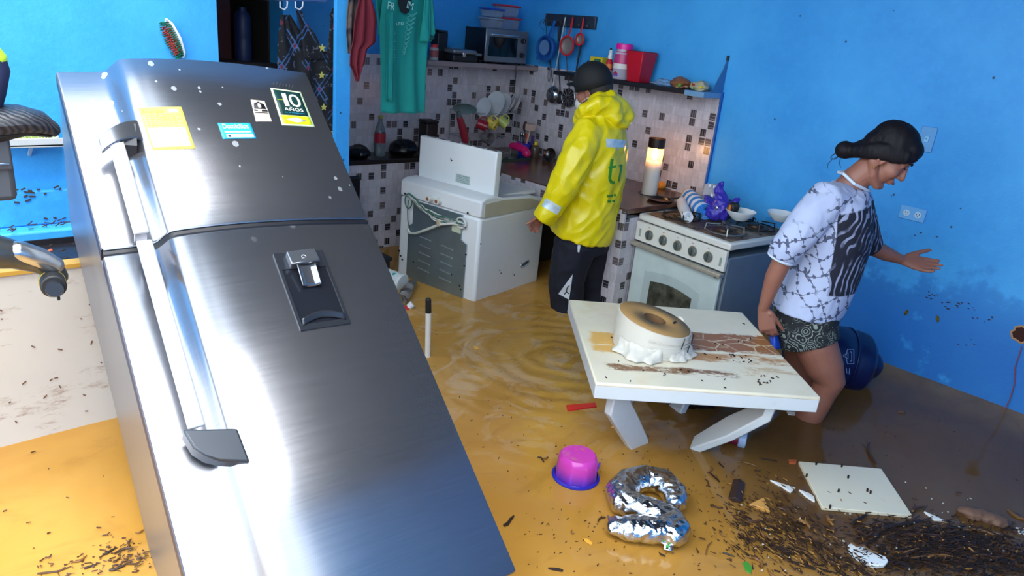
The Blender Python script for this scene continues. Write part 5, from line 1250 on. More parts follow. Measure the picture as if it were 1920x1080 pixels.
# hair pulled back into a low bun
G = MB()
def hb(c, r, seg=20):
    q = MB().ball((0, 0, 0), 1, seg); o = HW(*c); G.add([o+(HW.f*p.x*r[0]+HW.l*p.y*r[1]+HW.u*p.z*r[2])*.93 for p in q.v], q.f)
hb((-.018, 0, .050), (.106, .083, .088), 28); hb((.036, 0, .070), (.062, .068, .046)); hb((-.07, 0, .0), (.058, .070, .070))
for s in (-1, 1):
    G.tube([HW(.078, .040*s, .058), HW(.052, .064*s, .040), HW(.018, .074*s, .018), HW(-.025, .076*s, .0), HW(-.065, .062*s, -.035), HW(-.105, .02*s, -.075)], [(.014, .022), (.014, .030), (.012, .034), (.016, .036), (.02, .034), (.028, .028)], seg=14, ref=HW.l)
G.tube([HW(-.09, 0, -.05), HW(-.115, 0, -.085), HW(-.140, 0, -.105)], [.040, .030, .038], seg=18); hb((-.142, 0, -.108), (.040, .040, .038))
hair = wpart('hair', skin(G, .005, 4, lambda c: .0022*noise.noise(V((c.x*60, c.y*60, c.z*25)))), hairm, 'black hair tied back in a low bun')
part('hair_bun_band', MB().tube([HW(-.112, .026*math.cos(a), -.080+.026*math.sin(a)) for a in [2*PI*k/16 for k in range(16)]], .005, seg=6, closed=True, ref=HW.f), black, hair, world=True)
g = MB()
g.tube([W(1572, 285), W(1562, 290), W(1557, 296), W(1565, 299), W(1572, 294)], .0016, seg=5); g.tube([W(1574, 292), W(1560, 299), W(1552, 308), W(1551, 316)], .0012, seg=5); g.tube([W(1576, 296, .02), W(1574, 305, .02), W(1576, 314, .02)], .0012, seg=5)
part('loose_strands', g, hairm, hair, world=True)
# shirt
def folds(scale, amp, ax=None):
    def f(c):
        q = V((c.x*scale, c.y*scale, c.z*scale*.55)); a = noise.noise(q*1.0); b = 1-abs(noise.noise(q*2.1+V((5, 1, 2))))*2
        return amp*(a*.7+b*.45)
    return f
S_ = MB()
S_.tube([W(1512, 577), W(1519, 554), W(1548, 495), W(1569, 440), W(1580, 398), W(1586, 366), W(1594, 348)], [(.150, .195), (.158, .188), (.150, .168), (.142, .172), (.122, .178), (.094, .15), (.072, .085)], seg=32, ref=eR, round_=False)
S_.tube([W(1576, 380, -.05), W(1550, 376, -.13), W(1522, 408, -.175), W(1494, 444, -.215), W(1470, 470, -.235), W(1464, 484, -.235)], [.08, .080, .077, .072, .062, .054], seg=24, round_=False)
S_.tube([W(1592, 384, .05), W(1602, 382, .13), W(1617, 428, .235), W(1630, 458, .29), W(1636, 462, .305)], [.08, .076, .066, .056, .052], seg=24, round_=False)
shm = N('shirt_print'); oc = shm.mapping()
# dotted chains running in crossing diagonals, as printed on the shirt
fr_ = W(1600, 450)-V((3.07, 1.12, FZ)); dirf = eR
dot_f = shm.n('VectorMath', operation='DOT_PRODUCT'); shm.l(shm.obj(), dot_f.inputs[0]); dot_f.inputs[1].default_value = tuple(eR); fx = dot_f.outputs['Value']
dot_n = shm.n('VectorMath', operation='DOT_PRODUCT'); shm.l(shm.obj(), dot_n.inputs[0]); dot_n.inputs[1].default_value = tuple(eN); nx_ = dot_n.outputs['Value']
zz = shm.xyz()[2]
warp = shm.math('MULTIPLY', shm.noise(9, 3), .09)
def chain(a, b, c_, per, thk):
    s = shm.math('ADD', shm.math('ADD', shm.math('MULTIPLY', fx, a), shm.math('MULTIPLY', nx_, c_)), shm.math('ADD', shm.math('MULTIPLY', zz, b), warp))
    t_ = shm.math('ADD', shm.math('MULTIPLY', fx, -b), shm.math('MULTIPLY', zz, a))
    d = shm.math('ABSOLUTE', shm.math('SUBTRACT', shm.math('FRACT', shm.math('MULTIPLY', s, per)), .5))
    dt = shm.math('ABSOLUTE', shm.math('SUBTRACT', shm.math('FRACT', shm.math('MULTIPLY', t_, 32)), .5))
    w_ = shm.math('ADD', thk*.35, shm.math('MULTIPLY', shm.math('LESS_THAN', dt, .17), thk))
    return shm.math('LESS_THAN', d, w_)
lines = shm.math('MAXIMUM', chain(.85, .5, .3, 17, .075), chain(-.35, .93, -.3, 15, .075))
gate = shm.step(shm.noise(6, 2), .36, .44)
lines = shm.math('MULTIPLY', lines, gate)
cb = shm.mix(shm.noise(5, 3), h('a3aed0'), h('c2cae2')); cb = shm.mix(shm.math('MULTIPLY', lines, .85), cb, h('262a48'))
# dark front graphic with pale swirls, a panel across the chest and belly; position is taken along the wearer's front
fc = eR.dot(W(1590, 450)-V((3.07, 1.12, FZ)))
lean = shm.math('ADD', fx, shm.math('MULTIPLY', zz, .11))
base_lean = (eR.dot(W(1572, 460, -.13)-V((3.07, 1.12, FZ))))+.11*(W(1572, 460, -.13).z-FZ)-.02
z0_, z1_ = W(1600, 545).z-FZ, W(1625, 378).z-FZ
edge = shm.math('ADD', lean, shm.math('MULTIPLY', shm.noise(7, 3), .03))
pan = shm.math('MULTIPLY', shm.step(edge, base_lean+.018, base_lean+.024), shm.math('MULTIPLY', shm.step(zz, z0_-.004, z0_+.004), shm.math('SUBTRACT', 1, shm.step(shm.math('ADD', zz, shm.math('MULTIPLY', fx, -.35)), z1_-.35*fc-.03, z1_-.35*fc-.02))))
sw_ = shm.n('TexWave', wave_type='RINGS', rings_direction='SPHERICAL'); shm.l(shm.mapping((1, 1, .6), loc=(-.05, .0, -.62)), sw_.inputs[0]); sw_.inputs['Scale'].default_value = 14; sw_.inputs['Distortion'].default_value = 6; sw_.inputs['Detail'].default_value = 1; sw_.inputs['Detail Scale'].default_value = 1.2
gcol = shm.mix(shm.math('MULTIPLY', shm.step(sw_.outputs['Fac'], .70, .86), shm.step(shm.noise(9, 3), .38, .5)), h('171a2c'), h('8f97b4'))
shm.base(shm.mix(pan, cb, gcol)); shm.rough(.85); shm.bump(shm.noise(160, 2), .2, .002)
shirt = wpart('shirt', skin(S_, .006, 6, folds(13, .006)), shm.m, 'white long shirt printed with dark dotted chains and a dark front picture')
part('collar', MB().tube([W(1573, 320, 0)+V((0, 0, -.006))+eN*0, W(1582, 326, -.062), W(1602, 345, -.068), W(1624, 356, -.03), W(1630, 358, 0.01), W(1620, 348, .06), W(1590, 322, .055)], .0065, seg=8, closed=True, ref=(0, 0, 1)), mat('collar_white', 'ccd6e6', .85), shirt, world=True)
part('cuff', MB().tube([W(1464, 484, -.235)+eR*(.050*math.cos(a))+eN*(.050*math.sin(a))+V((0, 0, .014*math.cos(a)*-1)) for a in [2*PI*k/24 for k in range(24)]], .006, seg=8, closed=True, ref=(0, 0, 1)), mat('collar_white', 'ccd6e6', .85), shirt, world=True)
# shorts
K_ = MB()
K_.tube([W(1516, 556), W(1511, 585), W(1508, 612)], [(.13, .170), (.138, .178), (.135, .178)], seg=28, ref=eR, round_=False)
K_.tube([W(1510, 600, -.082), W(1514, 625, -.084), W(1519, 644, -.085)], [(.126, .108), (.126, .108), (.123, .108)], seg=24, ref=eR, round_=False)
K_.tube([W(1502, 600, .082), W(1500, 625, .084), W(1500, 644, .085)], [(.122, .106), (.120, .106), (.116, .106)], seg=24, ref=eR, round_=False)
skm = N('shorts_print'); v1 = skm.voro(26, 'DISTANCE_TO_EDGE'); v2 = skm.voro(26)
rg_ = skm.math('SINE', skm.math('MULTIPLY', v2, 30)); c = skm.mix(skm.step(rg_, .25, .8), h('16191c'), h('848c86')); c = skm.mix(skm.step(skm.noise(12, 2), .45, .6), h('17191d'), c)
c = skm.mix(skm.math('LESS_THAN', skm.voro(60), .10), c, h('b9c6c4')); skm.base(c); skm.rough(.85)
wpart('shorts', skin(K_, .006, 5, folds(18, .005)), skm.m, 'dark grey shorts printed with pale rings')
# what her right hand holds
q = W(1452, 632, -.17)
o = thing('blue_sack', 'bright blue plastic sheet held in the woman\'s lowered right hand', 'plastic sheet', tuple(q))
g = MB().grid(lambda u, v: W(1440+6*v+u*(14+14*v), 612+42*v, -.165+.01*math.sin(u*6+v*3)+.05*u), 12, 12)
part('sheet', g, mat('sheet_blue', '2350c8', .35), o, world=True, solid=.002)

# ---------------------------------------------------------------- the man: back half turned, yellow raincoat
Q = Station(3.04, 2.68)
mn = thing('person', 'man in a yellow hooded raincoat and black cap standing at the counter', 'person', (3.04, 2.68, FZ))
minv = XF[mn.name].inverted()
mL = (Q(1000, 300)-Q(1100, 300)); mL.z = 0; mL.normalize(); mN = Q.n
mf = (mL*.94+mN*.34).normalized()
def mimg(dx, dy, c=(1110, 160)): return (Q(c[0]+dx, c[1]+dy)-Q(*c)).normalized()
hf = (mimg(-93, 26)*.86+mN*.5).normalized(); hl = mN.cross(V((0, 0, 1))); hl = (-mN+hf*mN.dot(hf)).normalized(); hu = hf.cross(hl)
if hu.z < 0: hu = -hu
HM = Head(Q(1111, 163, 0), hf, hl, hu, 1.0)
B = MB()
B.tube([Q(1096, 450), Q(1108, 380), Q(1120, 310), Q(1124, 262), Q(1122, 228), Q(1120, 205)], [(.12, .16), (.125, .15), (.12, .16), (.11, .17), (.08, .14), (.06, .07)], seg=24, ref=mf)
B.tube([Q(1121, 215), Q(1116, 195), Q(1112, 178)], [.062, .058, .058], seg=18)
add_head(B, HM)
B.tube([Q(1100, 250, -.16), Q(1078, 300, -.21), Q(1060, 345, -.235), Q(1036, 384, -.235), Q(1022, 402, -.23)], [.055, .05, .046, .042, .028], seg=18)
add_hand(B, Q(1024, 403, -.23), mimg(-10, 12)*1.0+mf*.2, -mN*.2+V((0, 0, -.6)), -mN*.5+V((0, 0, .6))+mf*.3, .95, (.9, .95, 1.0, 1.05), (.7, .5, .4), .03)
B.tube([Q(1120, 250, .16), Q(1112, 300, .24), Q(1105, 335, .28), Q(1088, 325, .42), Q(1075, 315, .50)], [.055, .05, .046, .042, .028], seg=18)
add_hand(B, Q(1072, 313, .51), mL+mN, V((0, 0, -1)), -mN, .95, (.5, .5, .5, .5), (.7, .5, .3), .05)
nK, nA = Q(1066, 520, -.09), None
def leg(h0, kn, fwd, back):
    a = kn+mf*back+V((0, 0, 0)); a.z = FZ+.08
    B.tube([h0, (h0+kn)/2, kn, (kn+a)/2, a], [.10, .085, .062, .06, .038], seg=20)
    B.tube([a+V((0, 0, -.02))-mf*.04, a+V((0, 0, -.04))+mf*.08, a+V((0, 0, -.055))+mf*.17], [(.045, .04), (.04, .048), (.024, .046)], seg=16, ref=(0, 0, 1)); return a
a1 = leg(Q(1086, 458, -.085), Q(1066, 522, -.09), 0, -.02); a2 = leg(Q(1104, 458, .085), Q(1106, 524, .11), 0, -.10)
part('body', localise(skin(B, .005, 4), minv), skinm, mn, angle=180, label='tan skin of head and hands')
def mpart(name, me, m, label=None, parent=mn, angle=180, **kw): return part(name, localise(me, minv), m, parent, label=label, angle=angle, **kw)
for s in (-1, 1): part('eyebrow', MB().tube([HM(.096, .014*s, .024), HM(.094, .030*s, .030), HM(.082, .046*s, .024)], [.0035, .004, .002], seg=8), hairm, mn, world=True)
for s in (-1, 1): part('eye', MB().tube([HM(.0865, .018*s, .002), HM(.0885, .030*s, -.002), HM(.0815, .042*s, .002)], [.002, .0034, .002], seg=8), MC['eye_dark'], mn, world=True)
# hair and cap
G = MB(); o_ = HM(-.04, 0, -.005); q = MB().ball((0, 0, 0), 1, 20); G.add([o_+HM.f*p.x*.078+HM.l*p.y*.078+HM.u*p.z*.085 for p in q.v], q.f)
mpart('hair', skin(G, .006, 2), mat('short_hair', '2b2320', .7), 'short dark hair below the cap')
g = MB()
def capf(r, z0, ztop, x0=-.012, w_=1.0):
    pr = []
    for k in range(9):
        a = k/8*PI/2; pr.append((r*math.cos(a), z0+(ztop-z0)*math.sin(a)))
    return pr
capm = mat('cap_black', '0f1013', .75, bump=.2, bscale=200)
MH = mx(HM.f, HM.l, HM.u, HM.O)
g = MB().lathe([(1.0, -.40), (1.01, 0)]+[(math.cos(a), math.sin(a)) for a in [k/10*PI/2 for k in range(1, 11)]], seg=40)
g.v = [MH @ V((-.010+p.x*.108, p.y*.088, .035+p.z*.098)) for p in g.v]
cap = part('cap', g, capm, mn, world=True, solid=.004, label='black cap')
g = MB().grid(lambda u, v: MH @ V((.075+v*.075-.05*abs(2*u-1)**2, (u-.5)*.15*(1-.15*v), .045+.006*v-.014*(2*u-1)**2)), 14, 6)
part('cap_brim', g, capm, cap, world=True, solid=.004)
part('cap_button', MB().ball(MH @ V((-.010, 0, .134)), .007, 10), capm, cap, world=True)
part('cap_seam', MB().tube([MH @ V((-.010+.109*math.cos(a)*math.cos(.9), .089*math.cos(a)*math.sin(.9), .035+.099*math.sin(a))) for a in [k/10*PI/2*.98 for k in range(11)]], .0016, seg=5), mat('seam_grey', '33343a', .7), cap, world=True)
g = MB()
mk = mat('mask_white', 'c4c4c0', .6)
part('face_mask', MB().ball(MH @ V((.085, 0, -.075)), .045, 18), mk, mn, world=True)
part('mask_strap', MB().tube([MH @ V((.05, .058, -.06)), MH @ V((0, .080, -.045)), MH @ V((-.03, .078, -.04))], .0025, seg=6), mk, mn, world=True)
# raincoat
J = MB()
J.tube([Q(1089, 442)+V((0, 0, -.0)), Q(1097, 415), Q(1108, 372), Q(1117, 322), Q(1124, 276), Q(1124, 244), Q(1122, 220), Q(1120, 200)], [(.178, .205), (.176, .20), (.166, .195), (.160, .195), (.150, .20), (.125, .20), (.095, .15), (.08, .09)], seg=36, ref=mf, round_=False)
J.tube([Q(1116, 250, -.07), Q(1102, 248, -.15), Q(1086, 285, -.195), Q(1068, 328, -.225), Q(1050, 362, -.235), Q(1034, 388, -.235), Q(1017, 412, -.235)], [.09, .085, .086, .082, .074, .064, .055], seg=26, round_=False)
J.tube([Q(1122, 246, .10), Q(1118, 262, .16), Q(1112, 300, .24), Q(1105, 335, .28), Q(1088, 325, .42)], [.09, .080, .08, .07, .056], seg=26, round_=False)
# hood lying in folds round the neck
J.tube([Q(1088, 226, -.04), Q(1096, 205, -.10), Q(1122, 196, -.12), Q(1150, 202, -.09), Q(1160, 208, .0), Q(1148, 202, .09), Q(1112, 205, .11), Q(1088, 215, .06)], [.036, .04, .045, .048, .05, .045, .04, .036], seg=16, closed=True, ref=(0, 0, 1))
J.tube([Q(1104, 196, -.085), Q(1124, 181, -.095), Q(1143, 178, -.06), Q(1148, 184, .02)], [.022, .030, .034, .03], seg=14)
J.tube([Q(1140, 190, -.03), Q(1160, 205, -.03), Q(1170, 220, -.02), Q(1166, 232, -.01)], [.06, .062, .052, .030], seg=18)
J.tube([Q(1135, 205, -.10), Q(1156, 222, -.09), Q(1172, 232, -.05)], [.03, .034, .026], seg=14)
def jw(c):
    q = V((c.x*11, c.y*11, c.z*8)); big = noise.noise(q); cr = 1-abs(noise.noise(V((c.x*22+c.z*8, c.y*22, c.z*13))))*2.2
    hood = max(0, min(1, (c.z-Q(1120, 240).z)/.06)); q2 = V((c.x*26, c.y*26, c.z*30))
    v = noise.noise(V((c.x*20+c.z*6, c.y*20-c.z*4, c.z*5))); v2 = 1-abs(noise.noise(V((c.x*13-c.z*9, c.y*13, c.z*7))))*2.5
    return .007*big+.006*v+.006*v2+hood*(.008*noise.noise(q2*.6)+.002*cr)
jm = N('yellow_pvc'); oc = jm.noise(14, 5, .6); jm.base(jm.mix(oc, h('e3cc08'), h('f0dc12')))
dirt = jm.step(jm.noise(26, 6, .75), .67, .74); zj = jm.xyz()[2]
jm.base(jm.mix(jm.math('MULTIPLY', dirt, jm.math('MULTIPLY', jm.math('SUBTRACT', 1, jm.step(zj, .75, 1.2)), .8)), jm.mix(oc, h('dfc806'), h('efdb14')), h('4d4a1c')))
jm.rough(.28); jm.bump(jm.noise(40, 4, .6), .25, .006)
jme = skin(J, .0065, 8, jw)
jbv = BVHTree.FromPolygons([v.co.copy() for v in jme.vertices], [tuple(p.vertices) for p in jme.polygons])
jacket = mpart('raincoat', jme, jm.m, 'shiny yellow raincoat with its hood down')
def drape(mb, bvh, lift=.002):           # lay a flat shape onto cloth, seen from the front of it
    out = []
    for p in mb.v:
        hit = bvh.find_nearest(p, .25)
        d = (p-CAM).normalized(); loc, nr, i, dist = bvh.ray_cast(CAM, d)
        if loc is None or (loc-p).length > .3: loc, nr = hit[0], hit[1]
        if loc is None: out.append(p); continue
        out.append(loc-d*lift)
    mb.v = out; return mb
def quadgrid(F, c, nu=24, nv=6, d=0):
    a, b, c_, e = [F(x, y, d) for x, y in c]
    return MB().grid(lambda u, v: (a*(1-u)+b*u)*(1-v)+(e*(1-u)+c_*u)*v, nu, nv)
refl = N('reflective_tape'); rn = refl.noise(45, 4, .7); refl.base(refl.ramp(rn, [(.3, h('9fc0cc')), (.55, h('dfe8ec')), (.75, h('a9b4b4'))])); refl.rough(.35); refl.set(Metallic=.3)
part('reflective_strip', drape(quadgrid(Q, [(1136, 260), (1181, 263), (1180, 277), (1137, 276)], d=-.2), jbv, .003), refl.m, jacket, world=True, label='silver strip across the back')
part('reflective_strip', drape(quadgrid(Q, [(1024, 371), (1053, 389), (1045, 403), (1015, 386)], d=-.3), jbv, .003), refl.m, jacket, world=True, label='silver strip round the sleeve')
gk = mat('print_green', '2f8a2a', .5)
def stroke(pts, wd, parent, F, bvh, m, nm='print', d=-.2):
    P = [F(x, y, d) for x, y in pts]; g = MB()
    for a, b in zip(P, P[1:]):
        t_ = (b-a).normalized(); s_ = t_.cross((a-CAM).normalized()).normalized()*wd/2
        g.grid(lambda u, v: a+(b-a)*u+s_*(2*v-1)-t_*0, 5, 2)
    part(nm, drape(g, bvh, .0035), m, parent, world=True)
stroke([(1148, 298), (1145, 318), (1143, 335), (1147, 343), (1153, 342)], .016, jacket, Q, jbv, gk)
stroke([(1141, 315), (1155, 312)], .012, jacket, Q, jbv, gk)
stroke([(1161, 312), (1166, 309), (1164, 320), (1160, 340)], .010, jacket, Q, jbv, gk)
for (x0, x1, y) in ((1138, 1143, 368), (1144, 1149, 367), (1151, 1155, 366), (1139, 1146, 378), (1148, 1153, 377)): stroke([(x0, y), (x1, y)], .012, jacket, Q, jbv, gk)
# trousers
Pn = MB()
Pn.tube([Q(1094, 430), Q(1094, 470)], [(.15, .185), (.14, .18)], seg=28, ref=mf, round_=False)
Pn.tube([Q(1080, 455, -.085), Q(1068, 495, -.09), Q(1062, 530, -.09), Q(1063, 565, -.085), a1+V((0, 0, .03))], [(.125, .11), (.112, .10), (.10, .095), (.092, .09), (.08, .08)], seg=24, ref=mf, round_=False)
Pn.tube([Q(1106, 455, .085), Q(1106, 500, .10), Q(1108, 540, .12), a2+V((0, 0, .03))], [(.125, .11), (.11, .10), (.10, .095), (.08, .08)], seg=24, ref=mf, round_=False)
pme = skin(Pn, .0075, 4, folds(10, .012)); pbv = BVHTree.FromPolygons([v.co.copy() for v in pme.vertices], [tuple(p.vertices) for p in pme.polygons])
trousers = mpart('trousers', pme, mat('trouser_navy', '0d1020', .8), 'loose navy-black track trousers')
pw = mat('panel_white', 'c9ccd2', .8)
a, b, c_ = Q(1074, 514, -.25), Q(1067, 562, -.25), Q(1047, 551, -.25)
g = MB(); n_ = 14
for j in range(n_+1):
    for i in range(n_+1):
        u, v = i/n_, j/n_; g.v.append(a*(1-v)+(c_*(1-u)+b*u)*v)
g.f = [(j*(n_+1)+i, j*(n_+1)+i+1, (j+1)*(n_+1)+i+1, (j+1)*(n_+1)+i) for j in range(n_) for i in range(n_)]
wp_ = part('side_panel', drape(g, pbv, .003), pw, trousers, world=True, label='white triangular side panel')
for pts in ([(1063, 541), (1062, 547)], [(1062, 547), (1058, 552)], [(1062, 547), (1067, 551)], [(1063, 541), (1066, 536)]): stroke(pts, .006, wp_, Q, pbv, mat('ink_black', '1d1822', .5), 'emblem', -.25)
part('side_panel', drape(quadgrid(Q, [(1083, 456), (1089, 458), (1086, 474), (1083, 472)], 6, 8, d=-.25), pbv, .003), pw, trousers, world=True)

# ================================================================ WHITE PLASTIC TABLE
TZ = .385
c4 = [onZ(1073, 560, TZ), onZ(1395, 587, TZ), onZ(1535, 742, TZ), onZ(1108, 720, TZ)]   # back left, back right, front right, front left
TC = sum(c4, V((0, 0, 0)))/4; tx = ((c4[2]-c4[3])+(c4[1]-c4[0])).normalized(); ty = V((-tx.y, tx.x, 0)); TSx = ((c4[2]-c4[3]).length+(c4[1]-c4[0]).length)/2; TSy = ((c4[0]-c4[3]).length+(c4[1]-c4[2]).length)/2
tb = thing('plastic_table', 'square white plastic table streaked with mud standing in the flood', 'table', M4=mx(tx, ty, (0, 0, 1), (TC.x, TC.y, FZ)))
tm = N('table_plastic'); xx = tm.xyz()
c = tm.mix(tm.noise(10, 4), h('e3d8be'), h('f3e8cf'))
yl = tm.math('MULTIPLY', tm.step(tm.noise(3, 4, .6), .5, .7), tm.math('SUBTRACT', 1, tm.step(tm.math('ADD', xx[0], .1), -.25, .05))); c = tm.mix(tm.math('MULTIPLY', yl, .5), c, h('d8b060'))
wvx = tm.math('ADD', xx[1], tm.math('MULTIPLY', xx[0], .12))
def patch(x0, x1, y0, y1, soft, sc0, lo, hi, colr, c, k):
    jx = tm.math('ADD', xx[0], tm.math('MULTIPLY', tm.math('SUBTRACT', tm.noise(sc0, 6, .7), .5), soft)); jy = tm.math('ADD', xx[1], tm.math('MULTIPLY', tm.math('SUBTRACT', tm.noise(sc0*1.3, 6, .7), .5), soft))
    a = tm.math('MULTIPLY', tm.math('MULTIPLY', tm.step(jx, x0, x0+.03), tm.math('SUBTRACT', 1, tm.step(jx, x1-.03, x1))), tm.math('MULTIPLY', tm.step(jy, y0, y0+.015), tm.math('SUBTRACT', 1, tm.step(jy, y1-.015, y1))))
    m_ = tm.math('MULTIPLY', a, tm.step(tm.noise(sc0*2.2, 7, .8, tm.mapping((.6, 1.2, 1))), lo, hi)); return tm.mix(tm.math('MULTIPLY', m_, k), c, h(colr))
c = patch(-.38, -.05, -.14, .06, .12, 4, .25, .5, 'e0a636', c, .85)
c = patch(-.10, .43, -.07, .13, .10, 5, .30, .46, '98581a', c, .95)
c = patch(-.20, .43, -.17, -.075, .07, 6, .40, .56, 'b87a30', c, .9)
c = patch(-.36, .16, -.30, -.235, .05, 7, .44, .54, '7c4a14', c, .95)
c = patch(.1, .43, -.28, -.18, .08, 6, .52, .6, 'c09a62', c, .6)
vd = tm.voro(9, 'DISTANCE_TO_EDGE', tm.mapping((1, 1.3, 1), (0, 0, .5)))
scr = tm.math('MULTIPLY', tm.math('LESS_THAN', tm.math('ADD', vd, tm.math('MULTIPLY', tm.noise(20, 3), .06)), .055), tm.math('MULTIPLY', tm.step(xx[0], .02, .08), tm.math('MULTIPLY', tm.step(xx[1], -.10, -.07), tm.math('SUBTRACT', 1, tm.step(xx[1], .08, .12))))); c = tm.mix(tm.math('MULTIPLY', scr, .8), c, h('d9c9a6'))
ln_ = tm.math('ADD', xx[1], tm.math('MULTIPLY', tm.noise(6, 2), .006)); rib = tm.math('LESS_THAN', tm.math('ABSOLUTE', tm.math('ADD', ln_, .072)), .004); c = tm.mix(tm.math('MULTIPLY', rib, .8), c, h('efe6d0'))
tm.base(c); tm.rough(.4)
tH = TZ-FZ
part('tabletop', MB().box((0, 0, tH-.008), (TSx, TSy, .016)), tm.m, tb, bevel=.006)
whp = m_dirtywhite('table_white', 'd9dfe2', 'a08a66', .3, 7, .4)
fr_ = MB()
for s in (-1, 1): fr_.box((0, s*(TSy/2-.008), tH-.035), (TSx-.004, .014, .055)); fr_.box((s*(TSx/2-.008), 0, tH-.035), (.014, TSy-.004, .055))
part('apron', fr_, whp, tb, bevel=.003)
inv_t = XF[tb.name].inverted()
def tl(px, py, z): return inv_t @ onZ(px, py, z)
# splayed legs bending inward; front pair as photographed, rear pair mirrored behind
L0 = [V((-TSx/2+.115, -TSy/2+.09, tH-.02)), V((-TSx/2+.115, -TSy/2+.10, tH-.14))]; w0 = tl(1196, 832, 0); fl_ = w0+(w0-L0[1])*(.35/.30)*.8
def legm(pts, wd=.068):
    g = MB(); vs = []
    P = [V(p) for p in pts]; up = V((0, 1, 0))
    return MB().tube(P, [(wd/2, .017)]*len(P), seg=4, ref=(1, 0, .25), round_=False)
legs = []
R0 = [V((TSx/2-.11, -TSy/2+.09, tH-.02)), V((TSx/2-.135, -TSy/2+.10, tH-.12))]; w1 = tl(1304, 834, 0)
def dense(P, n=5):
    out = []
    for i in range(len(P)-1):
        for k in range(n): out.append(P[i].lerp(P[i+1], k/n))
    return out+[P[-1]]
def legc(a, b, wtr):
    d = (wtr-b); e = wtr+d.normalized()*(.36/abs(d.normalized().z))*.98 if abs(d.z) > .05 else wtr
    e.z = max(e.z, .0); 
    foot = V((wtr.x+d.x*.15, wtr.y+d.y*.15, .0)); return [a, b, b.lerp(wtr, .5), wtr, foot]
for a, b, wtr in ((L0[0], L0[1], w0), (R0[0], R0[1], w1)):
    P = legc(a, b, wtr); part('leg', MB().tube(P, [(.044, .018), (.054, .018), (.050, .018), (.046, .018), (.042, .018)], ref=(.5, .3, .8), square=True), whp, tb, bevel=.006)
    Pm = [V((p.x, -p.y if i < 2 else -p.y+.02, p.z)) for i, p in enumerate(P)]; part('leg', MB().tube(Pm, [(.044, .018), (.054, .018), (.050, .018), (.046, .018), (.042, .018)], ref=(.5, -.3, .8), square=True), whp, tb, bevel=.006)
# the wrapped roll standing on the table
c = onZ(1219, 648, TZ)
rl = thing('plastic_roll', 'thick cardboard-cored roll of white plastic film on the muddy table', 'roll', (c.x, c.y, TZ+.001), .3)
rw = mat('film_white', 'd8d0c2', .35, var=.08); rt = m_dirtywhite('roll_end_tan', 'b58a52', 'd9cdb8', .4, 4, .7)
RR, RH = .146, .112
g = MB().lathe([(.045, 0), (RR, 0), (RR+.004, .004), (RR+.002, RH*.4), (RR, RH), (RR-.006, RH+.002)], seg=64)
for p in g.v:
    if p.z > .002 and p.z < RH: a = math.atan2(p.y, p.x); k = 1+.018*math.sin(a*3+p.z*60)+.012*noise.noise(V((p.x*20, p.y*20, p.z*60))); p.x *= k; p.y *= k
ld_ = V((-.6, .8, 0)); ld_.rotate(Matrix.Rotation(-.3, 3, 'Z'))
def lean_(g):
    for p in g.v: p.z = p.z*(1+.27*(p.x*ld_.x+p.y*ld_.y)/RR)
    return g
part('wrapped_side', lean_(g), rw, rl)
part('roll_end', lean_(MB().lathe([(.045, RH+.001), (RR-.004, RH+.001)], seg=64)), rt, rl, solid=.003)
part('core', lean_(MB().lathe([(.045, RH+.003), (.042, RH+.003), (.040, .03), (0, .03)], seg=40)), mat('core_brown', '7d5a3a', .8), rl)
part('core_hollow', MB().lathe([(0, .036), (.0395, .036)], seg=40), mat('core_tan', '8a6a4c', .8), rl)  # lighter brown disc near the bottom of the core
for k in range(9):
    z = .012+k*.010; part('wrap_fold', lean_(MB().tube([((RR+.004)*math.cos(a), (RR+.004)*math.sin(a), z+.012*math.sin(a*1.3+k)) for a in [-2.9+3.1*i/24 for i in range(25)]], .0018, seg=5)), rw, rl)
def ragged(x, y, r, sd): return crumple((x, y, r[2]*.8), r, .45, sd, 26, floor=.001)
def skirt(a0, a1, hh, out, sd):
    def fn(u, v):
        a = a0+(a1-a0)*u; e = math.sin(u*PI)**.5; k = noise.noise(V((u*7, v*2, sd))); k2 = noise.noise(V((u*18, v*5, sd+3)))
        r = RR+.002+(out*e*(1-v)**1.5)*(1+.7*k)+.006*k2*e; z = hh*v*(1+.25*k)+.003; return (r*math.cos(a), r*math.sin(a), z)
    part('torn_film', MB().grid(fn, 48, 10), rw, rl, solid=.002, angle=50)
skirt(-3.9, -2.5, .05, .045, 1.3); skirt(-2.3, -.9, .035, .03, 5.1); skirt(-.6, .7, .09, .035, 9.7)
for (a, z) in ((-1.35, .06), (-1.7, .03), (-2.0, .07)): part('stuck_twig', MB().tube([((RR+.008)*math.cos(a), (RR+.008)*math.sin(a), z-.02), ((RR+.010)*math.cos(a+.05), (RR+.010)*math.sin(a+.05), z+.02)], .002, seg=5), MC['wet_twig'], rl)
part('slot', lean_(MB().box((.055, -.065, RH+.006), (.03, .008, .003))), black, rl)
for px, py, s in ((1165, 648, .006),): pass
rr = random.Random(31); g = MB()
for k in range(60):
    px, py = (rr.uniform(1370, 1410), rr.uniform(664, 680)) if k < 14 else ((rr.uniform(1420, 1460), rr.uniform(705, 722)) if k < 28 else (rr.uniform(1130, 1440), rr.uniform(600, 735)))
    c = onZ(px, py, TZ+.002); a = rr.uniform(0, PI); L = rr.uniform(.002, .010); q_ = inv_t @ c
    if abs(q_.x) > TSx/2-.02 or abs(q_.y) > TSy/2-.02: continue
    g.tube([c, c+V((math.cos(a)*L, math.sin(a)*L, .001))], .002, seg=5)
solo('table_crumbs', g, MC['wet_twig'], 'dark crumbs of plant debris lying on the white table', 'plant litter', kind='stuff')

# ================================================================ FLOATING THINGS
def WP(px, py, z=.0): return onZ(px, py, z)
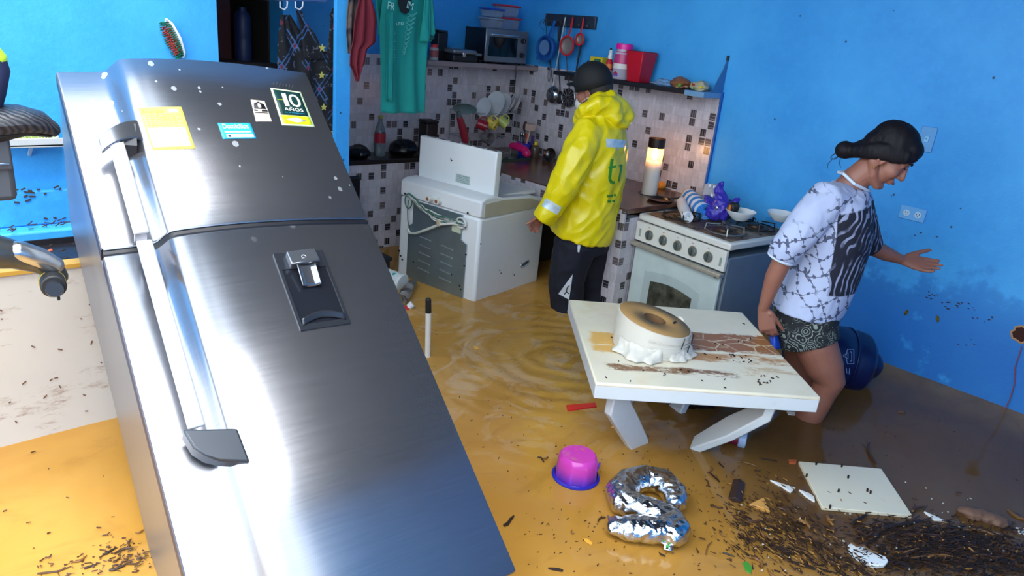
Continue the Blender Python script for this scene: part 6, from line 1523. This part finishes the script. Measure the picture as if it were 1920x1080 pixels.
# silver numeral balloon
path = [(1268, 942), (1264, 924), (1242, 902), (1212, 896), (1182, 903), (1166, 921), (1172, 941), (1200, 953), (1232, 962), (1257, 975), (1269, 992), (1262, 1003)]
P = [WP(x, y, .045) for x, y in path]; G = MB()
G.tube(P, [(.030, .036), (.038, .048), (.040, .052), (.040, .052), (.040, .055), (.042, .056), (.042, .056), (.040, .050), (.040, .050), (.038, .050), (.036, .045), (.034, .04)], seg=26, ref=(0, 0, 1))
P2 = [WP(1150, 985, .035), WP(1180, 990, .04), WP(1215, 993, .042), WP(1250, 993, .042), WP(1272, 1000, .038)]
G.tube(P2, [(.020, .038), (.036, .045), (.038, .047), (.040, .050), (.032, .045)], seg=26, ref=(0, 0, 1))
bal = thing('number_balloon', 'silver foil balloon in the shape of a figure two floating in the water', 'balloon', (WP(1215, 950).x, WP(1215, 950).y, 0))
foil = N('silver_foil'); foil.base(h('d4d7dc')); foil.rough(.07); foil.set(Metallic=1.0); foil.bump(foil.noise(38, 5, .65, foil.mapping((1, 1, 1))), .35, .012); foil = foil.m
me = skin(G, .004, 3, lambda c: .0035*(1-abs(noise.noise(V((c.x*42, c.y*42, c.z*30))))*2.4)+.003*noise.noise(c*18))
for v in me.vertices: v.co.z = max(v.co.z, -.008)
part('foil_body', localise(me, XF[bal.name].inverted()), foil, bal, angle=60)
g = MB().tube([WP(1253, 1012, .028), WP(1253, 1024, .02), WP(1253, 1031, .016)], [(.004, .022), (.003, .014), (.003, .015)], seg=14, ref=(0, 0, 1)); part('filling_tab', g, foil, bal, world=True)
part('tab_print', MB().ball(WP(1252, 1024, .027), (.007, .006, .002), 10), mat('tab_green', '3ca844', .4), bal, world=True)
part('corner_tip', MB().tube([WP(1148, 983, .035), WP(1140, 967, .035)], [(.01, .012), (.002, .003)], seg=8, ref=(0, 0, 1)), foil, bal, world=True)
# pink tub upside down
c = WP(1079, 893); pk_ = N('pink_tub'); f = pk_.noise(9, 5, .6); xx = pk_.xyz(); pk_.base(pk_.mix(pk_.step(xx[2], .02, .07), h('5a34c0'), h('d84ac0'))); pk_.rough(.15); pk_.set(Transmission_Weight=.15)
pk_.base(pk_.mix(pk_.math('MULTIPLY', pk_.step(f, .52, .62), pk_.math('MULTIPLY', pk_.step(xx[2], .092, .097), .75)), pk_.mix(pk_.step(xx[2], .01, .075), h('5a34c0'), h('dc48bc')), h('c98a6a')))
o = thing('pink_tub', 'translucent pink and violet plastic tub floating upside down', 'tub', (c.x, c.y, -.004), .4)
g = MB().lathe([(.082, 0), (.084, .004), (.078, .012), (.074, .075), (.070, .090), (.060, .099), (0, .100)], seg=64)
for p in g.v:
    a = math.atan2(p.y, p.x); r = math.hypot(p.x, p.y)
    if .012 < p.z < .092: k = 1-.03*(abs(math.sin(a*4))**.5); p.x *= k; p.y *= k
part('tub_body', g, pk_.m, o)
part('tub_rim', MB().lathe([(.080, 0), (.087, .002), (.088, .010), (.081, .014)], seg=48), mat('rim_indigo', '2c2aa8', .25), o)
part('tub_print', MB().box((.02, -.0735, .06), (.035, .006, .024)), mat('print_violet', '6a3ac8', .3), o, bevel=.004)
# white board
q4 = [WP(1497, 867, .006), WP(1652, 881, .006), WP(1710, 969, .006), WP(1541, 953, .006)]
bm_ = m_dirtywhite('board_white', 'eadfc4', 'd2ae6c', .6, 2.2, .25)
c = sum(q4, V((0, 0, 0)))/4
o = thing('white_board', 'flat white square panel floating among the twigs', 'panel', tuple(c))
g = MB(); g.v = [p+V((0, 0, z)) for z in (-.008, .006) for p in q4]; g.f = [(3, 2, 1, 0), (4, 5, 6, 7), (0, 1, 5, 4), (1, 2, 6, 5), (2, 3, 7, 6), (3, 0, 4, 7)]
part('panel', g, bm_, o, world=True, bevel=.002)
for px, py in ((1512, 893), (1530, 871), (1572, 922), (1590, 896), (1626, 921), (1632, 925), (1556, 952), (1578, 875)):
    p = WP(px, py, .013); solo('debris_crumb', MB().tube([p, p+V((.012, .004, .002))], .004, seg=6), MC['wet_twig'], 'small dark crumb of debris lying on the floating white panel', 'crumb', 'crumbs on the white panel')
def shard(lab, pts, m, z=.006, th=.008, nm='foam_shard', cat='shard', grp=None):
    P = [WP(x, y, z) for x, y in pts]; g = MB(); n_ = len(P); g.v = [p-V((0, 0, th)) for p in P]+P; g.f = [tuple(range(n_))[::-1], tuple(range(n_, 2*n_))]+[(i, (i+1) % n_, (i+1) % n_+n_, i+n_) for i in range(n_)]
    return solo(nm, g, m, lab, cat, grp, bevel=.0015)
wf_ = mat('foam_white', 'e9e7e2', .4)
shard('long pointed white shard left of the floating panel', [(1444, 899), (1492, 914), (1483, 922), (1470, 914)], wf_)
shard('white shard touching the left edge of the floating panel', [(1498, 917), (1527, 928), (1528, 940), (1512, 930)], wf_)
shard('ochre and white triangular shard tilted out of the mud', [(1405, 945), (1432, 932), (1444, 958), (1425, 950)], mat('shard_ochre', 'd39a4e', .3), .012, .014)
shard('small white shard right of the floating panel', [(1733, 958), (1756, 968), (1772, 976), (1752, 974)], wf_)
shard('pale shard at the right edge of the picture', [(1904, 988), (1920, 990), (1930, 1004), (1912, 1000)], wf_)
shard('white flake near the sunken leg of the woman', [(1475, 771), (1494, 772), (1490, 778), (1478, 777)], wf_, .004, .006)
shard('small orange flake beside the upper left corner of the floating panel', [(1478, 861), (1494, 861), (1493, 868), (1480, 867)], mat('flake_orange', 'b0562c', .5), .006, .01, 'bark_flake', 'flake')
# broken plate
o = thing('broken_plate', 'broken white crockery piece with a ragged edge lying in the debris', 'crockery piece', tuple(WP(1628, 1042)))
P = [(1590, 1020), (1596, 1017), (1606, 1024), (1618, 1022), (1628, 1030), (1645, 1037), (1662, 1044), (1666, 1052), (1658, 1059), (1640, 1060), (1618, 1052), (1602, 1044), (1593, 1032)]
g = MB(); n_ = len(P); top = [WP(x, y, .012+.006*math.sin(i)) for i, (x, y) in enumerate(P)]; g.v = [p-V((0, 0, .014)) for p in top]+top; g.f = [tuple(range(n_))[::-1], tuple(range(n_, 2*n_))]+[(i, (i+1) % n_, (i+1) % n_+n_, i+n_) for i in range(n_)]
part('glazed_face', g, porc, o, world=True, bevel=.003)
part('stained_edge', MB().tube([WP(x, y, .021) for x, y in P[:6]], .003, seg=6), mat('edge_brown', '6a4626', .7), o, world=True)
# driftwood
o = thing('driftwood', 'chunky pale brown piece of wood floating at the right edge', 'driftwood', tuple(WP(1840, 968)))
g = MB().tube([WP(1806, 955, .012), WP(1822, 962, .014), WP(1845, 968, .014), WP(1868, 975, .012), WP(1882, 981, .01)], [(.018, .03), (.022, .036), (.02, .03), (.022, .036), (.018, .030)], seg=12, ref=(0, 0, 1))
me = skin(g, .004, 2, lambda c: .006*noise.noise(V((c.x*20, c.y*60, c.z*60)))); part('wood', localise(me, XF[o.name].inverted()), mat('drift_tan', '705140', .7, var=.4, scale=25), o, angle=50)
solo('wood_block', MB().tube([WP(1386, 902, .01), WP(1378, 938, .01)], [(.012, .022), (.012, .024)], seg=4, ref=(0, 0, 1), round_=False), mat('block_dark', '33201a', .5), 'dark flat wooden block lying left of the pointed shards', 'wood block', bevel=.002)
# jar lying under the table
p0, p1 = WP(1393, 824, .028), WP(1368, 818, .028)
o = thing('lidded_jar', 'small jar with a pale blue cap lying below the table leg', 'jar', tuple(p0))
part('cap', MB().tube([p0+(p0-p1).normalized()*.012, p0-(p0-p1).normalized()*.018], [.034, .034], seg=28, round_=False), mat('cap_paleblue', 'a9bfe0', .35), o, world=True, bevel=.003)
part('jar_body', MB().tube([p0-(p0-p1).normalized()*.018, p1], [.030, .028], seg=28), mat('jar_crimson', '7a1a34', .35), o, world=True)
# marker post
p0 = WP(804, 668, 0); tp = Station(p0.x, p0.y)(803, 563, 0)
o = thing('felt_marker', 'white marker tube with a black cap standing upright out of the water', 'marker', tuple(p0))
mid = p0.lerp(tp, .80); part('barrel', MB().tube([p0-V((0, 0, .15)), mid], .0135, seg=20, round_=False), mat('marker_white', 'e4e2dc', .35), o, world=True)
part('cap', MB().tube([mid, tp], [.0145, .0135], seg=20), black, o, world=True)
# red strip, leaf, green leaf, orange fleck
shard('thin bright red plastic strip floating beyond the pink tub', [(1062, 759), (1116, 754), (1119, 762), (1064, 769)], mat('strip_red', 'e0242c', .35), .005, .007, 'plastic_strip', 'strip')
shard('yellow leaf floating below the pink tub', [(1093, 1009), (1102, 1009), (1112, 1018), (1108, 1021), (1098, 1015)], mat('leaf_yellow', 'e8a83a', .4), .004, .003, 'leaf', 'leaf')
shard('green leaf floating near the bottom edge', [(1392, 1054), (1402, 1052), (1411, 1064), (1408, 1076), (1398, 1070)], mat('leaf_green', '3f8a2c', .5), .004, .003, 'leaf', 'leaf')
shard('tiny yellow leaf floating beside the ripples', [(888, 648), (897, 650), (899, 655), (889, 653)], mat('leaf_yellow', 'e8a83a', .4), .004, .003, 'leaf', 'leaf')
# drifting rubbish beside the fridge
o = thing('lidded_cup', 'white lidded cup with a turquoise mark floating beside the refrigerator', 'cup', tuple(WP(742, 540)))
p0, p1 = WP(735, 522, .06), WP(752, 530, .05)
part('cup_body', MB().tube([p0-(p1-p0).normalized()*.05, p1], [.045, .055], seg=28, round_=False), mat('cup_white', 'dfe6e6', .3), o, world=True, bevel=.004)
part('cup_lid', MB().tube([p1, p1+(p1-p0).normalized()*.012], [.058, .056], seg=28, round_=False), mat('cup_white', 'dfe6e6', .3), o, world=True, bevel=.003)
part('turquoise_mark', MB().ball(p0+V((-.01, -.035, .04)), (.014, .01, .008), 12), mat('mark_turquoise', '2fb4b4', .4), o, world=True)
cl = glassy('cup_clear', 'e2dfe0', .05, .85)
for lab, a, b, r in (('clear plastic cup lying on the water nearest the washing machine', (775, 530), (760, 548), .030), ('clear plastic cup lying below the other clear cup beside the refrigerator', (765, 548), (752, 562), .034)):
    p0, p1 = WP(*a, .03), WP(*b, .03); o = thing('clear_cup', lab, 'cup', tuple(p0), group='clear cups beside the refrigerator'); part('cup_wall', MB().tube([p0, p1], [r*.8, r], seg=28, caps=False), cl, o, world=True, solid=.002); part('cup_rim', MB().tube([p1+V((.0, math.cos(t_)*r, math.sin(t_)*r)) for t_ in [2*PI*k/24 for k in range(24)]], .002, seg=6, closed=True, ref=(1, 0, 0)), cl, o, world=True)
c = WP(766, 576, .01); o = thing('small_lid', 'small red and clear cap floating at the refrigerator edge', 'cap', tuple(c)); part('cap_top', MB().tube([c, c+V((.02, -.01, .02))], [.018, .02], seg=20, round_=False), wplastic, o, world=True); part('cap_ring', MB().tube([c-V((.012, -.006, .012)), c], [.017, .018], seg=20, round_=False), redp, o, world=True)
# blue jug behind the woman
c = WP(1596, 700); jm_ = mat('jug_blue', '0d1a48', .3)
p0, p1 = WP(1560, 668, .12), WP(1622, 682, .10)
o = thing('blue_drum', 'dark blue ribbed plastic drum floating behind the woman', 'drum', (p0.x, p0.y, 0)); dv = (p1-p0); 
part('drum_body', MB().tube([p0-dv*.55, p0-dv*.1, p0+dv*.28, p0+dv*.36, p0+dv*.44, p0+dv*.56, p0+dv*.84, p0+dv*.98, p0+dv*1.02], [.15, .16, .16, .150, .150, .156, .150, .125, .08], seg=40), jm_, o, world=True)
part('drum_ring', MB().tube([p0+dv*.30, p0+dv*.35], [.164, .160], seg=40, round_=False), jm_, o, world=True, bevel=.003)
bv = BVHTree.FromPolygons([p.copy() for p in MB().tube([p0-dv*.55, p0-dv*.1, p0+dv*.28, p0+dv*.36], [.15, .16, .16, .150], seg=40).v], MB().tube([p0-dv*.55, p0-dv*.1, p0+dv*.28, p0+dv*.36], [.15, .16, .16, .150], seg=40).f)
st2 = Station(p0.x, p0.y); ep_ = mat('emboss_pale', '7f93c0', .5)
for pts in ([(1589, 655), (1601, 655), (1601, 682), (1589, 682), (1586, 668), (1589, 655)], [(1581, 667), (1590, 661), (1590, 673), (1581, 667)], [(1594, 660), (1597, 660), (1597, 677), (1594, 677)], [(1587, 690), (1588, 700)], [(1593, 690), (1592, 702)]):
    stroke(pts, .003, o, st2, bv, ep_, 'emblem', -.16)
# heap of washed-up belongings under the table
o = thing('sodden_heap', 'dark sodden heap with red and blue scraps under the white table', 'heap', tuple(WP(1290, 752)))
p = onZ(1300, 745, .02); part('heap_cloth', crumple(p+V((.05, .06, .02)), (.17, .16, .09), .3, 21, 40, floor=-.02), mat('heap_dark', '1c1517', .6), o, world=True, angle=40)
for px, py, m_ in ((1284, 746, redp), (1291, 750, redp), (1327, 752, mat('scrap_blue', '1f5fd0', .4)), (1332, 756, mat('scrap_blue', '1f5fd0', .4))):
    part('scrap', crumple(onZ(px, py, .06), (.014, .014, .010), .3, px, 12), m_, o, world=True, angle=30)

# ================================================================ DRIFTING TWIGS AND LITTER
rr = random.Random(77)
tw = [mat('twig_dark', '2a1a12', .5), mat('twig_brown', '4a2e1a', .5), mat('twig_ochre', '7a5226', .5)]
def twig_mesh(L, r, bend, sd):
    q = random.Random(sd); P = [V((x*L, bend*L*math.sin(x*PI+sd)+q.uniform(-.02, .02)*L, q.uniform(0, .003))) for x in (-.5, -.2, .15, .5)]
    g = MB().tube(P, [r*.7, r, r*.9, r*.5], seg=6)
    if sd % 2: g.tube([P[2], P[2]+V((L*.14, L*.12, .002))], [r*.5, r*.3], seg=5)
    return g
spots = [(955, 978, 30, .6, .006), (1388, 912, 20, 1.5, .004), (1330, 1028, 34, 1.35, .0022), (1366, 1040, 22, -.2, .003), (1014, 862, 16, 2.7, .004), (1022, 858, 12, .3, .003), (1042, 1068, 26, 2.6, .005), (1128, 975, 18, .2, .004), (1075, 997, 10, 2.4, .003), (1241, 1040, 14, 2.8, .003), (1325, 905, 18, 2.2, .003), (1330, 880, 18, 1.0, .003), (1340, 895, 26, 2.1, .004), (1635, 850, 44, 1.65, .006), (1378, 890, 24, 1.8, .004), (1352, 872, 18, 2.4, .003), (1500, 770, 16, .1, .002),
    (1690, 772, 14, .1, .003), (1550, 800, 16, 2.6, .003), (1410, 975, 28, 2.5, .006), (1436, 1000, 40, 2.5, .007), (1395, 1010, 30, 2.6, .005), (1470, 962, 30, 2.5, .006), (1500, 985, 40, 2.6, .007), (1465, 1030, 50, 2.5, .007), (1520, 1010, 36, 2.45, .006), (1560, 970, 24, 2.4, .008), (1610, 975, 30, 1.0, .006), (1625, 1000, 26, 1.6, .006), (1415, 1055, 34, 2.3, .006), (1505, 1060, 50, 2.6, .006), (1560, 1055, 44, 2.5, .005), (1450, 1075, 30, 2.6, .005), (1690, 985, 70, .4, .007), (1740, 1000, 90, .15, .007), (1700, 1030, 60, .2, .005), (1790, 1015, 80, 2.9, .007), (1850, 1040, 70, 2.8, .006), (1760, 1050, 90, .1, .006), (1680, 1055, 60, 2.9, .005), (1880, 1010, 50, 2.6, .006), (1835, 1000, 60, 2.9, .005), (1640, 1010, 40, .5, .005), (1720, 960, 36, .4, .006), (1905, 965, 40, 2.6, .005), (1575, 1075, 30, 2.6, .004), (1545, 945, 18, 2.7, .003), (1400, 870, 40, 2.8, .002), (1440, 862, 34, 2.9, .002), (1345, 950, 20, 2.5, .004), (1355, 1000, 22, 2.4, .003), (1480, 1045, 30, 2.1, .004),
    (100, 1070, 60, .3, .003), (150, 1048, 30, .5, .003), (205, 1035, 28, .4, .004), (232, 1033, 34, .2, .004), (265, 1040, 20, 2.8, .003), (170, 1062, 26, .6, .003), (250, 1055, 30, .3, .003), (262, 996, 18, .35, .0025), (220, 1066, 30, .2, .004), (245, 1018, 16, 1.0, .003)]
protos = []
for i, (px, py, L, a, r) in enumerate(spots):
    c = WP(px, py, .004); e1 = WP(px+L/2*math.cos(a), py-L/2*math.sin(a)*.8, .004); d = (e1-c); Lm = d.length*2; ang = math.atan2(d.y, d.x)
    if len(protos) < 6:
        o = solo('twig', twig_mesh(.1, .0035, .05+.04*(i % 3), i), tw[i % 3], 'thin dark twig drifting on the brown water', 'twig', 'twigs drifting on the flood water'); protos.append(o)
    else: o = copy_tree(protos[i % 6])
    o.matrix_world = Matrix.Translation(c) @ Matrix.Rotation(ang, 4, 'Z') @ Matrix.Diagonal((Lm/.1, r/.0035, r/.0035, 1))
def litter(name, label, clusters, m, zj=.006, Lr=(.006, .03), rr_=(.0012, .0035), seed=1):
    q = random.Random(seed); g = MB()
    for cx_, cy_, sx_, sy_, n_, ang in clusters:
        for k in range(n_):
            px, py = q.gauss(cx_, sx_), q.gauss(cy_, sy_)
            if py > 1110 or px > 1990: continue
            c = WP(px, py, .003+q.uniform(0, zj)); a = ang+q.gauss(0, .5); L = q.uniform(*Lr); r = q.uniform(*rr_)
            g.tube([c, c+V((math.cos(a)*L, math.sin(a)*L, q.uniform(-.002, .004)))], [r, r*.6], seg=5, round_=False)
    return solo(name, g, m, label, 'plant litter', kind='stuff')
def dirw(px, py, a): c = WP(px, py); e = WP(px+20*math.cos(a), py-20*math.sin(a)); return math.atan2((e-c).y, (e-c).x)
A1, A2 = dirw(1480, 1010, 2.55), dirw(1750, 1030, .1)
litter('plant_debris', 'dense mat of dark plant litter below the floating white panel', [(1468, 988, 34, 14, 130, A1), (1500, 1025, 46, 14, 150, A1), (1425, 1010, 22, 30, 40, A1), (1765, 1010, 70, 16, 900, A2), (1720, 1045, 60, 16, 420, A2), (1850, 1050, 60, 22, 620, A2), (1650, 992, 40, 12, 160, A2), (1600, 1060, 60, 16, 200, A1), (1400, 990, 22, 35, 40, A1)], tw[0], .010, (.005, .036), (.0008, .0026), 1)
litter('plant_debris', 'brown bark crumbs mixed into the litter below the white panel', [(1470, 1010, 65, 36, 220, A1), (1760, 1025, 110, 32, 260, A2), (1880, 1040, 60, 30, 120, A2), (1440, 930, 50, 25, 60, A1)], tw[1], .012, (.005, .025), (.0012, .004), 2)
litter('plant_debris', 'ochre straw and bright chips strewn through the litter', [(1470, 1010, 65, 36, 90, A1), (1740, 1020, 120, 32, 70, A2), (1440, 930, 60, 28, 14, A1), (1560, 1060, 60, 20, 40, A1)], mat('straw_ochre', 'a8783a', .5), .014, (.004, .02), (.001, .003), 3)
litter('plant_debris', 'fine dark specks scattered over the open ochre water', [(1150, 900, 170, 110, 110, 0), (1380, 880, 60, 60, 90, A1), (1600, 830, 160, 50, 70, 0), (1100, 1020, 120, 50, 60, 0), (1350, 1000, 40, 50, 50, A1), (960, 760, 90, 90, 25, 0)], tw[1], .002, (.002, .010), (.0008, .0022), 4)
litter('plant_debris', 'specks and straw washed against the refrigerator side', [(235, 1040, 30, 18, 110, A2), (150, 1060, 60, 12, 60, A2), (120, 960, 90, 60, 16, 0)], tw[1], .004, (.003, .016), (.0008, .003), 5)
q = random.Random(8); g = MB()
for k in range(60):
    px, py = q.uniform(1380, 1900), q.uniform(900, 1075); c = WP(px, py, .008); g.ball(c, (q.uniform(.002, .006), q.uniform(.002, .005), .002), 6)
solo('pale_chips', g, mat('chip_pale', 'c9c4b4', .5), 'pale chips glinting in the dark plant litter', 'plant litter', kind='stuff')
